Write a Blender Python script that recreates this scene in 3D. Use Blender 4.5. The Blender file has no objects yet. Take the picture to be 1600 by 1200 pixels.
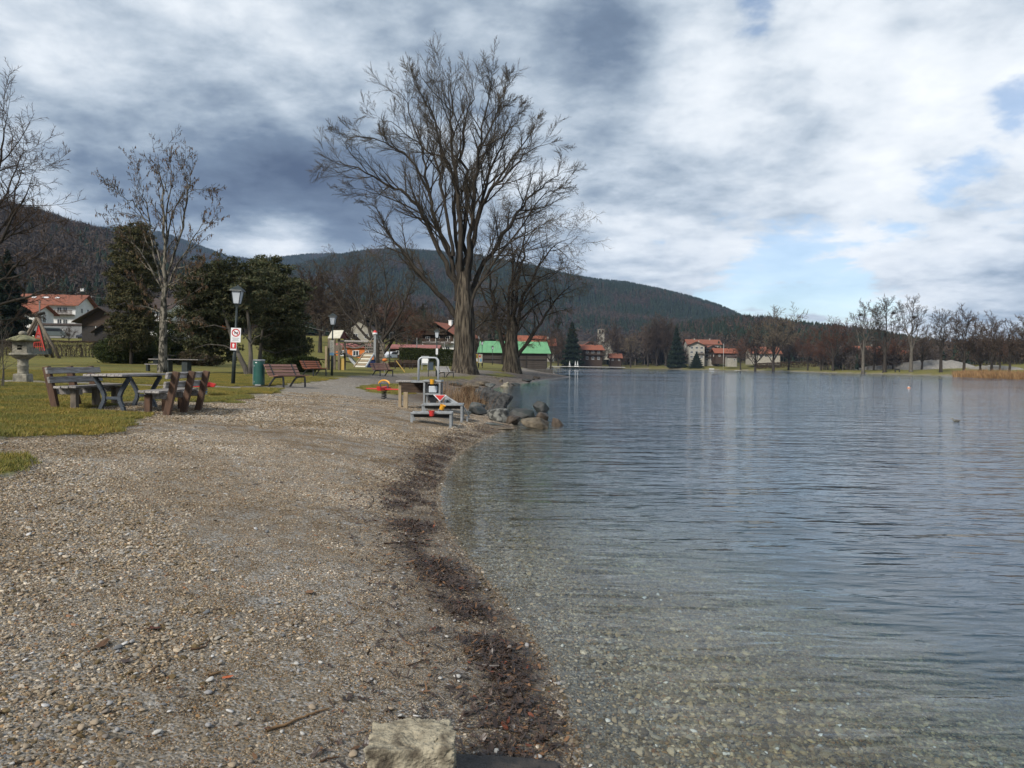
import bpy, math, random
import numpy as np
from mathutils import Vector, Matrix, Euler

# ------------------------------------------------------------------ camera, sky, sun
scene = bpy.context.scene
COL = scene.collection
PI = math.pi
FPX = 1180.0
CAMZ = 1.8
PITCH = math.atan(31.0 / FPX)
ROLL = math.radians(0.8)
F_ = Vector((0, math.cos(PITCH), -math.sin(PITCH)))
U0 = Vector((0, math.sin(PITCH), math.cos(PITCH)))
R0 = Vector((1, 0, 0))
R_ = R0 * math.cos(ROLL) + U0 * math.sin(ROLL)
U_ = -R0 * math.sin(ROLL) + U0 * math.cos(ROLL)
CAM = Vector((0, 0, CAMZ))
cd = bpy.data.cameras.new('camera')
cam = bpy.data.objects.new('camera', cd)
COL.objects.link(cam)
m = Matrix(((R_.x, U_.x, -F_.x, 0), (R_.y, U_.y, -F_.y, 0), (R_.z, U_.z, -F_.z, CAMZ), (0, 0, 0, 1)))
cam.matrix_world = m
cd.sensor_width = 36
cd.lens = FPX / 1600 * 36
cd.clip_start = 0.05
cd.clip_end = 30000
scene.camera = cam
scene.view_settings.view_transform = 'Standard'
scene.view_settings.look = 'None'
scene.view_settings.exposure = 0.68
scene.view_settings.gamma = 1.0
scene.view_settings.use_curve_mapping = False
scene.cycles.max_bounces = 6
scene.cycles.diffuse_bounces = 2
scene.cycles.glossy_bounces = 3
scene.cycles.transmission_bounces = 4
scene.cycles.transparent_max_bounces = 12
scene.cycles.volume_bounces = 1
scene.cycles.use_denoising = True
scene.render.use_persistent_data = False

SUN_EL, SUN_AZ = math.radians(36), math.radians(215)   # azimuth clockwise from +Y: behind, a little left
HAZE = 0.000055


def rayd(px, py):
    return F_ + R_ * ((px - 800) / FPX) - U_ * ((py - 600) / FPX)


def PT(px, py, D):
    r = rayd(px, py)
    return CAM + r * (D / r.y)


def G0(px, py, z=0.0):
    r = rayd(px, py)
    return CAM + r * ((z - CAMZ) / r.z)


def build_world():
    w = bpy.data.worlds.new("World")
    scene.world = w
    w.use_nodes = True
    nt = w.node_tree
    nt.nodes.clear()
    N = nt.nodes.new
    L = nt.links.new
    out = N('ShaderNodeOutputWorld')
    sky = N('ShaderNodeTexSky')
    sky.sky_type = 'NISHITA'
    sky.sun_disc = False
    sky.sun_elevation = SUN_EL
    sky.sun_rotation = SUN_AZ
    sky.altitude = 700
    sky.air_density = 1.0
    sky.dust_density = 0.45
    sky.ozone_density = 1.5
    bg1 = N('ShaderNodeBackground')
    bg1.inputs['Strength'].default_value = 0.09
    L(sky.outputs[0], bg1.inputs['Color'])
    tc = N('ShaderNodeTexCoord')
    sep = N('ShaderNodeSeparateXYZ')
    L(tc.outputs['Generated'], sep.inputs[0])

    def mth(op, a, b=None, c=None, clamp=False):
        n = N('ShaderNodeMath')
        n.operation = op
        n.use_clamp = clamp
        for i, v in enumerate((a, b, c)):
            if v is None:
                continue
            if isinstance(v, (int, float)):
                n.inputs[i].default_value = v
            else:
                L(v, n.inputs[i])
        return n.outputs[0]
    zz = mth('MAXIMUM', sep.outputs['Z'], 0.0)
    den = mth('ADD', zz, 0.21)
    u = mth('DIVIDE', sep.outputs['X'], den)
    v = mth('DIVIDE', sep.outputs['Y'], den)
    comb = N('ShaderNodeCombineXYZ')
    L(u, comb.inputs[0])
    L(v, comb.inputs[1])

    def noise(scale, detail, rough, dist, off, lac=2.0):
        n = N('ShaderNodeTexNoise')
        mp = N('ShaderNodeMapping')
        mp.inputs['Location'].default_value = off
        L(comb.outputs[0], mp.inputs[0])
        L(mp.outputs[0], n.inputs['Vector'])
        n.inputs['Scale'].default_value = scale
        n.inputs['Detail'].default_value = detail
        n.inputs['Roughness'].default_value = rough
        n.inputs['Distortion'].default_value = dist
        n.inputs['Lacunarity'].default_value = lac
        return n.outputs[0]

    def blobs(lst):
        acc = None
        for px, py, wpx, amp in lst:
            d = rayd(px, py).normalized()
            vm = N('ShaderNodeVectorMath')
            vm.operation = 'DISTANCE'
            L(tc.outputs['Generated'], vm.inputs[0])
            vm.inputs[1].default_value = d
            s = wpx / FPX
            q = mth('MULTIPLY', vm.outputs['Value'], 1.0 / s)
            q = mth('MULTIPLY', q, q)
            q = mth('MULTIPLY', q, -1.0)
            e = mth('EXPONENT', q)
            e = mth('MULTIPLY', e, amp)
            acc = e if acc is None else mth('ADD', acc, e)
        return acc
    n1 = noise(1.5, 10, 0.58, 0.25, (3.1, 1.7, 0))
    n2 = noise(3.6, 8, 0.55, 0.15, (-5.2, 8.3, 0))
    n3 = noise(1.15, 9, 0.55, 0.3, (11.2, -4.3, 0))
    n4 = noise(8.5, 7, 0.6, 0.15, (1.2, 4.4, 0))
    # coverage: a continuous deck to the left, breaking up to the right
    az = mth('MULTIPLY', sep.outputs['X'], -0.30)
    cb = blobs(COVER)
    cov = mth('ADD', mth('ADD', mth('MULTIPLY', n1, 1.5), mth('MULTIPLY_ADD', n4, 0.35, -0.12)), mth('ADD', mth('MULTIPLY', n2, 0.5), mth('ADD', az, cb)))
    mr = N('ShaderNodeMapRange')
    mr.interpolation_type = 'SMOOTHSTEP'
    mr.inputs['From Min'].default_value = 0.84
    mr.inputs['From Max'].default_value = 1.02
    mr.inputs['To Min'].default_value = 0.30      # a thin high veil everywhere
    L(cov, mr.inputs['Value'])
    # brightness of the cloud
    sb = blobs(SHADE)
    sh = mth('ADD', mth('ADD', mth('MULTIPLY', n3, 1.45), mth('MULTIPLY', n2, 0.82)), mth('ADD', mth('MULTIPLY', sep.outputs['X'], 0.15), sb))
    sh = mth('ADD', mth('MULTIPLY_ADD', n4, 0.42, -0.655), sh)
    ramp = N('ShaderNodeValToRGB')
    cr = ramp.color_ramp
    cr.elements[0].position = 0.12
    cr.elements[0].color = (0.045, 0.065, 0.11, 1)
    cr.elements[1].position = 1.0
    cr.elements[1].color = (0.67, 0.69, 0.705, 1)
    for p, c in ((0.40, (0.115, 0.155, 0.215, 1)), (0.54, (0.225, 0.275, 0.335, 1)), (0.67, (0.37, 0.42, 0.475, 1)), (0.82, (0.55, 0.585, 0.62, 1))):
        e = cr.elements.new(p)
        e.color = c
    half = mth('MULTIPLY_ADD', sh, 0.80, 0.06)
    L(half, ramp.inputs[0])
    bg2 = N('ShaderNodeBackground')
    bg2.inputs['Strength'].default_value = 1.0
    L(ramp.outputs[0], bg2.inputs['Color'])
    mix = N('ShaderNodeMixShader')
    L(mr.outputs[0], mix.inputs[0])
    L(bg1.outputs[0], mix.inputs[1])
    L(bg2.outputs[0], mix.inputs[2])
    L(mix.outputs[0], out.inputs['Surface'])


# cloud thickness and cloud brightness: lumps at compass directions (px, py, radius, amount)
COVER = [(420, 150, 420, 0.35), (860, 80, 200, 0.25), (1190, 5, 60, -0.34), (1120, 75, 40, -0.12), (1500, 250, 50, -0.22), (1592, 165, 45, -0.34),
         (1100, 390, 110, -0.16), (970, 395, 70, -0.16), (1540, 470, 90, 0.28), (1250, 170, 220, 0.24),
         (1450, 340, 150, 0.26), (1000, 330, 130, 0.2), (1500, 60, 150, 0.25), (1240, 490, 160, -0.12), (1560, 400, 60, -0.10),
         (1420, 430, 60, -0.06), (1000, 20, 120, 0.2), (1280, 425, 160, -0.10)]
SHADE = [(560, 260, 180, -0.17), (400, 290, 190, -0.20), (930, 80, 100, -0.20), (990, 150, 90, -0.10), (700, 150, 130, -0.08), (140, 90, 200, 0.14), (330, 120, 150, 0.10), (520, 30, 220, 0.12),
         (460, 378, 50, 0.30), (410, 388, 45, 0.20), (90, 290, 130, -0.12), (860, 240, 90, 0.12), (1075, 110, 75, 0.30), (1400, 180, 240, 0.06),
         (1500, 70, 180, 0.07), (1250, 60, 130, 0.16), (1240, 260, 110, -0.08), (1450, 310, 160, 0.20), (1030, 320, 120, 0.12), (1540, 470, 80, -0.24), (1330, 380, 220, 0.12)]
build_world()
sl = bpy.data.lights.new('sun', 'SUN')
sl.energy = 2.9
sl.angle = math.radians(14)
sl.color = (1.0, 0.95, 0.88)
sun = bpy.data.objects.new('sun', sl)
COL.objects.link(sun)
sd = Vector((math.sin(SUN_AZ) * math.cos(SUN_EL), math.cos(SUN_AZ) * math.cos(SUN_EL), math.sin(SUN_EL)))
sun.rotation_euler = sd.to_track_quat('Z', 'Y').to_euler()


# ------------------------------------------------------------------ materials
MATS = {}


def mat(name, c1, c2=None, scale=8.0, rough=0.8, bump=0.0, bscale=None, metallic=0.0, stretch=(1, 1, 1), detail=5, coords='Object', rnd=0.0, spec=0.3, lo=0.35, hi=0.65):
    """principled material with noise colour variation, optional bump, optional per-object variation"""
    if name in MATS:
        return MATS[name]
    m = bpy.data.materials.new(name)
    m.use_nodes = True
    nt = m.node_tree
    N = nt.nodes.new
    L = nt.links.new
    b = nt.nodes['Principled BSDF']
    b.inputs['Roughness'].default_value = rough
    b.inputs['Metallic'].default_value = metallic
    b.inputs['Specular IOR Level'].default_value = spec
    if c2 is None:
        c2 = tuple(x * 0.72 for x in c1)
    if coords == 'Position':
        g = N('ShaderNodeNewGeometry')
        vec = g.outputs['Position']
    else:
        tc = N('ShaderNodeTexCoord')
        vec = tc.outputs[coords]
    mp = N('ShaderNodeMapping')
    mp.inputs['Scale'].default_value = stretch
    L(vec, mp.inputs[0])
    n = N('ShaderNodeTexNoise')
    n.inputs['Scale'].default_value = scale
    n.inputs['Detail'].default_value = detail
    n.inputs['Roughness'].default_value = 0.6
    L(mp.outputs[0], n.inputs['Vector'])
    mr = N('ShaderNodeMapRange')
    mr.inputs['From Min'].default_value = lo
    mr.inputs['From Max'].default_value = hi
    L(n.outputs[0], mr.inputs['Value'])
    mx = N('ShaderNodeMix')
    mx.data_type = 'RGBA'
    mx.inputs['A'].default_value = (*c1, 1)
    mx.inputs['B'].default_value = (*c2, 1)
    L(mr.outputs[0], mx.inputs['Factor'])
    col = mx.outputs['Result']
    if rnd:
        oi = N('ShaderNodeObjectInfo')
        mr2 = N('ShaderNodeMapRange')
        mr2.inputs['To Min'].default_value = 1 - rnd
        mr2.inputs['To Max'].default_value = 1 + rnd
        L(oi.outputs['Random'], mr2.inputs['Value'])
        vm = N('ShaderNodeVectorMath')
        vm.operation = 'SCALE'
        L(col, vm.inputs[0])
        L(mr2.outputs[0], vm.inputs['Scale'])
        col = vm.outputs[0]
    L(col, b.inputs['Base Color'])
    if bump:
        n2 = N('ShaderNodeTexNoise')
        n2.inputs['Scale'].default_value = bscale or scale * 3
        n2.inputs['Detail'].default_value = 6
        L(mp.outputs[0], n2.inputs['Vector'])
        bp = N('ShaderNodeBump')
        bp.inputs['Strength'].default_value = 0.8
        bp.inputs['Distance'].default_value = bump
        L(n2.outputs[0], bp.inputs['Height'])
        L(bp.outputs[0], b.inputs['Normal'])
    MATS[name] = m
    return m


def mat_bark(name, c1, c2, scale=6, bump=0.03):
    return mat(name, c1, c2, scale=scale, rough=0.95, bump=bump, bscale=scale * 2.5, stretch=(1, 1, 0.22), detail=8, spec=0.1, lo=0.3, hi=0.6)


def mat_attr(name, rough=0.7, wet=False, spec=0.3, tint=None, trans=0.0):
    """colour from the point attribute 'Col'; tinted by broad noise in the place itself"""
    if name in MATS:
        return MATS[name]
    m = bpy.data.materials.new(name)
    m.use_nodes = True
    nt = m.node_tree
    N = nt.nodes.new
    L = nt.links.new
    b = nt.nodes['Principled BSDF']
    b.inputs['Roughness'].default_value = rough
    b.inputs['Specular IOR Level'].default_value = spec
    a = N('ShaderNodeAttribute')
    a.attribute_name = 'Col'
    col = a.outputs['Color']
    g = N('ShaderNodeNewGeometry')
    if tint:
        n = N('ShaderNodeTexNoise')
        n.inputs['Scale'].default_value = tint[0]
        n.inputs['Detail'].default_value = 5
        L(g.outputs['Position'], n.inputs['Vector'])
        mr = N('ShaderNodeMapRange')
        mr.inputs['From Min'].default_value = 0.35
        mr.inputs['From Max'].default_value = 0.65
        L(n.outputs[0], mr.inputs['Value'])
        mx = N('ShaderNodeMix')
        mx.data_type = 'RGBA'
        mx.inputs['A'].default_value = (*tint[1], 1)
        mx.inputs['B'].default_value = (*tint[2], 1)
        L(mr.outputs[0], mx.inputs['Factor'])
        vm = N('ShaderNodeVectorMath')
        vm.operation = 'MULTIPLY'
        L(col, vm.inputs[0])
        L(mx.outputs['Result'], vm.inputs[1])
        col = vm.outputs[0]
    if wet:   # stones near the waterline are wet: darker and shinier
        sp = N('ShaderNodeSeparateXYZ')
        L(g.outputs['Position'], sp.inputs[0])
        mr = N('ShaderNodeMapRange')
        mr.inputs['From Min'].default_value = 0.16
        mr.inputs['From Max'].default_value = 0.05
        L(sp.outputs['Z'], mr.inputs['Value'])
        mr3 = N('ShaderNodeMapRange')
        mr3.inputs['To Min'].default_value = 1.0
        mr3.inputs['To Max'].default_value = 0.62
        L(mr.outputs[0], mr3.inputs['Value'])
        vm = N('ShaderNodeVectorMath')
        vm.operation = 'SCALE'
        L(col, vm.inputs[0])
        L(mr3.outputs[0], vm.inputs['Scale'])
        col = vm.outputs[0]
        alg = N('ShaderNodeMapRange')      # stones that stay under water carry an olive film of algae
        alg.inputs['From Min'].default_value = -0.02
        alg.inputs['From Max'].default_value = -0.16
        L(sp.outputs['Z'], alg.inputs['Value'])
        mxa = N('ShaderNodeMix')
        mxa.data_type = 'RGBA'
        mxa.blend_type = 'MULTIPLY'
        mxa.inputs['B'].default_value = (0.90, 0.82, 0.58, 1)
        L(alg.outputs[0], mxa.inputs['Factor'])
        L(col, mxa.inputs['A'])
        col = mxa.outputs['Result']
        mr4 = N('ShaderNodeMapRange')
        mr4.inputs['To Min'].default_value = rough
        mr4.inputs['To Max'].default_value = 0.35
        L(mr.outputs[0], mr4.inputs['Value'])
        L(mr4.outputs[0], b.inputs['Roughness'])
    L(col, b.inputs['Base Color'])
    MATS[name] = m
    return m


# ------------------------------------------------------------------ mesh helpers
class MB:
    def __init__(s):
        s.v = []
        s.f = []
        s.M = None

    def _add(s, vs, fs):
        o = len(s.v)
        if s.M is not None:
            vs = [s.M @ Vector(p) for p in vs]
        s.v.extend([tuple(p) for p in vs])
        s.f.extend([tuple(i + o for i in f) for f in fs])
        return s

    def box(s, c, size, rz=0.0, rot=None, taper=1.0):
        hx, hy, hz = size[0] / 2, size[1] / 2, size[2] / 2
        R = rot if rot is not None else Matrix.Rotation(rz, 3, 'Z')
        vs = []
        for dz in (-1, 1):
            t = taper if dz > 0 else 1.0
            for dx, dy in ((-1, -1), (1, -1), (1, 1), (-1, 1)):
                vs.append(Vector(c) + R @ Vector((dx * hx * t, dy * hy * t, dz * hz)))
        return s._add(vs, [(0, 3, 2, 1), (4, 5, 6, 7), (0, 1, 5, 4), (1, 2, 6, 5), (2, 3, 7, 6), (3, 0, 4, 7)])

    def bar(s, p0, p1, w, h, up=(0, 0, 1)):
        p0, p1 = Vector(p0), Vector(p1)
        d = (p1 - p0)
        L = d.length
        d.normalize()
        a = d.cross(Vector(up))
        if a.length < 1e-4:
            a = d.cross(Vector((0, 1, 0)))
        a.normalize()
        b = a.cross(d)
        vs = []
        for p in (p0, p1):
            for i, j in ((-1, -1), (1, -1), (1, 1), (-1, 1)):
                vs.append(p + a * (i * w / 2) + b * (j * h / 2))
        return s._add(vs, [(0, 1, 2, 3), (7, 6, 5, 4), (0, 4, 5, 1), (1, 5, 6, 2), (2, 6, 7, 3), (3, 7, 4, 0)])

    def tube(s, pts, r, n=8, caps=True):
        pts = [Vector(p) for p in pts]
        if isinstance(r, (int, float)):
            r = [r] * len(pts)
        k = len(pts)
        vs = []
        prev = None
        for i in range(k):
            if i == 0:
                d = pts[1] - pts[0]
            elif i == k - 1:
                d = pts[-1] - pts[-2]
            else:
                d = pts[i + 1] - pts[i - 1]
            d = d.normalized()
            if prev is None:
                a = d.cross(Vector((0, 0, 1)))
                if a.length < 0.05:
                    a = d.cross(Vector((1, 0, 0)))
            else:
                a = prev - d * prev.dot(d)
                if a.length < 1e-5:
                    a = d.orthogonal()
            a.normalize()
            prev = a
            b = d.cross(a)
            for j in range(n):
                t = 2 * PI * j / n
                vs.append(pts[i] + (a * math.cos(t) + b * math.sin(t)) * r[i])
        fs = []
        for i in range(k - 1):
            for j in range(n):
                j2 = (j + 1) % n
                fs.append((i * n + j, i * n + j2, (i + 1) * n + j2, (i + 1) * n + j))
        if caps:
            fs.append(tuple(reversed(range(n))))
            fs.append(tuple((k - 1) * n + j for j in range(n)))
        return s._add(vs, fs)

    def lathe(s, prof, n=12, c=(0, 0, 0), ph=0.0, close=True):
        vs = []
        for r, z in prof:
            for j in range(n):
                t = 2 * PI * j / n + ph
                vs.append((c[0] + r * math.cos(t), c[1] + r * math.sin(t), c[2] + z))
        fs = []
        k = len(prof)
        for i in range(k - 1):
            for j in range(n):
                j2 = (j + 1) % n
                fs.append((i * n + j, i * n + j2, (i + 1) * n + j2, (i + 1) * n + j))
        if close:
            fs.append(tuple(reversed(range(n))))
            fs.append(tuple((k - 1) * n + j for j in range(n)))
        return s._add(vs, fs)

    def poly(s, pts, ext):
        """flat polygon extruded by vector ext"""
        n = len(pts)
        e = Vector(ext)
        vs = [Vector(p) for p in pts] + [Vector(p) + e for p in pts]
        fs = [tuple(range(n)), tuple(reversed(range(n, 2 * n)))]
        for i in range(n):
            j = (i + 1) % n
            fs.append((i, i + n, j + n, j))
        return s._add(vs, fs)

    def build(s, name, m=None, parent=None, smooth=False, bevel=0.0, loc=None, rz=None):
        me = bpy.data.meshes.new(name)
        me.from_pydata(s.v, [], s.f)
        me.update()
        if m:
            me.materials.append(m)
        if smooth:
            me.polygons.foreach_set('use_smooth', [True] * len(me.polygons))
        return link(name, me, parent, bevel, loc, rz)


def link(name, me, parent=None, bevel=0.0, loc=None, rz=None):
    o = bpy.data.objects.new(name, me)
    COL.objects.link(o)
    if parent:
        o.parent = parent
    if loc is not None:
        o.location = loc
    if rz is not None:
        o.rotation_euler.z = rz
    if bevel:
        md = o.modifiers.new('bevel', 'BEVEL')
        md.width = bevel
        md.segments = 2
        md.limit_method = 'ANGLE'
        md.angle_limit = math.radians(40)
    return o


def np_mesh(name, V, Fq, m, parent=None, smooth=False, attrs=None, cols=None, tri=False):
    me = bpy.data.meshes.new(name)
    nv, nf = len(V), len(Fq)
    k = 3 if tri else 4
    me.vertices.add(nv)
    me.vertices.foreach_set('co', np.asarray(V, dtype=np.float32).ravel())
    me.loops.add(nf * k)
    me.loops.foreach_set('vertex_index', np.asarray(Fq, dtype=np.int32).ravel())
    me.polygons.add(nf)
    me.polygons.foreach_set('loop_start', np.arange(0, nf * k, k, dtype=np.int32))
    me.polygons.foreach_set('use_smooth', np.full(nf, smooth))
    me.update(calc_edges=True)
    for an, av in (attrs or {}).items():
        at = me.attributes.new(an, 'FLOAT', 'POINT')
        at.data.foreach_set('value', np.asarray(av, dtype=np.float32).ravel())
    if cols is not None:
        at = me.attributes.new('Col', 'FLOAT_COLOR', 'POINT')
        at.data.foreach_set('color', np.asarray(cols, dtype=np.float32).ravel())
    me.materials.append(m)
    if parent == 'MESH':
        return me
    return link(name, me, parent)


def tag(o, label, cat, group=None, kind=None):
    if label:
        o['label'] = label
    if cat:
        o['category'] = cat
    if group:
        o['group'] = group
    if kind:
        o['kind'] = kind
    return o


def thing(name, label, cat, loc=(0, 0, 0), rz=0.0, group=None):
    o = bpy.data.objects.new(name, None)
    COL.objects.link(o)
    o.location = loc
    o.rotation_euler = (0, 0, rz)
    o.empty_display_size = 0.2
    return tag(o, label, cat, group)


def dup(root, loc, rz=0.0, label=None, scale=None, lean=None):
    def cp(o, par):
        c = o.copy()
        COL.objects.link(c)
        if par:
            c.parent = par
        for ch in o.children:
            cp(ch, c)
        return c
    r = cp(root, None)
    r.location = loc
    r.rotation_euler = (0, 0, rz)
    if label:
        r['label'] = label
    if scale:
        r.scale = (scale, scale, scale) if isinstance(scale, (int, float)) else scale
    return r


# ------------------------------------------------------------------ value noise (numpy)
def _h(ix, iy, s):
    n = (ix * 374761393 + iy * 668265263 + s * 974634777) & 0x7fffffff
    n = ((n ^ (n >> 13)) * 1274126177) & 0x7fffffff
    return ((n ^ (n >> 16)) & 0xffff) / 65535.0


def vnoise(x, y, s=0):
    x = np.asarray(x, dtype=np.float64)
    y = np.asarray(y, dtype=np.float64)
    ix = np.floor(x).astype(np.int64)
    iy = np.floor(y).astype(np.int64)
    fx = x - ix
    fy = y - iy
    fx = fx * fx * (3 - 2 * fx)
    fy = fy * fy * (3 - 2 * fy)
    a = _h(ix, iy, s) * (1 - fx) + _h(ix + 1, iy, s) * fx
    b = _h(ix, iy + 1, s) * (1 - fx) + _h(ix + 1, iy + 1, s) * fx
    return a * (1 - fy) + b * fy - 0.5


def fbm(x, y, s=0, o=4):
    t = 0
    a = 1.0
    for i in range(o):
        t = t + a * vnoise(np.asarray(x) * 2 ** i, np.asarray(y) * 2 ** i, s + i)
        a *= 0.5
    return t


def sstep(a, b, x):
    t = np.clip((x - a) / (b - a), 0, 1)
    return t * t * (3 - 2 * t)


# ------------------------------------------------------------------ shoreline and terrain
def g2(px, py):
    p = G0(px, py, 0.0)
    return (p.x, p.y)


def pd(px, D):
    p = PT(px, 569 + (px - 800) * 0.014, D)
    return (p.x, D)


NEAR = [(905, 1200), (882, 1100), (852, 1030), (822, 980), (790, 940), (752, 892), (716, 850), (700, 822), (690, 792), (688, 770),
        (697, 740), (716, 712), (742, 692), (775, 675), (796, 668), (790, 655), (752, 640), (742, 628), (752, 612), (790, 603), (822, 598), (858, 593), (893, 589)]
SH = [(30, -400), (6, -40), (1.6, -8), (0.75, 0), (0.42, 2.2)] + [g2(*p) for p in NEAR]
SH += [pd(880, 128), pd(862, 138), pd(866, 150), pd(866, 166), pd(850, 175), pd(843, 210), pd(845, 300), pd(866, 410),
       pd(905, 470), pd(960, 480), pd(1050, 455), pd(1150, 430), pd(1230, 395), pd(1300, 300), pd(1400, 264), pd(1480, 240), pd(1500, 212), pd(1600, 178), pd(1720, 150),
       (160, 100), (220, 20), (320, -150), (500, -600)]
SHn = np.array(SH)
LAND = SH + [(9000, -600), (9000, 9000), (-9000, 9000), (-9000, -600), (30, -600)]
LANDn = np.array(LAND)


def inside(x, y, poly):
    poly = np.asarray(poly)
    c = np.zeros(x.shape, bool)
    n = len(poly)
    for i in range(n):
        x1, y1 = poly[i]
        x2, y2 = poly[(i + 1) % n]
        if y1 == y2:
            continue
        cond = ((y1 > y) != (y2 > y)) & (x < (x2 - x1) * (y - y1) / (y2 - y1) + x1)
        c ^= cond
    return c


def pdist(x, y, pl, closed=False):
    pl = np.asarray(pl)
    best = np.full(x.shape, 1e18)
    n = len(pl)
    for i in range(n if closed else n - 1):
        ax, ay = pl[i]
        bx, by = pl[(i + 1) % n]
        dx, dy = bx - ax, by - ay
        t = np.clip(((x - ax) * dx + (y - ay) * dy) / (dx * dx + dy * dy + 1e-12), 0, 1)
        q = (x - ax - t * dx) ** 2 + (y - ay - t * dy) ** 2
        best = np.minimum(best, q)
    return np.sqrt(best)


def sdist(x, y):
    """signed distance to the shore, positive on land"""
    x = np.asarray(x, dtype=np.float64)
    y = np.asarray(y, dtype=np.float64)
    r = np.hypot(x, y)
    k = np.clip(r / 60, 0.1, 1.5)
    xx = x + k * 1.2 * fbm(x / 3.1, y / 3.1, 5, 3) * 0.4
    yy = y + k * 1.2 * fbm(x / 3.1, y / 3.1, 9, 3) * 0.4
    d = pdist(xx, yy, SHn)
    s = inside(xx, yy, LANDn)
    return np.where(s, d, -d)


def terrain(x, y, d=None):
    x = np.asarray(x, dtype=np.float64)
    y = np.asarray(y, dtype=np.float64)
    if d is None:
        d = sdist(x, y)
    dl = np.maximum(d, 0)
    base = 0.92 * (1 - np.exp(-dl / 5.0))
    base = base + 0.006 * np.clip(y - 20, 0, 70) * sstep(2, 10, dl)
    wl = sstep(-12, -45, x)
    rise = 0.018 * np.clip(y - 40, 0, 35) + 0.05 * np.clip(y - 75, 0, 150) + 0.02 * np.clip(y - 225, 0, 800)
    rise2 = 0.02 * np.clip(y - 100, 0, 150) + 0.01 * np.clip(y - 250, 0, 900)
    base = base + (rise * wl + rise2 * (1 - wl)) * sstep(2, 25, dl)
    far = sstep(180, 300, y) * sstep(-30, 30, x) + sstep(90, 150, x)
    far = np.clip(far, 0, 1)
    bf = 0.55 * sstep(0, 0.8, dl) + 0.055 * np.minimum(dl, 110) + 0.008 * np.clip(dl - 110, 0, 600)
    land = base * (1 - far) + bf * far
    land = land + 0.035 * fbm(x / 1.7, y / 1.7, 21, 3) * sstep(0.8, 4, dl) + 0.012 * fbm(x / 0.35, y / 0.35, 27, 3) * sstep(0.1, 1.0, dl)
    wd = np.maximum(-d, 0)
    bed = -3.2 * (1 - np.exp(-wd / 15.0)) * (0.72 + 0.28 * sstep(1.0, 4.0, wd)) - 0.012 * sstep(0, 0.4, wd)
    bed = bed + 0.05 * fbm(x / 1.1, y / 1.1, 41, 3) * sstep(0.5, 3, wd)
    return np.where(d > 0, land, bed)


def hz(x, y):
    return float(terrain(np.array([x]), np.array([y]))[0])


TT = np.concatenate([np.arange(1.5, 60, 0.03), np.arange(60, 900, 0.5)])


def G(px, py):
    """the point of the ground seen at a pixel"""
    r = rayd(px, py)
    r = r / r.y
    X = CAM.x + r.x * TT
    Z = CAMZ + r.z * TT
    h = terrain(X, TT)
    k = np.nonzero(Z <= h)[0]
    if len(k) == 0:
        i = len(TT) - 1
    else:
        i = k[0]
    return Vector((X[i], TT[i], h[i]))


def PG(px, D):
    """the ground at pixel column px and forward distance D"""
    x = PT(px, 569, D).x
    for _ in range(3):
        z = hz(x, D)
        k = (px - 800) / FPX
        dz = z - CAMZ
        x = (k * (F_.y * D + F_.z * dz) - (R_.y * D + R_.z * dz)) / (R_.x - k * F_.x)
    return Vector((x, D, hz(x, D)))


def gp(lst):
    return [tuple(G(*p)[:2]) for p in lst]


GRASS = [
    gp([(0, 598), (60, 600), (200, 605), (340, 608.5), (440, 608), (432, 613), (400, 620), (330, 630), (250, 627), (170, 631), (150, 640), (215, 650), (230, 658), (190, 673), (130, 681), (60, 683), (0, 688)]) + [(-14, 10), (-30, 10), (-40, 26)],
    gp([(0, 594), (60, 596.5), (200, 601), (340, 604), (430, 603), (480, 598), (540, 590), (600, 584.5), (700, 579.5), (735, 578.5)]) + [(0, 95), (2, 150), (2, 330), (-600, 900), (-600, 27)],
    gp([(0, 705), (35, 720), (22, 738), (0, 748)]) + [(-8, 7), (-8, 9)],
    gp([(562, 606), (590, 602), (622, 600), (650, 604), (648, 612), (625, 618), (600, 616), (575, 612)]),
    gp([(640, 589), (700, 588), (745, 587), (740, 592), (690, 594), (648, 594)]),
    gp([(760, 584), (790, 582), (806, 588), (770, 590)]),
]
PATHFAR = gp([(0, 594), (60, 596.5), (200, 601), (340, 604), (430, 603)])


def grass_mask(x, y, d):
    w = np.clip(np.hypot(x, y) / 30, 0.12, 1.0)
    xx = x + w * fbm(x / 0.6, y / 0.6, 61, 4) * 0.9
    yy = y + w * fbm(x / 0.6, y / 0.6, 71, 4) * 0.9
    g = np.zeros(x.shape)
    for P in GRASS:
        ins = inside(xx, yy, P)
        dd = pdist(xx, yy, P, True)
        s = np.where(ins, dd, -dd) / w
        g = np.maximum(g, sstep(-0.25, 0.45, s))
    far = np.clip(sstep(180, 300, y) * sstep(-30, 30, x) + sstep(90, 150, x), 0, 1)
    g = np.maximum(g, far * sstep(0.2, 0.9, d))
    return g * sstep(0.05, 0.6, d)

# ------------------------------------------------------------------ ground
def polar_grid(r0, r1, ratio, na, amax_deg, nb):
    rr = [r0]
    while rr[-1] < r1:
        rr.append(rr[-1] * ratio)
    rr = np.array(rr)
    a = np.radians(amax_deg)
    th = np.concatenate([np.linspace(-a, a, na, endpoint=False), np.linspace(a, 2 * PI - a, nb, endpoint=False)])
    Rr, Th = np.meshgrid(rr, th, indexing='ij')
    X = Rr * np.sin(Th)
    Y = Rr * np.cos(Th)
    nr, nt = Rr.shape
    i = np.arange(nr - 1)[:, None]
    j = np.arange(nt)[None, :]
    j2 = (j + 1) % nt
    q = np.stack([i * nt + j, i * nt + j2, (i + 1) * nt + j2, (i + 1) * nt + j], -1).reshape(-1, 4)
    return X.ravel(), Y.ravel(), q, nt


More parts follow.
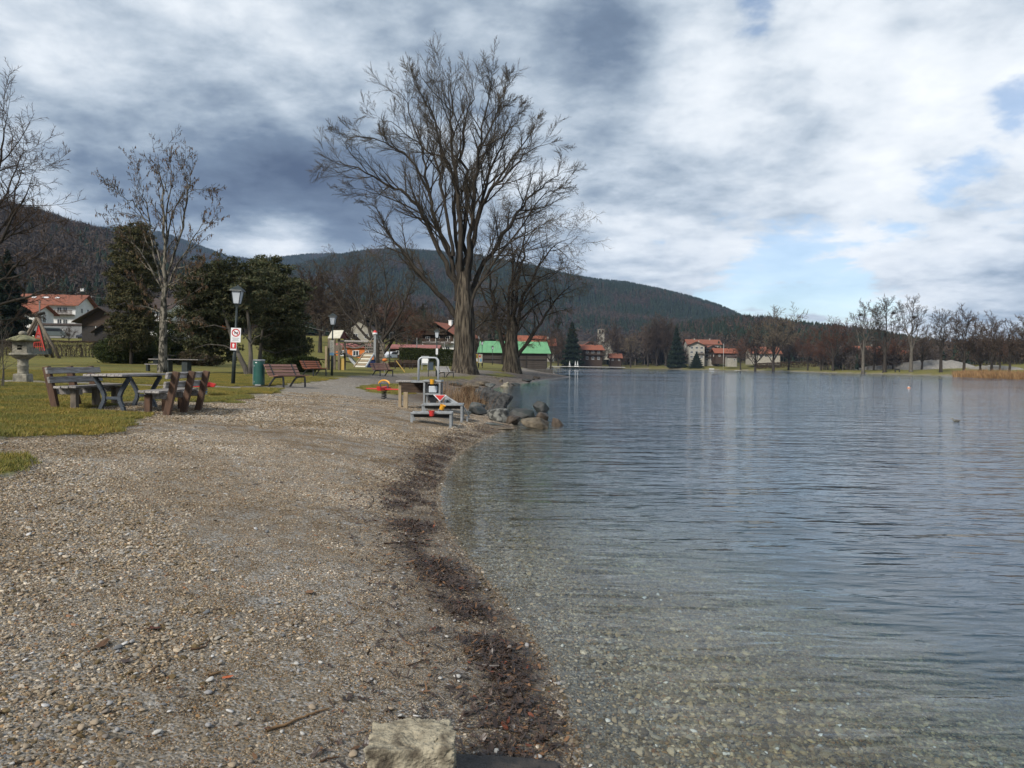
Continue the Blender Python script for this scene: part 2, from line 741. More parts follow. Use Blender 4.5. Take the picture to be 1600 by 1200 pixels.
def ground_material():
    m = bpy.data.materials.new('ground')
    m.use_nodes = True
    nt = m.node_tree
    N = nt.nodes.new
    L = nt.links.new
    b = nt.nodes['Principled BSDF']
    b.inputs['Specular IOR Level'].default_value = 0.2
    g = N('ShaderNodeNewGeometry')
    pos = g.outputs['Position']

    def attr(n):
        a = N('ShaderNodeAttribute')
        a.attribute_name = n
        return a.outputs['Fac']

    def noise(s, det=5, rough=0.6, vec=pos):
        n = N('ShaderNodeTexNoise')
        n.inputs['Scale'].default_value = s
        n.inputs['Detail'].default_value = det
        n.inputs['Roughness'].default_value = rough
        L(vec, n.inputs['Vector'])
        return n.outputs[0]

    def mr(v, a, b_, c=0.0, d=1.0):
        n = N('ShaderNodeMapRange')
        n.inputs['From Min'].default_value = a
        n.inputs['From Max'].default_value = b_
        n.inputs['To Min'].default_value = c
        n.inputs['To Max'].default_value = d
        L(v, n.inputs['Value'])
        return n.outputs[0]

    def mix(f, A, B, bt='MIX'):
        n = N('ShaderNodeMix')
        n.data_type = 'RGBA'
        n.blend_type = bt
        for k, v in (('Factor', f), ('A', A), ('B', B)):
            if isinstance(v, tuple):
                n.inputs[k].default_value = (*v, 1)
            elif isinstance(v, float):
                n.inputs[k].default_value = v
            else:
                L(v, n.inputs[k])
        return n.outputs['Result']

    def mul(a, b_):
        n = N('ShaderNodeMath')
        n.operation = 'MULTIPLY'
        L(a, n.inputs[0])
        if isinstance(b_, float):
            n.inputs[1].default_value = b_
        else:
            L(b_, n.inputs[1])
        return n.outputs[0]

    def vor(s):
        v = N('ShaderNodeTexVoronoi')
        v.inputs['Scale'].default_value = s
        L(pos, v.inputs['Vector'])
        sp = N('ShaderNodeSeparateColor')
        L(v.outputs['Color'], sp.inputs[0])
        return sp.outputs[0], v.outputs['Distance']

    def ramp(f, stops):
        r = N('ShaderNodeValToRGB')
        r.color_ramp.interpolation = 'CONSTANT'
        r.color_ramp.elements[0].position = 0
        r.color_ramp.elements[0].color = (*stops[0][1], 1)
        r.color_ramp.elements[1].position = stops[1][0]
        r.color_ramp.elements[1].color = (*stops[1][1], 1)
        for p, c in stops[2:]:
            e = r.color_ramp.elements.new(p)
            e.color = (*c, 1)
        L(f, r.inputs[0])
        return r.outputs[0]
    pal = [(0, (0.10, 0.080, 0.055)), (0.16, (0.19, 0.165, 0.13)), (0.32, (0.27, 0.25, 0.215)), (0.46, (0.125, 0.115, 0.095)), (0.58, (0.34, 0.325, 0.295)),
           (0.70, (0.225, 0.165, 0.10)), (0.79, (0.30, 0.30, 0.295)), (0.89, (0.50, 0.48, 0.44)), (0.95, (0.055, 0.05, 0.045))]
    c1, d1 = vor(48.0)
    c2, d2 = vor(110.0)
    peb = mix(mr(noise(9, 3), 0.42, 0.58), ramp(c1, pal), ramp(c2, pal))
    # damp brown sand between the stones in broad patches
    sand = mr(noise(0.9, 5, 0.65), 0.38, 0.64)
    sandc = mix(mr(noise(220, 2), 0.3, 0.7), (0.125, 0.094, 0.058), (0.24, 0.195, 0.14))
    peb = mix(mul(sand, 0.55), peb, sandc)
    # further off the gravel is finer and paler
    sp = N('ShaderNodeSeparateXYZ')
    L(pos, sp.inputs[0])
    fine = mr(sp.outputs['Y'], 14, 38)
    patc = mix(mr(noise(1.3, 6, 0.7), 0.35, 0.65), (0.30, 0.245, 0.175), (0.215, 0.168, 0.115))
    c3, d3 = vor(13.0)
    patc = mix(0.35, patc, mix(mr(noise(24, 3), 0.35, 0.65), (0.14, 0.125, 0.10), (0.42, 0.395, 0.35)))
    patc = mix(0.5, patc, ramp(c3, pal))
    grav = mix(fine, peb, patc)
    # under water: greenish algae film
    uw = mr(sp.outputs['Z'], 0.0, -0.35)
    bedc = mix(0.6, grav, mix(mr(noise(1.7, 5, 0.7), 0.35, 0.65), (0.125, 0.112, 0.065), (0.19, 0.175, 0.115)))
    grav = mix(uw, grav, bedc)
    # wet rim above the waterline
    wetr = mr(sp.outputs['Z'], 0.15, 0.04)
    uw2 = mr(sp.outputs['Z'], -0.02, 0.0)
    grav = mix(mul(wetr, 0.55), grav, (0.075, 0.06, 0.045))
    # leaf and twig litter
    deb = attr('debris')
    cdv, ddv = vor(36.0)
    debc = ramp(cdv, [(0, (0.03, 0.02, 0.014)), (0.35, (0.06, 0.035, 0.02)), (0.6, (0.02, 0.016, 0.014)), (0.8, (0.12, 0.055, 0.025)), (0.92, (0.2, 0.17, 0.13))])
    grav = mix(mul(deb, 0.85), grav, debc)
    stc1, std1 = vor(3.2)
    stc2, std2 = vor(9.0)
    spal = [(0, (0.10, 0.078, 0.06)), (0.25, (0.17, 0.145, 0.12)), (0.45, (0.065, 0.055, 0.048)), (0.62, (0.13, 0.095, 0.07)), (0.78, (0.24, 0.21, 0.175)), (0.92, (0.05, 0.045, 0.04))]
    grav = mix(mul(attr('stony'), 1.0), grav, mix(0.5, ramp(stc1, spal), ramp(stc2, spal)))
    grav = mix(mul(attr('dry'), 0.8), grav, mix(mr(noise(6, 5), 0.35, 0.65), (0.10, 0.06, 0.035), (0.05, 0.035, 0.022)))
    # lawn: yellow-green winter grass, moss, bare brown
    gn = mr(noise(0.55, 6, 0.7), 0.38, 0.62)
    gcol = mix(gn, (0.235, 0.19, 0.040), (0.14, 0.148, 0.036))
    gcol = mix(mul(mr(noise(2.6, 5, 0.7), 0.5, 0.66), 0.75), gcol, (0.17, 0.128, 0.045))
    gcol = mix(mul(mr(noise(0.3, 5, 0.75), 0.56, 0.68), 0.7), gcol, (0.105, 0.075, 0.04))
    gcol = mix(mul(mr(noise(30, 4), 0.4, 0.6), 0.5), gcol, (0.05, 0.055, 0.018))
    gm = attr('grass')
    col = mix(gm, grav, gcol)
    # the forest floor far off
    ff = mr(sp.outputs['Y'], 420, 620)
    col = mix(ff, col, mix(mr(noise(0.02, 5), 0.4, 0.6), (0.05, 0.042, 0.025), (0.035, 0.04, 0.018)))
    L(col, b.inputs['Base Color'])
    rg = N('ShaderNodeMapRange')
    rg.inputs['To Min'].default_value = 0.9
    rg.inputs['To Max'].default_value = 0.45
    L(mul(wetr, mr(gm, 0, 1, 1, 0)), rg.inputs['Value'])
    L(rg.outputs[0], b.inputs['Roughness'])
    # relief
    hn = N('ShaderNodeMath')
    hn.operation = 'ADD'
    L(mul(mr(d1, 0.0, 0.6, 1, 0), 0.7), hn.inputs[0])
    L(mul(noise(30, 6), 1.2), hn.inputs[1])
    bp = N('ShaderNodeBump')
    bp.inputs['Strength'].default_value = 0.9
    bp.inputs['Distance'].default_value = 0.012
    L(hn.outputs[0], bp.inputs['Height'])
    L(bp.outputs[0], b.inputs['Normal'])
    return m


def debris_mask(x, y, d):
    w = np.clip(y / 9, 0.5, 1.5)
    c = 0.34 + 0.14 * vnoise(x * 0 + y / 1.3, y * 0, 3)
    band = np.exp(-(np.abs(d - c) / (0.22 * w + 0.06)) ** 2.4)
    n = fbm(x / 0.35, y / 0.35, 81, 4)
    n2 = fbm(x / 1.1, y / 1.1, 85, 3)
    return np.clip((band * (0.50 + 1.8 * n + 0.25 * n2) + 0.10 * np.exp(-((d - 0.5) / 0.6) ** 2)) * np.clip(1.25 - y / 24, 0.35, 1), 0, 1) * (d > 0.04) * (y < 24) * (y > -3) * (x > -6)


X, Y, Q, NTH = polar_grid(0.35, 9000, 1.0225, 520, 44, 50)
# centre cap
X = np.append(X, 0.0)
Y = np.append(Y, 0.0)
D = sdist(X, Y)
Z = terrain(X, Y, D)
gm = grass_mask(X, Y, D)
Z = Z + gm * (D > 0) * (0.03 * sstep(0.2, 0.8, gm)) * (Y < 60)
dm = debris_mask(X, Y, D)
cap = np.array([[len(X) - 1, (j + 2) % NTH, (j + 1) % NTH, j] for j in range(0, NTH, 2)])[:, ::-1]
Q = np.concatenate([Q, cap[:, ::-1]])
gnd_mat = ground_material()
me_v = np.stack([X, Y, Z], -1)
stony = sstep(10.0, 3.0, D) * sstep(34, 44, Y) * (D > -1) * (Y < 200) * (np.abs(X) < 60)
dry = np.exp(-(((X + 2.9) / 1.8) ** 2 + ((Y - 33.5) / 5.5) ** 2))
gnd = np_mesh('ground', me_v, Q, gnd_mat, smooth=True, attrs={'grass': gm, 'debris': dm, 'stony': stony, 'dry': np.clip(dry * 1.6, 0, 1)})
tag(gnd, None, None, kind='structure')


# ------------------------------------------------------------------ water
def water_material():
    m = bpy.data.materials.new('water')
    m.use_nodes = True
    nt = m.node_tree
    nt.nodes.clear()
    N = nt.nodes.new
    L = nt.links.new
    out = N('ShaderNodeOutputMaterial')
    g = N('ShaderNodeNewGeometry')
    pos = g.outputs['Position']

    def wavenoise(scale, rz, stretch, det, dist=0.0):
        mp = N('ShaderNodeMapping')
        mp.inputs['Rotation'].default_value = (0, 0, rz)
        mp.inputs['Scale'].default_value = stretch
        L(pos, mp.inputs[0])
        n = N('ShaderNodeTexNoise')
        n.inputs['Scale'].default_value = scale
        n.inputs['Detail'].default_value = det
        n.inputs['Roughness'].default_value = 0.5
        n.inputs['Distortion'].default_value = dist
        L(mp.outputs[0], n.inputs['Vector'])
        return n.outputs[0]

    def op(o, a, b_):
        n = N('ShaderNodeMath')
        n.operation = o
        for i, v in enumerate((a, b_)):
            if isinstance(v, float):
                n.inputs[i].default_value = v
            else:
                L(v, n.inputs[i])
        return n.outputs[0]
    w1 = wavenoise(4.6, math.radians(-14), (0.30, 1, 1), 2, 0.35)
    w2 = wavenoise(12.0, math.radians(-24), (0.40, 1, 1), 3)
    w3 = wavenoise(1.2, math.radians(-6), (0.35, 1, 1), 3)
    w4 = wavenoise(0.045, 0.1, (0.35, 1, 1), 4)      # calmer and rougher stretches of the lake
    mrp = N('ShaderNodeMapRange')
    mrp.inputs['From Min'].default_value = 0.40
    mrp.inputs['From Max'].default_value = 0.60
    mrp.inputs['To Min'].default_value = 0.55
    mrp.inputs['To Max'].default_value = 1.15
    L(w4, mrp.inputs['Value'])
    hgt = op('ADD', op('ADD', op('MULTIPLY', w1, 1.0), op('MULTIPLY', w2, 0.22)), op('MULTIPLY', w3, 2.6))
    hgt = op('MULTIPLY', hgt, mrp.outputs[0])
    # little waves die out in the shallows of the bay
    at = N('ShaderNodeAttribute')
    at.attribute_name = 'calm'
    hgt = op('MULTIPLY', hgt, at.outputs['Fac'])
    bp = N('ShaderNodeBump')
    bp.inputs['Strength'].default_value = 1.0
    bp.inputs['Distance'].default_value = 0.052
    L(hgt, bp.inputs['Height'])
    fr = N('ShaderNodeFresnel')
    fi = N('ShaderNodeMapRange')          # the same interface seen from either side (no total reflection from below)
    fi.inputs['To Min'].default_value = 1.333
    fi.inputs['To Max'].default_value = 1 / 1.333
    L(g.outputs['Backfacing'], fi.inputs['Value'])
    L(fi.outputs[0], fr.inputs['IOR'])
    L(bp.outputs[0], fr.inputs['Normal'])
    gl = N('ShaderNodeBsdfGlossy')
    gl.inputs['Roughness'].default_value = 0.03
    gl.inputs['Color'].default_value = (1, 1, 1, 1)
    L(bp.outputs[0], gl.inputs['Normal'])
    tr = N('ShaderNodeBsdfTransparent')
    tr.inputs['Color'].default_value = (0.93, 0.97, 0.95, 1)
    mx = N('ShaderNodeMixShader')
    L(fr.outputs[0], mx.inputs[0])
    L(tr.outputs[0], mx.inputs[1])
    L(gl.outputs[0], mx.inputs[2])
    L(mx.outputs[0], out.inputs['Surface'])
    va = N('ShaderNodeVolumeAbsorption')
    va.inputs['Color'].default_value = (0.40, 0.60, 0.70, 1)
    va.inputs['Density'].default_value = 0.62
    vs = N('ShaderNodeVolumeScatter')
    vs.inputs['Color'].default_value = (0.55, 0.73, 1.0, 1)
    vs.inputs['Density'].default_value = 0.062
    ad = N('ShaderNodeAddShader')
    L(va.outputs[0], ad.inputs[0])
    L(vs.outputs[0], ad.inputs[1])
    L(ad.outputs[0], out.inputs['Volume'])
    return m


def build_water():
    X, Y, Q, nt = polar_grid(0.5, 1200, 1.05, 150, 60, 30)
    d = sdist(X, Y)
    nv = len(X)
    calm = (0.4 + 0.6 * sstep(0.0, 3.5, -d)) * (1 - 0.25 * sstep(12, 70, np.hypot(X, Y)))
    V = np.stack([X, Y, np.zeros(nv)], -1)
    Vb = V.copy()
    Vb[:, 2] = -5.0
    n_r = nv // nt
    rim = np.arange(nt) + (n_r - 1) * nt
    rim2 = np.roll(rim, -1)
    side = np.stack([rim2, rim, rim + nv, rim2 + nv], -1)
    inn = np.arange(nt)
    inn2 = np.roll(inn, -1)
    side2 = np.stack([inn, inn2, inn2 + nv, inn + nv], -1)
    FQ = np.concatenate([Q, (Q + nv)[:, ::-1], side, side2])
    o = np_mesh('lake_water', np.concatenate([V, Vb]), FQ, water_material(), smooth=False, attrs={'calm': np.concatenate([calm, calm])})
    tag(o, None, None, kind='structure')


build_water()


# ------------------------------------------------------------------ scattering with geometry nodes
def proto_collection(name, objs):
    c = bpy.data.collections.new(name)
    for o in objs:
        for cc in list(o.users_collection):
            cc.objects.unlink(o)
        c.objects.link(o)
    return c


def scatter(name, pts, rots, scls, idx, coll, label=None, cat=None):
    n = len(pts)
    me = bpy.data.meshes.new(name)
    me.vertices.add(n)
    me.vertices.foreach_set('co', np.asarray(pts, dtype=np.float32).ravel())
    a = me.attributes.new('rot', 'FLOAT_VECTOR', 'POINT')
    a.data.foreach_set('vector', np.asarray(rots, dtype=np.float32).ravel())
    scls = np.asarray(scls, dtype=np.float32)
    if scls.ndim == 1:
        scls = np.stack([scls] * 3, -1)
    a = me.attributes.new('scl', 'FLOAT_VECTOR', 'POINT')
    a.data.foreach_set('vector', scls.ravel())
    a = me.attributes.new('idx', 'INT', 'POINT')
    a.data.foreach_set('value', np.asarray(idx, dtype=np.int32).ravel())
    o = link(name, me)
    ng = bpy.data.node_groups.new(name, 'GeometryNodeTree')
    ng.interface.new_socket('Geometry', in_out='INPUT', socket_type='NodeSocketGeometry')
    ng.interface.new_socket('Geometry', in_out='OUTPUT', socket_type='NodeSocketGeometry')
    N = ng.nodes.new
    L = ng.links.new
    gi = N('NodeGroupInput')
    go = N('NodeGroupOutput')
    ip = N('GeometryNodeInstanceOnPoints')
    ci = N('GeometryNodeCollectionInfo')
    ci.inputs['Collection'].default_value = coll
    ci.inputs['Separate Children'].default_value = True
    ci.inputs['Reset Children'].default_value = True

    def na(nm, t):
        x = N('GeometryNodeInputNamedAttribute')
        x.data_type = t
        x.inputs['Name'].default_value = nm
        return x.outputs[0]
    L(gi.outputs[0], ip.inputs['Points'])
    L(ci.outputs[0], ip.inputs['Instance'])
    ip.inputs['Pick Instance'].default_value = True
    L(na('idx', 'INT'), ip.inputs['Instance Index'])
    er = N('FunctionNodeEulerToRotation')
    L(na('rot', 'FLOAT_VECTOR'), er.inputs[0])
    L(er.outputs[0], ip.inputs['Rotation'])
    L(na('scl', 'FLOAT_VECTOR'), ip.inputs['Scale'])
    L(ip.outputs[0], go.inputs[0])
    md = o.modifiers.new('scatter', 'NODES')
    md.node_group = ng
    tag(o, label, cat, kind='stuff')
    return o


# unit pebble: a rounded lump of 14 vertices
_pv = []
for zz_, rr_, nn_, of_ in ((-0.8, 0.5, 4, 0.0), (0.0, 1.0, 6, 0.3), (0.75, 0.55, 4, 0.6)):
    for k in range(nn_):
        t = 2 * PI * k / nn_ + of_
        _pv.append((rr_ * math.cos(t), rr_ * math.sin(t), zz_))


def ico12():
    t = (1 + 5 ** 0.5) / 2
    v = np.array([(-1, t, 0), (1, t, 0), (-1, -t, 0), (1, -t, 0), (0, -1, t), (0, 1, t), (0, -1, -t), (0, 1, -t), (t, 0, -1), (t, 0, 1), (-t, 0, -1), (-t, 0, 1)], float)
    v /= np.linalg.norm(v[0])
    f = np.array([(0, 11, 5), (0, 5, 1), (0, 1, 7), (0, 7, 10), (0, 10, 11), (1, 5, 9), (5, 11, 4), (11, 10, 2), (10, 7, 6), (7, 1, 8), (3, 9, 4), (3, 4, 2), (3, 2, 6), (3, 6, 8), (3, 8, 9), (4, 9, 5), (2, 4, 11), (6, 2, 10), (8, 6, 7), (9, 8, 1)])
    return v, f


PEB = np.array([(0.30, 0.28, 0.25), (0.22, 0.19, 0.15), (0.155, 0.13, 0.10), (0.36, 0.35, 0.33), (0.26, 0.275, 0.29), (0.28, 0.20, 0.12), (0.44, 0.42, 0.385), (0.10, 0.085, 0.07),
                (0.21, 0.125, 0.08), (0.56, 0.54, 0.50), (0.17, 0.175, 0.18), (0.34, 0.30, 0.235), (0.12, 0.10, 0.06), (0.28, 0.26, 0.22)])
PEB = PEB * 1.18
PEBW = np.array([12, 14, 15, 9, 8, 7, 5.5, 10, 3.5, 2.5, 9, 8, 9, 9.0])
PEBW /= PEBW.sum()


def pebble_patch(seed, n, half, smin, smax, big, mt, cols=PEB, wts=PEBW):
    rg = np.random.default_rng(seed)
    v0, f0 = ico12()
    xy = rg.uniform(-half, half, (n, 2))
    s = smin + (smax - smin) * rg.power(0.45, n) if False else smin + (smax - smin) * rg.random(n) ** 3.2
    s[: big] = smax * rg.uniform(0.9, 1.7, big)
    asp = rg.uniform(0.55, 1.0, n)
    fl = rg.uniform(0.3, 0.6, n)
    az = rg.uniform(0, 2 * PI, n)
    V = v0[None] * (1 + rg.uniform(-0.18, 0.18, (n, 12, 1)))
    V = V * np.stack([s, s * asp, s * fl], -1)[:, None, :]
    tx, ty = rg.normal(0, 0.25, n), rg.normal(0, 0.25, n)
    V[..., 2] += V[..., 0] * tx[:, None] + V[..., 1] * ty[:, None]
    c, sn = np.cos(az)[:, None], np.sin(az)[:, None]
    x = V[..., 0] * c - V[..., 1] * sn
    y = V[..., 0] * sn + V[..., 1] * c
    V[..., 0] = x + xy[:, 0:1]
    V[..., 1] = y + xy[:, 1:2]
    V[..., 2] += (s * fl * rg.uniform(-0.1, 0.9, n))[:, None]
    F = (f0[None] + 12 * np.arange(n)[:, None, None]).reshape(-1, 3)
    ci = rg.choice(len(cols), n, p=wts)
    C = cols[ci] * rg.uniform(0.8, 1.2, (n, 1))
    C = np.concatenate([np.repeat(C[:, None], 12, 1), np.ones((n, 12, 1))], -1)
    me = np_mesh('pebble_patch', V.reshape(-1, 3), F, mt, parent='MESH', cols=C.reshape(-1, 4), tri=True, smooth=False)
    return bpy.data.objects.new('pebble_patch', me)


peb_mat = mat_attr('pebbles', rough=0.75, wet=True, spec=0.25, tint=(0.8, (1.12, 1.01, 0.87), (0.74, 0.61, 0.45)))
protos = [pebble_patch(i, 520, 0.16, 0.0028, 0.0085, 9, peb_mat) for i in range(8)]
protos += [pebble_patch(50 + i, 330, 0.16, 0.004, 0.0115, 12, peb_mat) for i in range(6)]
FINEW = np.array([5, 10, 14, 2, 2, 12, 1.5, 12, 5, 0.7, 3, 6, 14, 6.0])
FINEW /= FINEW.sum()
protos += [pebble_patch(90 + i, 800, 0.16, 0.0014, 0.0055, 3, peb_mat, PEB * 0.92, FINEW) for i in range(4)]
pc = proto_collection('pebble_patches', protos)


def grad(x, y):
    e = 0.15
    h0 = terrain(x, y)
    return (terrain(x + e, y) - h0) / e, (terrain(x, y + e) - h0) / e, h0


def place_pebbles():
    rg = np.random.default_rng(3)
    st = 0.17
    xs = np.arange(-11, 8.5, st)
    ys = np.arange(1.7, 15.0, st)
    Xg, Yg = np.meshgrid(xs, ys)
    Xg = (Xg + rg.uniform(-0.06, 0.06, Xg.shape)).ravel()
    Yg = (Yg + rg.uniform(-0.06, 0.06, Yg.shape)).ravel()
    k = (np.abs(Xg) < Yg * 0.76 + 0.6)
    Xg, Yg = Xg[k], Yg[k]
    st2 = 0.25
    X2, Y2 = np.meshgrid(np.arange(-18, 3, st2), np.arange(15.0, 27, st2))
    X2 = (X2 + rg.uniform(-0.09, 0.09, X2.shape)).ravel()
    Y2 = (Y2 + rg.uniform(-0.09, 0.09, Y2.shape)).ravel()
    k = (np.abs(X2) < Y2 * 0.72 + 0.6) & (rg.random(len(X2)) < np.clip((28 - Y2) / 9, 0, 1))
    n1_ = len(Xg)
    Xg, Yg = np.concatenate([Xg, X2[k]]), np.concatenate([Yg, Y2[k]])
    d = sdist(Xg, Yg)
    gmk = grass_mask(Xg, Yg, d)
    k = (gmk < 0.3) & (d > -4.6) & (rg.random(len(d)) < np.clip((d + 4.6) / 2.2, 0, 1))
    Xg, Yg, d = Xg[k], Yg[k], d[k]
    gx, gy, h = grad(Xg, Yg)
    n = len(Xg)
    rz = rg.uniform(0, 2 * PI, n)
    # tilt the patch to the slope: rotation Z first, then X, Y
    rots = []
    for i in range(n):
        nrm = Vector((-gx[i], -gy[i], 1)).normalized()
        q = Vector((0, 0, 1)).rotation_difference(nrm) @ Euler((0, 0, rz[i])).to_quaternion()
        rots.append(tuple(q.to_euler()))
    coarse = fbm(Xg / 1.6, Yg / 1.6, 33, 3) + 0.5 * sstep(-2.5, -7, Xg)
    idx = np.where(coarse > 0.12, rg.integers(8, 14, n), rg.integers(0, 8, n))
    sandy = fbm(Xg / 2.3 + 4, Yg / 2.3, 37, 4) + 0.25 * np.exp(-((Xg + 0.9 + 0.12 * Yg) / 0.7) ** 2)
    idx = np.where((sandy > 0.12) & (rg.random(n) < 0.85), rg.integers(14, 18, n), idx)
    idx = np.where(d < 0, rg.integers(8, 14, n), idx)
    sc = np.where(d < -0.4, 1.5, 1.0) * rg.uniform(0.9, 1.15, n) * np.where(Yg > 15, 1.35, 1.0)
    pts = np.stack([Xg, Yg, h - 0.001], -1)
    scatter('beach_pebbles', pts, rots, sc, idx, pc, 'loose grey and tan gravel covering the beach and the shallow lake bed', 'gravel')
    print('pebble patches', n)


place_pebbles()


def loose_stones():
    rg = np.random.default_rng(15)
    v0, f0 = ico12()
    prs = []
    for i, c in enumerate([(0.46, 0.44, 0.40), (0.30, 0.29, 0.28), (0.20, 0.17, 0.14), (0.33, 0.26, 0.18), (0.15, 0.15, 0.15), (0.55, 0.53, 0.50)]):
        import bmesh
        bm = bmesh.new()
        bmesh.ops.create_icosphere(bm, subdivisions=2, radius=1)
        for v in bm.verts:
            k = 1 + 0.14 * math.sin(v.co.x * 3 + i) + 0.10 * math.sin(v.co.y * 4 + 2 * i)
            v.co = Vector((v.co.x * k, v.co.y * k * (0.6 + 0.06 * i), v.co.z * 0.38 * k))
        me = bpy.data.meshes.new('loose_stone')
        bm.to_mesh(me)
        bm.free()
        me.materials.append(mat('loose_stone_%s' % 'abcdef'[i], c, tuple(x * 0.75 for x in c), scale=4, rough=0.75))
        me.polygons.foreach_set('use_smooth', [True] * len(me.polygons))
        prs.append(bpy.data.objects.new('loose_stone', me))
    col = proto_collection('loose_stones', prs)
    n = 2600
    y = 2.2 + 15 * rg.random(n) ** 1.6
    x = rg.uniform(-0.75, 0.75, n) * y + 0.2
    d = sdist(x, y)
    k = (d > -2.6) & (grass_mask(x, y, d) < 0.2)
    x, y = x[k], y[k]
    n = len(x)
    s_ = 0.009 + 0.014 * rg.random(n) ** 3
    rots = np.stack([rg.normal(0, 0.2, n), rg.normal(0, 0.2, n), rg.uniform(0, 6.28, n)], -1)
    scatter('loose_stones', np.stack([x, y, terrain(x, y) + 0.008 + s_ * 0.1], -1), rots, s_, rg.choice(6, n, p=[0.2, 0.25, 0.2, 0.15, 0.12, 0.08]), col, 'larger rounded stones lying singly on the gravel beach and lake bed', 'stones')


loose_stones()


# larger single pebbles, leaves and litter
def leaf_mesh(seed, kind):
    rg = random.Random(seed)
    mb = MB()
    n = 9
    if kind == 'oval':
        pts = []
        for k in range(10):
            t = 2 * PI * k / 10
            pts.append((math.cos(t), 0.42 * math.sin(t) * (1 - 0.25 * math.cos(t))))
    elif kind == 'strip':
        pts = [(-1, -0.08), (0, -0.12), (1, -0.05), (1, 0.06), (0, 0.12), (-1, 0.07)]
    else:   # lobed
        pts = []
        for k in range(15):
            t = 2 * PI * k / 15 + PI
            r = (1.0 if k % 3 == 1 else 0.5) * rg.uniform(0.8, 1.05)
            if k == 0:
                r = 0.35
            pts.append((r * math.cos(t), r * math.sin(t)))
    vs = [(0, 0, 0.03)]
    cur = rg.uniform(0.1, 0.45)
    for x, y in pts:
        vs.append((x, y, cur * (x * x * 0.4 + y * y * 0.9) * rg.uniform(0.5, 1.4)))
    m = len(pts)
    fs = [(0, 1 + i, 1 + (i + 1) % m) for i in range(m)]
    mb._add(vs, fs)
    return mb


leaf_dark = mat('leaf_dark', (0.028, 0.018, 0.013), (0.055, 0.032, 0.02), scale=3, rough=0.45, rnd=0.5, spec=0.5)
leaf_red = mat('leaf_red', (0.16, 0.045, 0.02), (0.10, 0.035, 0.02), scale=3, rough=0.6, rnd=0.4)
leaf_tan = mat('leaf_tan', (0.17, 0.09, 0.045), (0.11, 0.06, 0.03), scale=3, rough=0.7, rnd=0.4)
lp = []
for i, (kd, mt) in enumerate([('oval', leaf_dark), ('oval', leaf_dark), ('lobe', leaf_dark), ('strip', leaf_dark), ('oval', leaf_tan), ('strip', leaf_tan), ('oval', leaf_red), ('strip', leaf_dark), ('lobe', leaf_tan)]):
    o = leaf_mesh(i, kd).build('litter_leaf', mt, smooth=False)
    lp.append(o)
lc = proto_collection('litter_leaves', lp)


def place_litter():
    rg = np.random.default_rng(9)
    n = 420000
    y = 1.8 + 20 * rg.random(n) ** 1.5
    x = rg.uniform(-4.0, 1.2, n)
    d = sdist(x, y)
    m = debris_mask(x, y, d)
    k = rg.random(n) < m * np.where(d < 1.2, 1.0, 0.0) * 0.9
    k |= (rg.random(n) < 0.0022) & (d > 0.1)
    x, y, d, m = x[k], y[k], d[k], m[k]
    h = terrain(x, y)
    n = len(x)
    s = rg.uniform(0.006, 0.022, n) * (1 + 0.5 * (rg.random(n) < 0.15))
    rots = np.stack([rg.normal(0, 0.35, n), rg.normal(0, 0.35, n), rg.uniform(0, 6.28, n)], -1)
    idx = rg.choice(9, n, p=[0.20, 0.19, 0.13, 0.19, 0.04, 0.05, 0.02, 0.165, 0.015])
    sc = np.where(np.isin(idx, (3, 5, 7)), s * 1.8, s)
    # single leaves lying on the lawn
    y2 = rg.uniform(9, 44, 5200)
    x2 = rg.uniform(-0.75, 0.0, 5200) * y2
    d2 = sdist(x2, y2)
    k2 = (grass_mask(x2, y2, d2) > 0.6) & (fbm(x2 / 3, y2 / 3, 91, 3) + 0.25 > rg.random(5200) * 0.6)
    x2, y2 = x2[k2], y2[k2]
    n2 = len(x2)
    x, y, h, m = np.concatenate([x, x2]), np.concatenate([y, y2]), np.concatenate([h, terrain(x2, y2) + 0.035]), np.concatenate([m, np.zeros(n2)])
    rots = np.concatenate([rots, np.stack([rg.normal(0, 0.4, n2), rg.normal(0, 0.4, n2), rg.uniform(0, 6.28, n2)], -1)])
    idx = np.concatenate([idx, rg.choice([2, 4, 8, 0], n2)])
    sc = np.concatenate([sc, rg.uniform(0.03, 0.055, n2)])
    n += n2
    pts = np.stack([x, y, h + 0.009 + 0.016 * rg.random(n) * (0.3 + m)], -1)
    scatter('shore_litter', pts, rots, sc, idx, lc, 'dark wet dead leaves and twigs washed up in a line along the water edge', 'leaf litter')
    print('litter', n)


place_litter()

# ------------------------------------------------------------------ short grass
grass_mat = mat_attr('grass_blades', rough=0.7, tint=(1.1, (1.25, 1.1, 0.85), (0.72, 0.85, 0.8)))


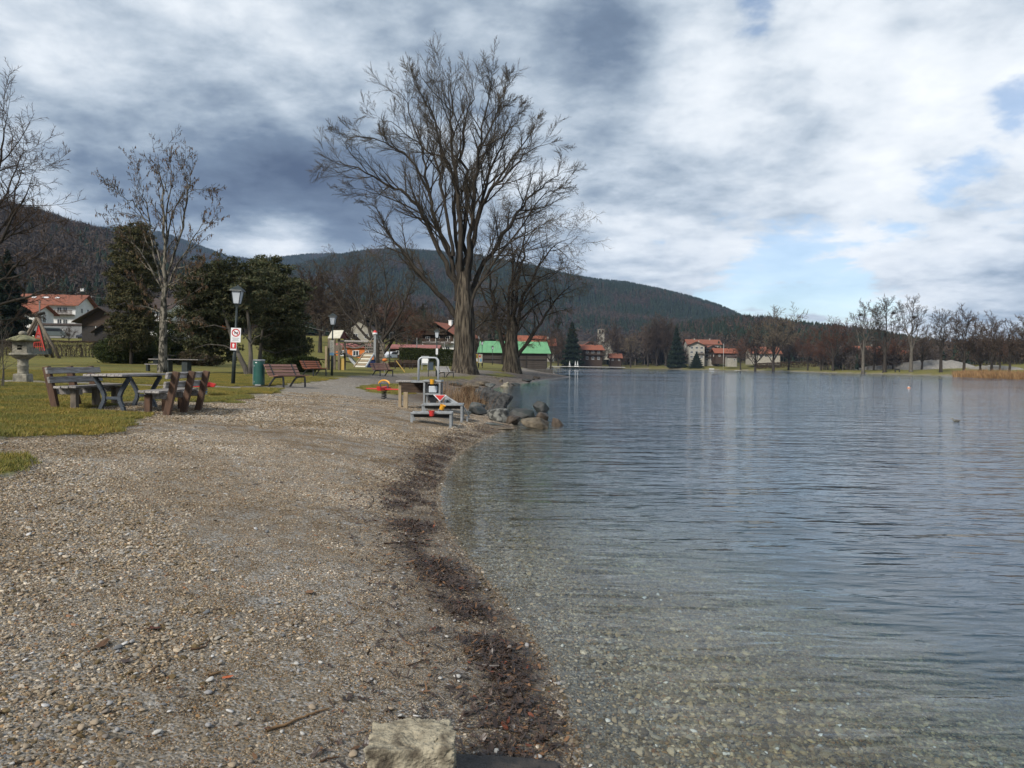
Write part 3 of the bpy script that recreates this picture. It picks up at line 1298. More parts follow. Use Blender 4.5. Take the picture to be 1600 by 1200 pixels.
def grass_patch(seed, n, half):
    rg = np.random.default_rng(seed)
    x, y = rg.uniform(-half, half, (2, n))
    h = rg.uniform(0.018, 0.05, n)
    w = rg.uniform(0.003, 0.006, n)
    az = rg.uniform(0, 2 * PI, n)
    lean = rg.uniform(0.2, 1.3, n) * h
    a2 = rg.uniform(0, 2 * PI, n)
    b0 = np.stack([x - w * np.cos(az), y - w * np.sin(az), np.zeros(n) - 0.01], -1)
    b1 = np.stack([x + w * np.cos(az), y + w * np.sin(az), np.zeros(n) - 0.01], -1)
    tp = np.stack([x + lean * np.cos(a2), y + lean * np.sin(a2), h], -1)
    V = np.stack([b0, b1, tp], 1).reshape(-1, 3)
    F = np.arange(3 * n).reshape(-1, 3)
    pal = np.array([(0.23, 0.19, 0.04), (0.165, 0.165, 0.036), (0.25, 0.195, 0.055), (0.085, 0.105, 0.025), (0.29, 0.21, 0.10)])
    C = pal[rg.choice(5, n, p=[0.32, 0.27, 0.18, 0.13, 0.10])] * rg.uniform(0.8, 1.2, (n, 1))
    C = np.concatenate([np.repeat(C[:, None], 3, 1), np.ones((n, 3, 1))], -1).reshape(-1, 4)
    me = np_mesh('grass_patch', V, F, grass_mat, parent='MESH', cols=C, tri=True)
    return bpy.data.objects.new('grass_patch', me)


gc = proto_collection('grass_patches', [grass_patch(i, 1100, 0.25) for i in range(6)])


def place_grass():
    rg = np.random.default_rng(4)
    st = 0.30
    xs = np.arange(-40, 3, st)
    ys = np.arange(5, 42, st)
    Xg, Yg = np.meshgrid(xs, ys)
    Xg = (Xg + rg.uniform(-0.12, 0.12, Xg.shape)).ravel()
    Yg = (Yg + rg.uniform(-0.12, 0.12, Yg.shape)).ravel()
    k = (np.abs(Xg) < Yg * 0.74 + 1)
    Xg, Yg = Xg[k], Yg[k]
    d = sdist(Xg, Yg)
    g = grass_mask(Xg, Yg, d)
    k = rg.random(len(Xg)) < np.clip((g - 0.45) * 2.2, 0, 1)
    Xg, Yg, g = Xg[k], Yg[k], g[k]
    h = terrain(Xg, Yg) + 0.03 * sstep(0.2, 0.8, g) - 0.004
    n = len(Xg)
    rots = np.stack([rg.normal(0, 0.03, n), rg.normal(0, 0.03, n), rg.uniform(0, 6.28, n)], -1)
    scatter('lawn_grass', np.stack([Xg, Yg, h], -1), rots, rg.uniform(0.8, 1.3, n), rg.integers(0, 6, n), gc, 'short yellow-green winter grass growing over the park lawn', 'grass')
    print('grass patches', n)


place_grass()


# ------------------------------------------------------------------ foliage made of many small faces
def tuft_mesh(rg, P, size, cols, flat=0.0, blades=2, asp=0.28, up=0.0):
    """P (n,3) centres; a few thin blades at each centre; returns V, F, C arrays (triangles)"""
    n = len(P)
    Vs, Cs = [], []
    for b in range(blades):
        d = rg.normal(0, 1, (n, 3))
        d[:, 2] = d[:, 2] * (1 - flat) + up
        d /= np.linalg.norm(d, axis=1, keepdims=True) + 1e-9
        e = np.cross(d, rg.normal(0, 1, (n, 3)))
        e /= np.linalg.norm(e, axis=1, keepdims=True) + 1e-9
        s = (size * rg.uniform(0.6, 1.4, n))[:, None]
        a = P - d * s * 0.3 - e * s * asp
        bb = P - d * s * 0.3 + e * s * asp
        t = P + d * s
        Vs.append(np.stack([a, bb, t], 1))
        c = cols[rg.integers(0, len(cols), n)] * rg.uniform(0.7, 1.3, (n, 1))
        Cs.append(np.repeat(np.concatenate([c, np.ones((n, 1))], -1)[:, None], 3, 1))
    V = np.concatenate(Vs).reshape(-1, 3)
    C = np.concatenate(Cs).reshape(-1, 4)
    F = np.arange(len(V)).reshape(-1, 3)
    return V, F, C


def lobe_points(rg, lobes, n, shell=0.55, jit=0.10, clumps=0, clump_r=0.5):
    """points through ellipsoidal lobes [(cx,cy,cz,rx,ry,rz)], denser near the surface, broken up by noise"""
    lob = np.array(lobes, float)
    vol = lob[:, 3] * lob[:, 4] * lob[:, 5]
    vol = vol ** 0.7
    k = rg.choice(len(lob), n, p=vol / vol.sum())
    d = rg.normal(0, 1, (n, 3))
    d /= np.linalg.norm(d, axis=1, keepdims=True)
    r = shell + (1 - shell) * rg.random(n) ** 0.6
    r *= 1 + rg.normal(0, jit, n)
    P = lob[k, :3] + d * r[:, None] * lob[k, 3:]
    if clumps:
        m_ = min(clumps, n)
        c_ = P[:m_]
        q = rg.integers(0, m_, n)
        sz = clump_r * rg.uniform(0.5, 1.3, m_)[q][:, None]
        e = rg.normal(0, 1, (n, 3))
        e /= np.linalg.norm(e, axis=1, keepdims=True)
        P = c_[q] + e * (rg.random(n)[:, None] ** 0.5) * sz * (1, 1, 0.42)
        return P
    nn = fbm(P[:, 0] * 1.1 + P[:, 2] * 0.7, P[:, 1] * 1.1 - P[:, 2] * 0.9, 17, 3)
    return P[nn > -0.22]


PINE = np.array([(0.105, 0.100, 0.044), (0.070, 0.075, 0.034), (0.14, 0.115, 0.055), (0.050, 0.055, 0.027)])
YEW = np.array([(0.045, 0.060, 0.020), (0.028, 0.040, 0.014), (0.070, 0.080, 0.026)])
CEDAR = np.array([(0.105, 0.09, 0.036), (0.066, 0.064, 0.027), (0.15, 0.112, 0.05), (0.045, 0.047, 0.022)])
SPRUCE = np.array([(0.015, 0.026, 0.017), (0.011, 0.020, 0.014), (0.024, 0.034, 0.021)])
BROWN = np.array([(0.070, 0.050, 0.037), (0.048, 0.037, 0.029), (0.09, 0.060, 0.040)])
PINE = PINE * (0.80, 0.88, 0.95)
CEDAR = CEDAR * (0.78, 0.86, 0.95)
fol_mat = mat_attr('foliage', rough=0.8, spec=0.15)


# ------------------------------------------------------------------ bare trees
class Tree:
    def __init__(s, seed, cfg):
        s.rg = random.Random(seed)
        s.cfg = cfg
        s.br = [[] for _ in range(6)]

    def grow(s, p, d, L, r, lvl):
        c = s.cfg
        n = c['seg'][lvl]
        pts = [p.copy()]
        rad = [r]
        w = c['wander'][lvl]
        tr = c['trop'][lvl]
        rg = s.rg
        d = d.copy()
        for i in range(n):
            d = d + Vector((rg.gauss(0, w), rg.gauss(0, w), rg.gauss(0, w) + tr))
            d.normalize()
            p = p + d * (L / n)
            pts.append(p.copy())
            rad.append(max(r * (1 - (i + 1) / n * 0.82), c['rmin']))
        s.add(pts, rad, lvl)

    def add(s, pts, rad, lvl):
        s.br[lvl].append((pts, rad))
        if lvl < s.cfg['levels'] - 1:
            s.kids(pts, rad, lvl)

    def kids(s, pts, rad, lvl):
        c = s.cfg
        rg = s.rg
        L = sum((pts[i + 1] - pts[i]).length for i in range(len(pts) - 1))
        nk = c['kids'][lvl]
        nk = max(1, int(round(nk * rg.uniform(0.75, 1.25) * (min(1.6, L / c['ref'][lvl]) if c.get('ref') else 1))))
        t0 = c['start'][lvl]
        for k in range(nk):
            t = t0 + (1 - t0) * ((k + rg.random()) / nk)
            f = t * (len(pts) - 1)
            i = min(int(f), len(pts) - 2)
            u = f - i
            p = pts[i].lerp(pts[i + 1], u)
            r = rad[i] * (1 - u) + rad[i + 1] * u
            d = (pts[i + 1] - pts[i]).normalized()
            side = d.cross(Vector((rg.gauss(0, 1), rg.gauss(0, 1), rg.gauss(0, 1))))
            if side.length < 1e-3:
                side = d.orthogonal()
            side.normalize()
            a = math.radians(rg.uniform(*c['ang'][lvl]))
            nd = d * math.cos(a) + side * math.sin(a)
            nl = c['len'][lvl] * (1 - c['taper'][lvl] * t) * rg.uniform(0.6, 1.25) * (L if c.get('rel', True) else 1)
            if c.get('lenmax'):
                nl = min(nl, c['lenmax'][lvl])
            s.grow(p, nd, nl, max(min(r * 0.62, c['rcap'][lvl + 1]), c['rmin']), lvl + 1)

    def meshes(s, split=2, sides=(9, 7, 5, 3, 3, 3)):
        a, b = MB(), MB()
        for lv, bl in enumerate(s.br):
            mb = a if lv < split else b
            for pts, rad in bl:
                fasttube(mb, pts, rad, sides[lv])
        return a, b


_CS = {n: [(math.cos(2 * PI * j / n), math.sin(2 * PI * j / n)) for j in range(n)] for n in range(3, 16)}


def fasttube(mb, pts, rad, n):
    if n == 3:
        tip = pts[-1]
        body = pts[:-1]
    else:
        tip, body = None, pts
    k = len(body)
    o = len(mb.v)
    d0 = (pts[-1] - pts[0])
    a = d0.cross(Vector((0.3, 0.2, 1)) if abs(d0.z) < 0.9 * d0.length else Vector((1, 0.1, 0)))
    a.normalize()
    cs = _CS[n]
    K = len(pts) - 1
    for i in range(k):
        d = pts[min(i + 1, K)] - pts[max(i - 1, 0)]
        d.normalize()
        a2 = a - d * a.dot(d)
        a2.normalize()
        b = d.cross(a2)
        r = rad[i]
        p = pts[i]
        for c_, s_ in cs:
            mb.v.append((p.x + (a2.x * c_ + b.x * s_) * r, p.y + (a2.y * c_ + b.y * s_) * r, p.z + (a2.z * c_ + b.z * s_) * r))
    for i in range(k - 1):
        for j in range(n):
            j2 = (j + 1) % n
            mb.f.append((o + i * n + j, o + i * n + j2, o + (i + 1) * n + j2, o + (i + 1) * n + j))
    if tip is not None:
        mb.v.append(tuple(tip))
        t = o + k * n
        for j in range(n):
            mb.f.append((o + (k - 1) * n + j, o + (k - 1) * n + (j + 1) % n, t))


# ------------------------------------------------------------------ hills and forests
conif_cols = SPRUCE


def conifer_proto(seed, h=1.0, r=0.17, cols=SPRUCE, tiers=7, k=9):
    rg = np.random.default_rng(seed)
    V, F, C = [], [], []
    for t in range(tiers):
        z0 = h * (0.10 + 0.86 * t / tiers)
        z1 = min(h, z0 + h * 0.30)
        rr = r * (1 - t / tiers) ** 0.8 * rg.uniform(0.85, 1.15) + 0.01
        o = len(V)
        V.append((0, 0, z1))
        for j in range(k):
            a = 2 * PI * (j + rg.random() * 0.7) / k
            q = rr * rg.uniform(0.65, 1.2)
            V.append((q * math.cos(a), q * math.sin(a), z0 - rg.uniform(0, 0.04) * h))
        c = cols[rg.integers(0, len(cols))] * rg.uniform(0.8, 1.2)
        C += [(*c, 1)] * (k + 1)
        F += [(o, o + 1 + j, o + 1 + (j + 1) % k) for j in range(k)]
    me = np_mesh('conifer', np.array(V), np.array(F), fol_mat, parent='MESH', cols=np.array(C), tri=True)
    return bpy.data.objects.new('conifer', me)


def brush_proto(seed, cols=BROWN, n=130):
    """a bare deciduous tree seen from far: a dome of thin upright twigs on a stem"""
    rg = np.random.default_rng(seed)
    P = lobe_points(rg, [(0, 0, 0.62, 0.30, 0.30, 0.34), (0.1, 0, 0.5, 0.26, 0.24, 0.25), (-0.1, 0.05, 0.52, 0.24, 0.26, 0.24)], n, shell=0.35)
    V, F, C = tuft_mesh(rg, P, 0.14, cols, blades=1, asp=0.10, up=0.9)
    o = len(V)
    Vt = np.array([(-0.02, 0, 0), (0.02, 0, 0), (0, 0.02, 0), (0, 0, 0.6)])
    Ft = np.array([(0, 1, 3), (1, 2, 3), (2, 0, 3)]) + o
    Ct = np.tile(np.array([[0.10, 0.085, 0.07, 1]]), (4, 1))
    me = np_mesh('bare_brush', np.concatenate([V, Vt]), np.concatenate([F, Ft]), fol_mat, parent='MESH', cols=np.concatenate([C, Ct]), tri=True)
    return bpy.data.objects.new('bare_brush', me)


GREYBR = np.array([(0.052, 0.043, 0.037), (0.038, 0.032, 0.028), (0.066, 0.054, 0.045)])
forest = proto_collection('forest_kinds', [conifer_proto(1), conifer_proto(2, r=0.15), conifer_proto(3, r=0.2), brush_proto(4), brush_proto(5, GREYBR), brush_proto(6, GREYBR * 1.25)])
# collection info sorts by name: bare_brush, .001, .002, conifer, .001, .002
hill_mat = mat('forest_floor', (0.045, 0.037, 0.025), (0.028, 0.030, 0.017), scale=0.01, rough=1.0, coords='Position', spec=0.05)


def hill(name, ridge, Dr, Dfront, base, seed, tree_px=0, back=0.35):
    """a real landform: ridge line [(px, py)] at distance Dr, sloping down to z=base at Dfront and falling behind"""
    ridge = [(a, b + tree_px) for a, b in sorted(ridge)]
    pxs = np.linspace(ridge[0][0], ridge[-1][0], 150)
    pys = np.interp(pxs, [a for a, b in ridge], [b for a, b in ridge])
    rows = 34
    V = []
    for i in range(rows):
        t = i / (rows - 4)
        for px, py in zip(pxs, pys):
            D = Dfront + (Dr - Dfront) * t
            top = PT(px, py, Dr)
            p = PT(px, py, D)
            s = t if t <= 1 else 1
            f = (0.55 * s + 0.45 * s * s * (3 - 2 * s)) if t <= 1 else 1 - back * (t - 1) * 10 * 0.3
            z = base + (top.z - base) * f
            nz = float(fbm(p.x / 260 + seed, p.y / 260, seed, 3)) * 0.13 * (top.z - base) * math.sin(PI * min(t, 1.0))
            V.append((p.x, p.y, z + nz))
    n = len(pxs)
    V = np.array(V)
    i = np.arange(rows - 1)[:, None]
    j = np.arange(n - 1)[None, :]
    Q = np.stack([i * n + j, i * n + j + 1, (i + 1) * n + j + 1, (i + 1) * n + j], -1).reshape(-1, 4)
    o = np_mesh(name, V, Q, hill_mat, smooth=True)
    tag(o, None, None, kind='structure')
    return V.reshape(rows, n, 3)


def plant_hill(V, n, seed, conif, hmin, hmax, label, name='hill_forest', ridge_boost=0.25):
    rg = np.random.default_rng(seed)
    rows, m, _ = V.shape
    a = rg.uniform(0, rows - 3.01, n)
    nb = int(n * ridge_boost)
    a[:nb] = rows - 4 - np.abs(rg.normal(0, 1.2, nb))
    a = np.clip(a, 0, rows - 2.01)
    b = rg.uniform(0, m - 1.01, n)
    i, j = a.astype(int), b.astype(int)
    u, v = (a - i)[:, None], (b - j)[:, None]
    P = (V[i, j] * (1 - u) * (1 - v) + V[i + 1, j] * u * (1 - v) + V[i, j + 1] * (1 - u) * v + V[i + 1, j + 1] * u * v)
    nn = fbm(P[:, 0] / 130, P[:, 1] / 130, seed + 3, 3)
    c = conif(a / (rows - 4), b / m) + nn * 1.1 > rg.random(n) * 0.6 + 0.2
    h = rg.uniform(hmin, hmax, n)
    idx = np.where(c, rg.integers(3, 6, n), rg.integers(0, 3, n))
    w = np.where(c, h * 1.05, h * 1.1)
    P[:, 2] -= 0.5
    rots = np.stack([np.zeros(n), np.zeros(n), rg.uniform(0, 6.28, n)], -1)
    scatter(name, P, rots, np.stack([w, w, h], -1), idx, forest, label, 'forest')


h4 = hill('far_blue_ridge', [(60, 380), (130, 354), (165, 355), (200, 356), (250, 362), (300, 379), (354, 400), (400, 405), (430, 403), (480, 397), (520, 396), (560, 400), (640, 440)], 3600, 2300, 10, 4, 7)
plant_hill(h4, 16000, 24, lambda t, b: 0.75 + 0 * t, 20, 30, 'dark blue forest on the farthest ridge in the gap behind the hills')
h1 = hill('main_mountain', [(330, 470), (400, 440), (450, 418), (500, 405), (560, 393), (600, 389), (640, 390), (700, 394), (760, 402), (830, 415), (880, 428), (930, 437), (980, 442), (1030, 452), (1080, 464), (1120, 476), (1150, 489), (1180, 506), (1230, 530), (1300, 548)], 2200, 1000, 6, 1, 11)
plant_hill(h1, 30000, 21, lambda t, b: 0.38 + 0.55 * t, 18, 28, 'dark mixed forest covering the long mountain beyond the lake')
h2 = hill('left_wooded_hill', [(-500, 240), (-200, 285), (0, 318), (60, 333), (114, 351), (168, 365), (230, 388), (300, 418), (360, 446), (420, 480), (470, 520)], 850, 330, 12, 2, 24)
plant_hill(h2, 14000, 22, lambda t, b: 0.02 + 0.50 * b, 16, 25, 'bare brown and dark evergreen forest on the near hill on the left')
h3 = hill('low_right_hill', [(960, 540), (1040, 512), (1100, 503), (1150, 497), (1200, 498), (1250, 507), (1330, 515), (1370, 520), (1420, 530), (1470, 542), (1540, 556), (1600, 566)], 850, 560, 8, 3, 20)
plant_hill(h3, 6000, 23, lambda t, b: 0.15 + 0.75 * t, 14, 21, 'dark spruce forest on the low ridge beyond the far shore')


# ------------------------------------------------------------------ trees that stand in the park
bark_pop = mat('bark_poplar', (0.135, 0.112, 0.082), (0.028, 0.023, 0.018), scale=5.0, rough=0.95, bump=0.14, bscale=7, stretch=(1, 1, 0.12), detail=7, spec=0.1, lo=0.36, hi=0.58)
bark_limb = mat_bark('bark_limbs', (0.062, 0.052, 0.040), (0.026, 0.022, 0.018), 4.0, 0.04)
bark_dark = mat_bark('bark_dark', (0.062, 0.052, 0.042), (0.030, 0.026, 0.022), 5.0, 0.04)
bark_grey = mat_bark('bark_grey', (0.15, 0.135, 0.11), (0.075, 0.066, 0.055), 6.0, 0.03)
bark_spot = mat('bark_spotted', (0.19, 0.17, 0.135), (0.04, 0.038, 0.03), scale=5.5, rough=0.9, bump=0.02, stretch=(1.2, 1.2, 0.6), lo=0.46, hi=0.54, spec=0.1)
twig_dark = mat('twigs_dark', (0.050, 0.041, 0.033), (0.085, 0.070, 0.050), scale=0.3, rough=0.95, spec=0.05)
twig_brown = mat('twigs_brown', (0.085, 0.060, 0.043), (0.055, 0.042, 0.034), scale=0.5, rough=0.95, spec=0.05, rnd=0.25)
twig_tan = mat('twigs_tan', (0.135, 0.105, 0.070), (0.085, 0.068, 0.050), scale=0.4, rough=0.95, spec=0.05, rnd=0.2)
twig_red = mat('twigs_red', (0.125, 0.058, 0.036), (0.080, 0.045, 0.032), scale=0.5, rough=0.95, spec=0.05, rnd=0.2)
twig_grey = mat('twigs_grey', (0.085, 0.072, 0.057), (0.055, 0.047, 0.038), scale=0.5, rough=0.95, spec=0.05, rnd=0.2)


def limb_tree(name, label, D, base, limbs, cfg, seed, bark, twig, group=None, spread=4.0, trunk=None, nsub=4, limb_m=None):
    """a bare tree whose main limbs follow given lines; limbs [(radius0, [(px,py)...])]"""
    b = PG(base, D)
    rt = thing(name, label, 'tree', b, group=group)
    T = Tree(seed, cfg)
    rg = random.Random(seed)
    if trunk:
        pts, rad = [], []
        for px, py, r in trunk:
            p = PT(px, py, D) - b
            pts.append(p)
            rad.append(r)
        pts[0].z = -0.3
        # bumpy fluted trunk
        mbt = MB()
        K = 22
        dense, dr = [], []
        for i in range(len(pts) - 1):
            for q in range(6):
                dense.append(pts[i].lerp(pts[i + 1], q / 6))
                dr.append(rad[i] + (rad[i + 1] - rad[i]) * q / 6)
        dense.append(pts[-1])
        dr.append(rad[-1])
        vs = []
        for i, (p, r) in enumerate(zip(dense, dr)):
            for j in range(K):
                t = 2 * PI * j / K
                fl = 1 + 0.09 * math.sin(5 * t + 0.4 + p.z * 0.12) + 0.06 * math.sin(9 * t + p.z * 0.3) + 0.05 * math.sin(3 * t + 2 + p.z * 0.2)
                vs.append((p.x + r * fl * math.cos(t), p.y + r * fl * math.sin(t), p.z))
        fs = []
        for i in range(len(dense) - 1):
            for j in range(K):
                j2 = (j + 1) % K
                fs.append((i * K + j, i * K + j2, (i + 1) * K + j2, (i + 1) * K + j))
        mbt._add(vs, fs)
    for li, (r0, path) in enumerate(limbs):
        az = rg.uniform(-1, 1)
        pts = []
        n = len(path)
        for i, (px, py) in enumerate(path):
            off = az * spread * (i / (n - 1)) ** 1.2
            pts.append(PT(px, py, D + off) - b)
        # smooth and add small wander
        dense = []
        for i in range(n - 1):
            p0 = pts[max(i - 1, 0)]
            p1, p2 = pts[i], pts[i + 1]
            p3 = pts[min(i + 2, n - 1)]
            for q in range(nsub):
                t = q / nsub
                v = 0.5 * ((2 * p1) + (p2 - p0) * t + (2 * p0 - 5 * p1 + 4 * p2 - p3) * t * t + (3 * p1 - p0 - 3 * p2 + p3) * t ** 3)
                j = 0.006 * (pts[-1] - pts[0]).length
                dense.append(v + Vector((rg.gauss(0, j), rg.gauss(0, j), rg.gauss(0, j))) * (1 if i + q else 0))
        dense.append(pts[-1])
        k = len(dense)
        rad = [max(r0 * 0.80 * (1 - i / (k - 1)) ** 1.15, cfg['rmin'] * 1.5) for i in range(k)]
        T.add(dense, rad, 0)
    a, c = T.meshes(2)
    mbt.build('trunk', bark, rt, smooth=True)
    a.build('limbs', limb_m or bark, rt, smooth=True)
    c.build('crown', twig, rt, smooth=False)
    print(name, sum(len(x) for x in T.br), 'branches')
    return rt


BIG = dict(levels=4, seg=[0, 6, 4, 2], wander=[0, 0.09, 0.10, 0.09], trop=[0, 0.07, 0.04, 0.03], kids=[20, 13, 9, 0], start=[0.22, 0.12, 0.1, 0],
           ang=[(25, 50), (22, 42), (20, 40), (0, 0)], len=[0.34, 0.46, 0.5, 0], taper=[0.70, 0.4, 0.3, 0], rcap=[9, 0.085, 0.028, 0.012], rmin=0.0085,
           lenmax=[6.8, 3.8, 2.0, 0])
bigl = [
    (0.42, [(723, 480), (719, 371), (714, 279), (705, 188), (703, 120), (692, 82)]),
    (0.40, [(716, 500), (696, 472), (663, 440), (631, 394), (608, 366), (590, 330), (572, 312)]),
    (0.40, [(715, 470), (709, 440), (682, 380), (654, 321), (618, 284), (572, 261), (530, 246), (508, 238)]),
    (0.38, [(718, 460), (709, 417), (682, 348), (668, 279), (659, 211), (636, 142), (618, 105)]),
    (0.34, [(720, 450), (716, 400), (709, 289), (693, 201), (673, 142), (664, 105)]),
    (0.42, [(727, 470), (731, 417), (738, 325), (746, 247), (751, 188), (762, 125), (770, 85)]),
    (0.34, [(733, 440), (740, 371), (760, 307), (792, 266), (829, 224), (868, 205)]),
    (0.40, [(736, 490), (740, 444), (778, 380), (810, 334), (829, 298), (862, 272), (888, 255)]),
    (0.36, [(726, 440), (728, 380), (730, 279), (723, 201), (737, 133), (742, 88)]),
    (0.24, [(708, 400), (696, 325), (682, 247), (654, 201), (612, 172), (572, 150)]),
    (0.26, [(738, 380), (755, 307), (778, 233), (797, 178), (812, 140)]),
    (0.20, [(705, 400), (690, 365), (641, 325), (580, 300), (535, 283)]),
    (0.26, [(735, 500), (745, 454), (801, 371), (847, 307), (880, 283)]),
    (0.16, [(670, 300), (640, 240), (600, 200), (560, 190), (520, 185)]),
    (0.16, [(765, 300), (800, 240), (835, 180), (840, 160)]),
    (0.14, [(690, 240), (680, 170), (650, 110), (640, 88)]),
    (0.14, [(748, 230), (770, 170), (790, 120), (796, 95)]),
    (0.13, [(735, 330), (760, 280), (772, 220), (775, 150), (772, 110)]),
    (0.12, [(715, 500), (690, 520), (660, 500), (640, 480)]),
    (0.12, [(738, 520), (760, 500), (785, 505), (800, 520)]),
]
bigl = [(r, [(a, b + (22 if b < 215 else 8 if b < 300 else 0)) for a, b in p_]) for r, p_ in bigl]
limb_tree('giant_bare_tree', 'tallest bare tree with thick fissured trunk and wide fan of limbs beside the path', 75, 725, bigl, BIG, 11, bark_pop, twig_dark, limb_m=bark_limb,
          trunk=[(725, 582, 1.5), (725, 570, 1.15), (725, 540, 0.98), (725, 500, 0.95), (725, 462, 0.72), (725, 425, 0.42)], spread=6.5)
WIL = dict(levels=4, seg=[0, 6, 4, 3], wander=[0, 0.14, 0.15, 0.15], trop=[0, 0.02, -0.08, -0.16], kids=[16, 10, 6, 0], start=[0.1, 0.1, 0.1, 0],
           ang=[(30, 75), (30, 75), (25, 70), (0, 0)], len=[0.34, 0.48, 0.55, 0], taper=[0.35, 0.4, 0.4, 0], rcap=[9, 0.10, 0.035, 0.016], rmin=0.0125,
           lenmax=[6.5, 3.6, 2.2, 0])
limb_tree('bare_willow', 'bushy bare tree with drooping twigs in front of the green roofed boathouse', 95, 800,
          [(0.42, [(790, 560), (782, 520), (770, 470), (765, 430), (775, 380), (788, 345)]),
           (0.46, [(802, 560), (804, 520), (808, 460), (815, 400), (820, 350), (818, 325)]),
           (0.34, [(806, 562), (825, 532), (850, 497), (870, 467), (890, 447), (908, 436)]),
           (0.36, [(803, 550), (812, 480), (840, 420), (868, 382), (898, 368)]),
           (0.30, [(798, 540), (795, 450), (825, 372), (855, 345)]),
           (0.24, [(790, 520), (760, 470), (745, 430), (740, 400)]),
           (0.20, [(808, 500), (830, 450), (865, 430), (890, 410)]),
           (0.20, [(800, 480), (800, 400), (795, 350), (800, 330)]),
           (0.16, [(790, 500), (765, 490), (750, 505), (742, 530)]),
           (0.16, [(812, 500), (850, 470), (870, 485), (880, 510)])], WIL, 12, bark_pop, twig_tan,
          limb_m=bark_limb, trunk=[(799, 583, 1.35), (799, 571, 1.05), (798, 545, 0.85), (799, 520, 0.6), (800, 495, 0.3)], spread=5)
CAT = dict(levels=4, seg=[0, 6, 4, 2], wander=[0, 0.10, 0.13, 0.15], trop=[0, 0.07, 0.03, -0.02], kids=[13, 8, 4, 0], start=[0.2, 0.15, 0.15, 0],
           ang=[(28, 55), (28, 60), (30, 60), (0, 0)], len=[0.30, 0.36, 0.4, 0], taper=[0.4, 0.4, 0.4, 0], rcap=[9, 0.03, 0.014, 0.008], rmin=0.0065,
           lenmax=[2.0, 1.0, 0.45, 0])
catl = [(0.15, [(256, 480), (258, 420), (257, 340), (252, 270), (244, 228)]),
        (0.09, [(257, 470), (240, 400), (225, 330), (215, 280), (208, 250)]),
        (0.09, [(258, 440), (285, 370), (300, 310), (304, 262), (298, 240)]),
        (0.07, [(257, 430), (235, 370), (205, 320), (180, 295), (168, 278)]),
        (0.08, [(258, 450), (290, 400), (320, 360), (345, 343)]),
        (0.07, [(256, 460), (220, 400), (182, 365), (155, 330)]),
        (0.07, [(257, 400), (264, 320), (270, 260), (267, 232)]),
        (0.06, [(258, 390), (278, 320), (310, 285), (335, 285)]),
        (0.05, [(257, 480), (290, 468), (330, 445)]), (0.05, [(256, 470), (222, 452), (195, 425)]),
        (0.05, [(257, 500), (285, 505), (320, 500)]), (0.05, [(256, 490), (228, 480), (200, 478)]),
        (0.045, [(256, 520), (280, 530), (310, 525)]), (0.045, [(257, 450), (300, 430), (340, 400)])]
catl = [(r, [(255 + (a - 255) * 0.86, b + (12 if b < 300 else 0)) for a, b in p_]) for r, p_ in catl]
ct = limb_tree('slim_bare_tree', 'slim bare tree with blotchy trunk and brown seed clusters behind the right picnic bench', 40, 253, catl, CAT, 13, bark_spot, twig_grey,
               trunk=[(253, 592, 0.27), (254, 570, 0.20), (255, 530, 0.185), (256, 490, 0.17), (256, 470, 0.13), (256, 450, 0.05)], spread=2.4)


def seed_pods():
    rg = np.random.default_rng(5)
    cr = [c for c in ct.children if c.name.startswith('crown')][0]
    n = len(cr.data.vertices)
    co = np.empty(n * 3, np.float32)
    cr.data.vertices.foreach_get('co', co)
    co = co.reshape(-1, 3)
    co = co[co[:, 2] > 2.2]
    P = co[rg.choice(len(co), 2300, replace=False)]
    V, F, C = [], [], []
    for p in P:
        L = rg.uniform(0.08, 0.2)
        w = rg.uniform(0.016, 0.032)
        o = len(V)
        a = rg.uniform(0, 6.28)
        dx, dy = rg.normal(0, 0.02, 2)
        V += [p, p + (w * math.cos(a), w * math.sin(a), -L * .5), p + (w * math.cos(a + 2.1), w * math.sin(a + 2.1), -L * .55), p + (w * math.cos(a + 4.2), w * math.sin(a + 4.2), -L * .5), p + (dx, dy, -L)]
        F += [(o, o + 1, o + 2), (o, o + 2, o + 3), (o, o + 3, o + 1), (o + 4, o + 2, o + 1), (o + 4, o + 3, o + 2), (o + 4, o + 1, o + 3)]
        c = (0.12, 0.075, 0.04) if rg.random() < 0.6 else (0.06, 0.04, 0.028)
        C += [(*c, 1)] * 5
    ob = np_mesh('seed_pods', np.array(V), np.array(F), fol_mat, parent=ct, cols=np.array(C), tri=True)
    ob['kind'] = 'stuff'


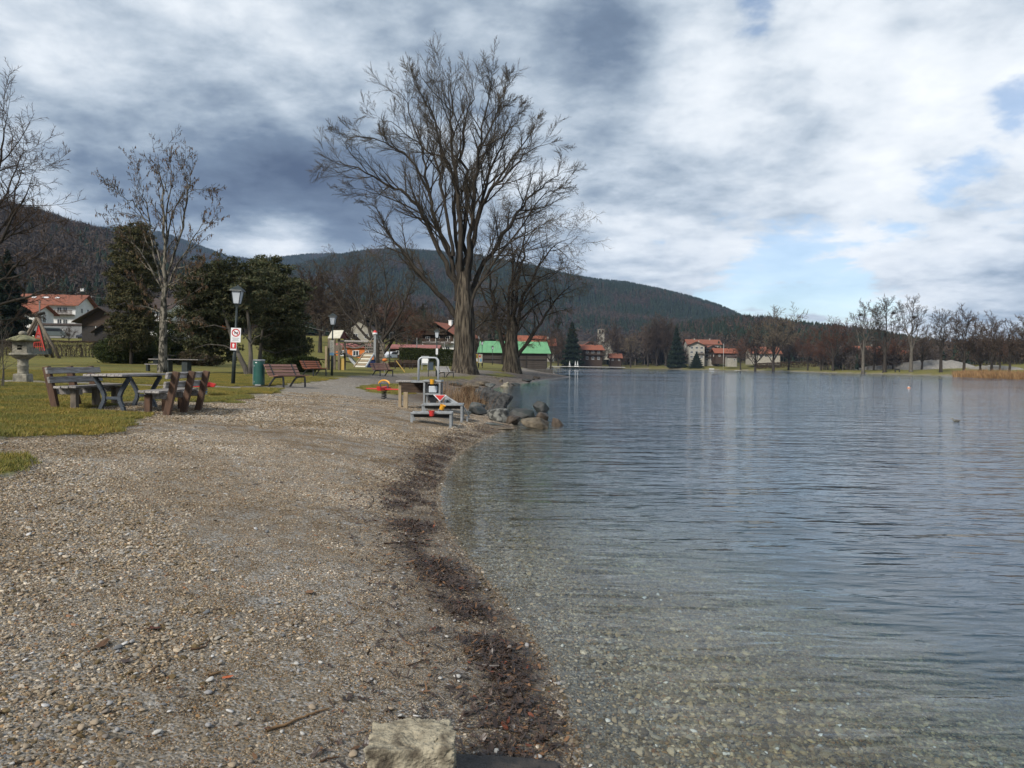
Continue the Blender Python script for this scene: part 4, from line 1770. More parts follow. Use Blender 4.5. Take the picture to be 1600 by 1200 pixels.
seed_pods()
LFT = dict(levels=4, seg=[0, 6, 4, 2], wander=[0, 0.11, 0.13, 0.12], trop=[0, 0.04, 0.04, 0.03], kids=[13, 10, 6, 0], start=[0.2, 0.12, 0.1, 0],
           ang=[(28, 60), (28, 65), (25, 65), (0, 0)], len=[0.34, 0.46, 0.5, 0], taper=[0.4, 0.4, 0.4, 0], rcap=[9, 0.06, 0.022, 0.011], rmin=0.009,
           lenmax=[3.8, 1.9, 0.9, 0])
limb_tree('edge_bare_tree', 'dense bare tree reaching in from the left edge above the stone lantern', 48, -75,
          [(0.22, [(-70, 470), (-40, 350), (-5, 270), (8, 205), (4, 172)]), (0.2, [(-68, 480), (-10, 390), (30, 320), (58, 262)]),
           (0.18, [(-68, 500), (10, 430), (60, 395), (95, 350)]), (0.16, [(-70, 500), (20, 470), (70, 455), (105, 430)]),
           (0.2, [(-72, 450), (-60, 330), (-45, 230), (-40, 160)]), (0.2, [(-75, 450), (-120, 350), (-150, 260)]), (0.14, [(-60, 430), (10, 350), (30, 280), (40, 240)]),
           (0.12, [(-50, 400), (0, 320), (30, 250), (38, 215)]), (0.12, [(-60, 510), (10, 500), (50, 490)]), (0.12, [(-20, 380), (40, 360), (80, 345)])],
          LFT, 14, bark_dark, twig_brown, trunk=[(-75, 610, 0.45), (-74, 560, 0.34), (-72, 500, 0.3), (-71, 450, 0.16)], spread=3)
MID = dict(LFT, trop=[0, 0.03, 0.03, 0.02], kids=[13, 10, 6, 0], rmin=0.014, rcap=[9, 0.09, 0.035, 0.018], lenmax=[5, 2.6, 1.4, 0])
limb_tree('spreading_bare_tree', 'wide spreading dark bare tree behind the playground', 92, 590,
          [(0.33, [(590, 560), (578, 520), (560, 480), (545, 440), (535, 410)]), (0.33, [(592, 560), (600, 520), (605, 470), (600, 420), (598, 392)]),
           (0.3, [(594, 560), (615, 530), (635, 500), (655, 480)]), (0.28, [(588, 555), (560, 530), (530, 500), (505, 470)]),
           (0.26, [(592, 540), (625, 490), (640, 450), (650, 425)]), (0.24, [(588, 540), (550, 500), (515, 450), (505, 420)]),
           (0.22, [(590, 520), (580, 450), (570, 400)]), (0.2, [(595, 540), (630, 520), (660, 510)]), (0.2, [(585, 545), (540, 530), (500, 510)])],
          MID, 15, bark_dark, twig_dark, trunk=[(590, 583, 0.75), (590, 572, 0.55), (590, 550, 0.42), (590, 530, 0.2)], spread=5)


# ------------------------------------------------------------------ generic bare trees, copied and labelled one by one
def generic(seed, H, kind, twig, bark, rmin):
    rg = random.Random(seed)
    base = dict(levels=4, seg=[0, 5, 3, 2], wander=[0, 0.12, 0.14, 0.14], trop=[0, 0.05, 0.04, 0.03], kids=[11, 9, 6, 0], start=[0.25, 0.15, 0.15, 0],
                ang=[(30, 60), (30, 60), (30, 60), (0, 0)], len=[0.40, 0.48, 0.5, 0], taper=[0.4, 0.4, 0.4, 0], rcap=[9, 0.07, 0.035, 0.022], rmin=rmin, lenmax=[6, 3, 1.6, 0])
    if kind == 'weep':
        base['trop'] = [0, 0.0, -0.12, -0.3]
    if kind == 'sparse':
        base['kids'] = [10, 8, 5, 0]
        base['trop'] = [0, 0.10, 0.05, 0.05]
    if kind == 'round':
        base['kids'] = [11, 9, 6, 0]
    T = Tree(seed, base)
    n = {'round': 9, 'vase': 8, 'sparse': 5, 'weep': 8, 'column': 7}[kind]
    sp = {'round': 0.36, 'vase': 0.24, 'sparse': 0.20, 'weep': 0.32, 'column': 0.13}[kind]
    th = {'round': 0.22, 'vase': 0.2, 'sparse': 0.30, 'weep': 0.3, 'column': 0.12}[kind]
    T.br[0].append(([Vector((0, 0, -0.3)), Vector((0, 0, 0.3)), Vector((0.02 * H * rg.uniform(-1, 1), 0, H * th)), Vector((0.03 * H * rg.uniform(-1, 1), 0.01 * H, H * 0.5))],
                    [H * 0.035, H * 0.024, H * 0.019, H * 0.008]))
    for i in range(n):
        a = 2 * PI * i / n + rg.uniform(-0.4, 0.4)
        q = sp * H * (rg.uniform(0.55, 1.05) if i % 3 else 0.2)
        top = H * (rg.uniform(0.75, 1.0) if i % 3 else 1.0) * (0.92 if kind != 'weep' else 0.85)
        z0 = H * th * rg.uniform(0.7, 1.2)
        p = [Vector((0, 0, z0)), Vector((math.cos(a) * q * 0.35, math.sin(a) * q * 0.35, z0 + (top - z0) * 0.3)),
             Vector((math.cos(a) * q * 0.75, math.sin(a) * q * 0.75, z0 + (top - z0) * 0.65)), Vector((math.cos(a) * q, math.sin(a) * q, top))]
        d = []
        for k in range(3):
            for u in range(3):
                d.append(p[k].lerp(p[k + 1], u / 3) + Vector((rg.gauss(0, 1), rg.gauss(0, 1), rg.gauss(0, 1))) * 0.007 * H)
        d.append(p[3])
        m = len(d)
        T.add(d, [max(H * 0.0095 * (1 - j / (m - 1)), rmin) for j in range(m)], 0)
    a, c = T.meshes(2, (7, 5, 3, 3, 3))
    rt = thing('bare_tree', 'x', 'tree')
    a.build('trunk', bark, rt, smooth=True)
    c.build('crown', twig, rt)
    return rt


GEN = {}


def gtree(key, px, D, hpx, label, group=None, dz=0.0, name=None):
    """copy of a generic bare tree of height hpx picture pixels at that distance"""
    kinds = {'round': (31, 'round', twig_brown, bark_dark), 'red': (32, 'round', twig_red, bark_dark), 'vase': (33, 'vase', twig_brown, bark_dark), 'grey': (34, 'vase', twig_grey, bark_grey),
             'sparse': (35, 'sparse', twig_grey, bark_grey), 'weep': (36, 'weep', twig_tan, bark_dark), 'column': (37, 'column', twig_brown, bark_dark), 'sparse2': (38, 'sparse', twig_grey, bark_dark), 'round2': (39, 'round', twig_tan, bark_dark)}
    sd, kd, tw, bk = kinds[key]
    p = PG(px, D)
    p.z += dz
    H = hpx / FPX * D
    if key not in GEN:
        GEN[key] = generic(sd, 12.0, kd, tw, bk, 0.020)
        r = GEN[key]
        r['used'] = 0
    r0 = GEN[key]
    rz = (px * 1.37 + D) % 6.28
    if r0['used'] == 0:
        r = r0
        r.location = p
        r.rotation_euler.z = rz
    else:
        r = dup(r0, p, rz)
    r0['used'] = 1
    sc = H / 12.0 * 1.08
    r.scale = (sc * random.Random(px).uniform(0.9, 1.15), sc, sc)
    r['label'] = label
    if group:
        r['group'] = group
    elif 'group' in r:
        del r['group']
    return r


# far shore, left to right
gf = None
FAR = [
    ('round', 1180, 385, 78, 'bare tree left of the broad double-trunked tree on the far shore'),
    ('round2', 1208, 378, 92, 'broad double-trunked bare tree standing at the water on the far shore'),
    ('red', 1157, 430, 42, 'small round reddish tree beside the white garage on the far shore'),
    ('round', 1232, 400, 60, 'dark bare tree just right of the broad double-trunked tree'),
    ('red', 1262, 360, 52, 'reddish bare tree between the broad tree and the rust red tree on the far shore'),
    ('red', 1302, 320, 72, 'tall rust red bare tree on the far shore left of the pale tall trees'),
    ('round', 1330, 330, 58, 'dark bare tree right behind the rust red tree on the far shore'),
    ('sparse', 1348, 280, 104, 'first of the tall pale open-crowned trees on the far shore from the left'),
    ('sparse2', 1382, 274, 110, 'second of the tall pale open-crowned trees on the far shore from the left'),
    ('sparse', 1423, 268, 108, 'tall pale tree with a dark nest high in its open crown'),
    ('round', 1440, 285, 62, 'low dark bare tree under the crown of the tree with the nest'),
    ('sparse2', 1470, 255, 92, 'thin leaning bare tree between the gravel mound and the lake'),
    ('vase', 1506, 240, 92, 'dense upright bare tree in front of the gravel mound'),
    ('round', 1532, 236, 62, 'low dark bushy tree at the right end of the gravel mound'),
    ('vase', 1549, 226, 82, 'dome-shaped bare tree behind the far reeds'),
    ('round', 1577, 215, 74, 'dark bare tree behind the far reeds close to the right edge'),
    ('vase', 1606, 195, 90, 'bare tree cut by the right edge of the view above the far reeds'),
    ('red', 1562, 250, 52, 'low reddish tree behind the far reeds'),
    ('red', 1395, 300, 48, 'low reddish tree behind the second tall pale tree'),
    ('round', 1365, 300, 50, 'low dark tree between the two leftmost tall pale trees'),
    ('red', 1283, 345, 40, 'little rust brown tree left of the rust red tree'),
    ('weep', 985, 478, 50, 'golden brown weeping willow on the far shore'),
    ('column', 1012, 485, 62, 'slim bare tree right of the golden weeping willow'),
    ('column', 1026, 487, 66, 'slim bare tree midway between the weeping willow and the big dark spruce'),
    ('column', 1040, 485, 64, 'slim bare tree touching the left side of the big dark spruce'),
    ('round', 1030, 500, 72, 'tall brown bare tree behind the three slim trees on the far shore'),
    ('vase', 960, 500, 60, 'brown bare tree left behind the golden weeping willow'),
    ('round', 940, 470, 55, 'dark bare tree in front of the white church'),
    ('round', 925, 465, 40, 'small dark tree right of the red roofed lakeside inn'),
    ('round', 872, 440, 55, 'dark bare tree left of the dark spruce above the white parasols'),
]
for a in FAR:
    gtree(*a)
# in the village to the left, behind the playground
VIL = [
    ('vase', 500, 120, 120, 'bare tree behind the wooden play tower'),
    ('red', 645, 150, 66, 'reddish bare tree left above the chalet with the orange roof'),
    ('round', 672, 190, 70, 'brown bare tree behind the chalet with the orange roof'),
    ('round', 545, 150, 118, 'tall brown bare tree rising behind the rope bridge'),
    ('vase', 475, 140, 105, 'bare tree just right of the big pine'),
    ('round', 520, 170, 80, 'round bare tree between the play tower and the tall brown tree'),
    ('red', 620, 175, 78, 'rust brown tree behind the long red roofed shed'),
    ('round2', 448, 150, 80, 'bare tree half hidden by the right side of the big pine'),
    ('vase', 145, 230, 60, 'grey bare tree right of the white house with the orange roof'),
    ('red', 128, 200, 34, 'low reddish bush tree between the white house and the dark barn'),
    ('round', 108, 115, 26, 'little round bare tree in front of the white house'),
    ('round', 8, 150, 70, 'dark bare tree left in front of the white house'),
    ('round', 300, 150, 60, 'bare tree seen under the left side of the big pine'),
    ('round', 845, 240, 55, 'brown bare tree above the right end of the green roof'),
    ('vase', 770, 260, 60, 'brown bare tree above the green roof between the two lakeside trees'),
    ('round', 860, 300, 62, 'brown bare tree behind the boathouse at its lake side'),
    ('round', 708, 230, 62, 'brown bare tree just left of the giant trunk'),
]
for a in VIL:
    gtree(*a)


def hollow_wood(name, label, n, pxr, Dr, hr, seed, conif=0.12):
    rg = np.random.default_rng(seed)
    px = rg.uniform(pxr[0], pxr[1], n)
    Dd = rg.uniform(Dr[0], Dr[1], n)
    x = np.array([PT(a, 569, b).x for a, b in zip(px, Dd)])
    k = sdist(x, Dd) > 9
    x, Dd = x[k], Dd[k]
    n = len(x)
    z = terrain(x, Dd)
    h = rg.uniform(hr[0], hr[1], n)
    idx = np.where(rg.random(n) < conif, rg.integers(3, 6, n), rg.integers(0, 3, n))
    w = h * rg.uniform(0.95, 1.3, n)
    scatter(name, np.stack([x, Dd, z - 0.3], -1), np.stack([np.zeros(n), np.zeros(n), rg.uniform(0, 6.28, n)], -1), np.stack([w, w, h], -1), idx, forest, label, 'wood')


hollow_wood('village_wood', 'brown leafless wood standing beyond the village and the far shore', 2600, (860, 1750), (500, 640), (8, 16), 51)
hollow_wood('village_wood', 'grey brown leafless wood behind the houses and the playground', 1300, (60, 860), (215, 330), (7, 13), 52)
hollow_wood('village_wood', 'brown leafless wood at the far right behind the gravel mound', 700, (1280, 1900), (330, 420), (8, 13), 53, 0.05)

hollow_wood('village_wood', 'low brown belt of bare trees and shrubs right behind the far shore trees', 420, (1170, 1720), (296, 340), (6, 11), 54, 0.03)


# ------------------------------------------------------------------ evergreens
def evergreen(name, label, cat, D, base_px, lobes, n, size, cols, seed, stems=(), bark=None, asp=0.2, depth=1.0, shell=0.5, up=0.15, blades=2, clumps=0, clump_r=0.5):
    """lobes [(px,py,rx_px,ry_px,depth offset m)]"""
    b = PG(base_px, D)
    rg = np.random.default_rng(seed)
    rt = thing(name, label, cat, b)
    s = D / FPX
    L = []
    for px, py, rx, ry, dd in lobes:
        c = PT(px, py, D + dd) - b
        L.append((c.x, c.y, c.z, rx * s, rx * s * depth, ry * s))
    P = lobe_points(rg, L, n, shell=shell, clumps=clumps, clump_r=clump_r)
    if cat == 'bush':
        lowest = np.percentile(P[:, 2], 2)
        P[:, 2] -= max(0.0, lowest - 0.05)
    P = P[P[:, 2] > 0.02]
    V, F, C = tuft_mesh(rg, P, size, cols, blades=blades, asp=asp, up=up)
    o = np_mesh('crown', V, F, fol_mat, parent=rt, cols=C, tri=True)
    if stems:
        mb = MB()
        for r0, path in stems:
            pts = [PT(px, py, D + dd) - b for px, py, dd in path]
            dn = []
            for i in range(len(pts) - 1):
                for q in range(3):
                    dn.append(pts[i].lerp(pts[i + 1], q / 3))
            dn.append(pts[-1])
            fasttube(mb, dn, [r0 * (1 - 0.75 * i / (len(dn) - 1)) for i in range(len(dn))], 9)
        mb.build('trunk', bark, rt, smooth=True)
    else:
        mb = MB()
        top = max(l[2] for l in L)
        fasttube(mb, [Vector((0, 0, -0.2)), Vector((0, 0, top * 0.5)), Vector((0, 0, top))], [0.14, 0.1, 0.03], 7)
        mb.build('trunk', bark_dark, rt, smooth=True)
    return rt


evergreen('column_conifer', 'tall dark olive columnar conifer left behind the slim bare tree', 'tree', 60, 205,
          [(207, 365, 24, 22, 0), (206, 395, 31, 36, 0.3), (204, 440, 31, 46, -0.3), (208, 485, 35, 43, 0), (202, 520, 32, 32, 0.4), (223, 400, 19, 48, 0.5), (191, 460, 17, 58, 0), (224, 450, 22, 48, 0.4), (219, 510, 25, 30, 0)],
          24000, 0.20, CEDAR, 61, shell=0.55, asp=0.16, clumps=620, clump_r=0.5)
evergreen('broad_pine', 'broad dark pine with bare pale twin stems behind the green bin', 'tree', 42, 388,
          [(322, 440, 34, 36, 0.5), (300, 475, 30, 40, 0.6), (350, 425, 36, 26, 0), (385, 445, 44, 38, 0), (345, 470, 40, 32, 0.8), (330, 515, 40, 34, 1.6), (300, 525, 22, 30, 1.5), (375, 490, 36, 26, 1.0), (350, 545, 30, 20, 2.5)],
          26000, 0.15, PINE, 62, shell=0.35, clumps=420, clump_r=0.52, stems=[(0.17, [(388, 592, 0), (383, 575, 0), (370, 548, 0.1), (358, 515, 0), (348, 480, 0), (338, 455, 0)]), (0.15, [(390, 592, 0), (392, 560, 0.1), (390, 520, 0.2), (386, 480, 0.1), (380, 450, 0)]),
                                        (0.05, [(392, 540, 0), (398, 528, -0.4), (410, 522, -0.8)]), (0.05, [(372, 550, 0), (350, 540, -0.3), (325, 538, -0.6), (300, 545, -0.8)]), (0.045, [(360, 515, 0), (335, 508, -0.5), (310, 512, -0.9)]), (0.04, [(391, 535, 0), (380, 520, -0.5), (368, 515, -0.8)])],
          bark=bark_grey)
evergreen('leaning_pine', 'rounded dark pine with single leaning stem beside the broad twin-stemmed pine', 'tree', 47, 406,
          [(425, 430, 36, 26, 0), (455, 460, 30, 34, 0.3), (415, 465, 42, 34, 0), (440, 500, 40, 30, 0.5), (462, 510, 26, 36, 0.8), (425, 530, 40, 20, 1.4), (410, 420, 22, 18, 0), (455, 540, 34, 20, 1.6)],
          24000, 0.15, PINE, 63, shell=0.35, clumps=400, clump_r=0.52, stems=[(0.16, [(404, 588, 0), (406, 560, 0), (409, 530, 0), (413, 495, 0), (420, 460, 0)]), (0.05, [(410, 528, 0), (425, 522, -0.4), (440, 512, -0.8)]), (0.05, [(408, 545, 0), (430, 552, -0.5), (455, 545, -0.9), (475, 540, -1.0)]), (0.04, [(411, 515, 0), (428, 508, -0.6), (436, 500, -0.8)])],
          bark=bark_grey)
evergreen('domed_bush', 'wide dome of clipped dark evergreen bush on the lawn behind the picnic table', 'bush', 62, 196,
          [(196, 546, 42, 22, 0), (172, 551, 20, 13, 0), (222, 549, 20, 15, 0), (196, 538, 28, 15, 0)], 16000, 0.13, YEW, 64, shell=0.75, asp=0.25, blades=3)
evergreen('round_yew', 'dark round yew bush right behind the slim bare trunk', 'bush', 66, 262, [(262, 530, 22, 34, 0), (264, 548, 22, 18, 0)], 10000, 0.14, YEW * 0.8, 65, shell=0.7, asp=0.25, blades=3)
evergreen('spreading_bush', 'low spreading evergreen bush right of the pines', 'bush', 52, 470, [(460, 562, 20, 9, 0), (478, 558, 20, 8, 0), (470, 568, 26, 7, 0), (490, 562, 10, 7, 0)], 9000, 0.13, YEW * 1.2, 66, shell=0.5, asp=0.25, blades=3, up=0.4)
evergreen('dark_shrub', 'tall dark shrub between the pines and the low spreading bush', 'bush', 58, 442, [(440, 548, 26, 22, 0), (462, 538, 20, 20, 0.4), (425, 556, 18, 16, 0)], 9000, 0.16, YEW * 0.9, 67, shell=0.5, asp=0.2)
evergreen('garden_shrub', 'untidy green brown shrubs under the broad pine left of the lamp post', 'bush', 62, 315, [(300, 556, 22, 12, 0), (325, 560, 22, 10, 0), (290, 562, 14, 8, 0)], 6000, 0.16, np.array([(0.07, 0.055, 0.035), (0.045, 0.05, 0.02), (0.09, 0.065, 0.04)]), 68, shell=0.3)
evergreen('ball_hedge', 'small brown clipped ball bush in front of the dark barn', 'bush', 95, 152, [(153, 533, 7, 5, 0), (148, 534, 5, 4, 0)], 1800, 0.12, BROWN, 69, shell=0.8, asp=0.25)


def spruce(px, D, hpx, label, wid=0.22, seed=1, cols=SPRUCE):
    b = PG(px, D)
    H = hpx / FPX * D
    rg = np.random.default_rng(seed)
    rt = thing('spruce_tree', label, 'tree', b)
    n = 9000
    t = 1 - np.sqrt(rg.random(n))
    lay = 0.5 + 0.5 * np.sin(t * 55 + rg.normal(0, 0.3, n))
    a = rg.uniform(0, 2 * PI, n)
    rad = (1 - t) ** 0.85 * H * wid * (0.55 + 0.45 * lay) * (0.45 + 0.55 * rg.random(n) ** 0.4) * (1 + 0.18 * np.sin(a * 3 + seed) + 0.12 * np.sin(a * 7 + t * 9))
    P = np.stack([rad * np.cos(a), rad * np.sin(a), H * (0.05 + 0.95 * t) - rad * 0.15], -1)
    V, F, C = tuft_mesh(rg, P, H * 0.035, cols, blades=2, asp=0.25, up=-0.1)
    np_mesh('crown', V, F, fol_mat, parent=rt, cols=C, tri=True)
    mb = MB()
    fasttube(mb, [Vector((0, 0, -0.3)), Vector((0, 0, H * 0.4)), Vector((0, 0, H * 0.97))], [H * 0.018, H * 0.011, 0.02], 7)
    mb.build('trunk', bark_dark, rt, smooth=True)
    return rt


spruce(1056, 462, 64, 'big dark spruce on the far shore left of the long white hotel', 0.24, 71)
spruce(893, 430, 76, 'dark spruce rising behind the white closed parasols', 0.26, 72)
spruce(1088, 452, 26, 'short dark rounded conifer at the foot of the big spruce on the far shore', 0.5, 73)
spruce(88, 260, 62, 'dark narrow spruce behind the white house with the orange roof', 0.15, 74)
spruce(140, 250, 82, 'tall dark spruce between the white house and the columnar conifer', 0.15, 75)
spruce(12, 100, 150, 'massive dark spruce left of the white house', 0.26, 76, SPRUCE * 0.8)
spruce(660, 300, 60, 'dark spruce behind the chalet with the orange roof', 0.2, 77)


# ------------------------------------------------------------------ hedges
def hedge(name, label, D, px0, px1, py_top, thick, n, cols, seed, size=0.14, stems=0, asp=0.25, base_drop=0.0):
    a, b = PG(px0, D), PG(px1, D)
    H = PT(px0, py_top, D).z - min(a.z, b.z)
    c = (a + b) / 2
    rt = thing(name, label, 'hedge', c)
    rg = np.random.default_rng(seed)
    L = (b - a).length
    x = rg.uniform(-L / 2, L / 2, n)
    zz_ = rg.random(n) ** 0.8
    y = rg.uniform(-1, 1, n) * thick / 2
    f = rg.random(n)
    y = np.where(f < 0.5, -thick / 2 * rg.uniform(0.85, 1.1, n), y)
    z = zz_ * H
    z = np.where((f > 0.5) & (f < 0.8), H * rg.uniform(0.93, 1.02, n), z)
    z = z + 0.05 * H * fbm(x / 1.5, y, 7, 3)
    off = a.z + (b.z - a.z) * (x / L + 0.5) - c.z
    P = np.stack([x, y, z + off], -1)
    V, F, C = tuft_mesh(rg, P, size, cols, blades=2, asp=asp)
    np_mesh('foliage', V, F, fol_mat, parent=rt, cols=C, tri=True)
    if stems:
        mb = MB()
        for i in range(stems):
            xx = -L / 2 + L * (i + rg.random() * 0.8) / stems
            p = Vector((xx, rg.uniform(-0.3, 0.3) * thick, -0.2))
            q = p + Vector((rg.normal(0, 0.12), 0, H * 0.5))
            r = q + Vector((rg.normal(0, 0.25), 0, H * 0.45))
            fasttube(mb, [p, q, r], [0.04, 0.03, 0.012], 5)
            fasttube(mb, [q, q + Vector((rg.normal(0, 0.3), 0, H * 0.4))], [0.02, 0.01], 4)
        o = mb.build('stems', bark_grey, rt)
        o['kind'] = 'stuff'
    return rt


hedge('bare_hedge', 'knee-high leafless brown hedge along the street left of the domed bush', 76, -40, 156, 531, 0.8, 9000, BROWN * 1.1, 81, 0.12, stems=90, asp=0.10)
hedge('clipped_hedge', 'long dark green clipped hedge left of the giant trunk', 108, 625, 712, 546, 1.6, 15000, YEW, 82, 0.16)
hedge('clipped_hedge', 'short low clipped hedge behind the bench row next to the playground', 85, 608, 655, 567, 0.7, 4000, BROWN, 83, 0.12)
hedge('clipped_hedge', 'brown hedge behind the play tower seen under the rope bridge', 100, 480, 560, 566, 0.8, 5000, BROWN * 0.8, 84, 0.14)
hedge('clipped_hedge', 'dark hedge in front of the houses on the far shore', 425, 1180, 1300, 568, 2.0, 4000, np.array([(0.07, 0.04, 0.03), (0.05, 0.04, 0.025)]), 85, 0.5)


# ------------------------------------------------------------------ reeds
def reeds(name, label, poly_fn, n, hr, seed, rad, cols):
    rg = np.random.default_rng(seed)
    P = np.array(poly_fn(rg, n))
    n = len(P)
    h = hr[0] + (hr[1] - hr[0]) * rg.random(n) ** 1.8
    w = rad * rg.uniform(0.6, 1.4, n)
    a = rg.uniform(0, 6.28, n)
    lx, ly = rg.normal(0, 0.26, (2, n)) * h
    dx, dy = w * np.cos(a), w * np.sin(a)
    V = np.stack([np.stack([P[:, 0] - dx, P[:, 1] - dy, P[:, 2] - 0.05], -1), np.stack([P[:, 0] + dx, P[:, 1] + dy, P[:, 2] - 0.05], -1),
                  np.stack([P[:, 0] + lx * .5 + dx * .8, P[:, 1] + ly * .5 + dy * .8, P[:, 2] + h * .55], -1), np.stack([P[:, 0] + lx * .5 - dx * .8, P[:, 1] + ly * .5 - dy * .8, P[:, 2] + h * .55], -1),
                  np.stack([P[:, 0] + lx * 1.2, P[:, 1] + ly * 1.2, P[:, 2] + h], -1)], 1)
    F = np.array([(0, 1, 2), (0, 2, 3), (3, 2, 4)])[None] + 5 * np.arange(n)[:, None, None]
    c = cols[rg.integers(0, len(cols), n)] * rg.uniform(0.7, 1.3, (n, 1))
    C = np.repeat(np.concatenate([c, np.ones((n, 1))], -1)[:, None], 5, 1).reshape(-1, 4)
    o = np_mesh(name, V.reshape(-1, 3), F.reshape(-1, 3), fol_mat, cols=C, tri=True)
    tag(o, label, 'reeds', kind='stuff')


REEDC = np.array([(0.17, 0.10, 0.055), (0.22, 0.15, 0.09), (0.12, 0.065, 0.035), (0.28, 0.20, 0.12)])


def near_reeds(rg, n):
    cl = [(PT(px, 569, D).x, D) for px, D in [(700, 36), (712, 33), (725, 31), (738, 29.5), (748, 28.5), (690, 38), (742, 33), (728, 35), (708, 30), (718, 28), (735, 27.5)]]
    k = rg.integers(0, len(cl), n)
    c = np.array(cl)[k]
    o = c + rg.normal(0, 1, (n, 2)) * (0.42, 0.75)
    d = sdist(o[:, 0], o[:, 1])
    o = o[d > -0.2]
    z = terrain(o[:, 0], o[:, 1])
    return np.stack([o[:, 0], o[:, 1], z], -1)


reeds('dry_reeds', 'dry reddish brown reeds and stalks between the water play frames and the big boulder', near_reeds, 1500, (0.10, 1.2), 91, 0.004, REEDC)


evergreen('dry_bramble', 'low tangle of dead reddish brown stems on the bank beside the big boulder', 'bush', 31, 735,
          [(735, 622, 20, 8, 0), (715, 624, 16, 7, 1.0), (748, 632, 12, 8, -1.0), (700, 612, 18, 6, 3.0), (728, 610, 20, 6, 3.0)], 5000, 0.16, REEDC * 0.55, 93, shell=0.2, asp=0.05, up=0.3)


def far_reeds(rg, n):
    px = rg.uniform(1490, 1780, n)
    D = np.interp(px, [1490, 1600, 1780], [214, 177, 140]) + rg.uniform(-7, 3, n)
    x = np.array([PT(a, 569, b).x for a, b in zip(px, D)])
    z = np.maximum(terrain(x, D), -0.3)
    return np.stack([x, D, z], -1)


reeds('far_reeds', 'band of tan orange reeds along the far shore at the right edge', far_reeds, 14000, (1.2, 2.3), 92, 0.05, np.array([(0.26, 0.15, 0.07), (0.20, 0.12, 0.06), (0.30, 0.19, 0.09)]))


def edge_stalks(rg, n):
    px = rg.uniform(-60, 14, n)
    D = rg.uniform(19, 27, n)
    x = np.array([PT(a, 569, b).x for a, b in zip(px, D)])
    return np.stack([x, D, terrain(x, D)], -1)


def edge_shrub():
    b = PG(-6, 22)
    rt = thing('bare_shrub', 'bare shrub of pale arching stems at the left edge beside the stone lantern', 'shrub', b)
    rg = random.Random(8)
    cfg = dict(levels=3, seg=[7, 5, 3], wander=[0.09, 0.14, 0.18], trop=[0.02, 0.02, 0.0], kids=[6, 4, 0], start=[0.3, 0.2, 0], ang=[(20, 55), (25, 60), (0, 0)], len=[0.4, 0.45, 0],
               taper=[0.3, 0.3, 0], rcap=[1, 0.008, 0.005], rmin=0.0035)
    T = Tree(8, cfg)
    for i in range(13):
        p = Vector((rg.uniform(-0.45, 0.25), rg.uniform(-0.3, 0.3), -0.1))
        T.grow(p, Vector((rg.uniform(-0.5, 0.55), rg.uniform(-0.3, 0.3), 1)).normalized(), rg.uniform(1.3, 2.4), rg.uniform(0.012, 0.022), 0)
    a, c = T.meshes(1, (6, 4, 3, 3))
    a.build('stems', bark_grey, rt, smooth=True)
    c.build('twigs', twig_grey, rt)


edge_shrub()

# ------------------------------------------------------------------ rocks
rock_grey = mat('rock_grey', (0.12, 0.117, 0.107), (0.045, 0.055, 0.052), scale=5, rough=0.85, bump=0.02, bscale=14, detail=8)
rock_mott = mat('rock_mottled', (0.20, 0.195, 0.17), (0.035, 0.035, 0.032), scale=6, rough=0.85, bump=0.02, bscale=16, detail=9, lo=0.42, hi=0.56)
rock_dark = mat('rock_dark', (0.055, 0.053, 0.050), (0.022, 0.030, 0.028), scale=4, rough=0.6, bump=0.02, bscale=14)
rock_tan = mat('rock_tan', (0.165, 0.135, 0.095), (0.055, 0.045, 0.032), scale=4, rough=0.8, bump=0.02, bscale=14, detail=8)
rock_brown = mat('rock_brown', (0.085, 0.062, 0.044), (0.04, 0.032, 0.024), scale=5, rough=0.6, bump=0.02, bscale=14)
rock_pale = mat('rock_pale', (0.34, 0.30, 0.215), (0.085, 0.070, 0.050), scale=14, rough=0.95, bump=0.012, bscale=60, detail=12, lo=0.42, hi=0.64)


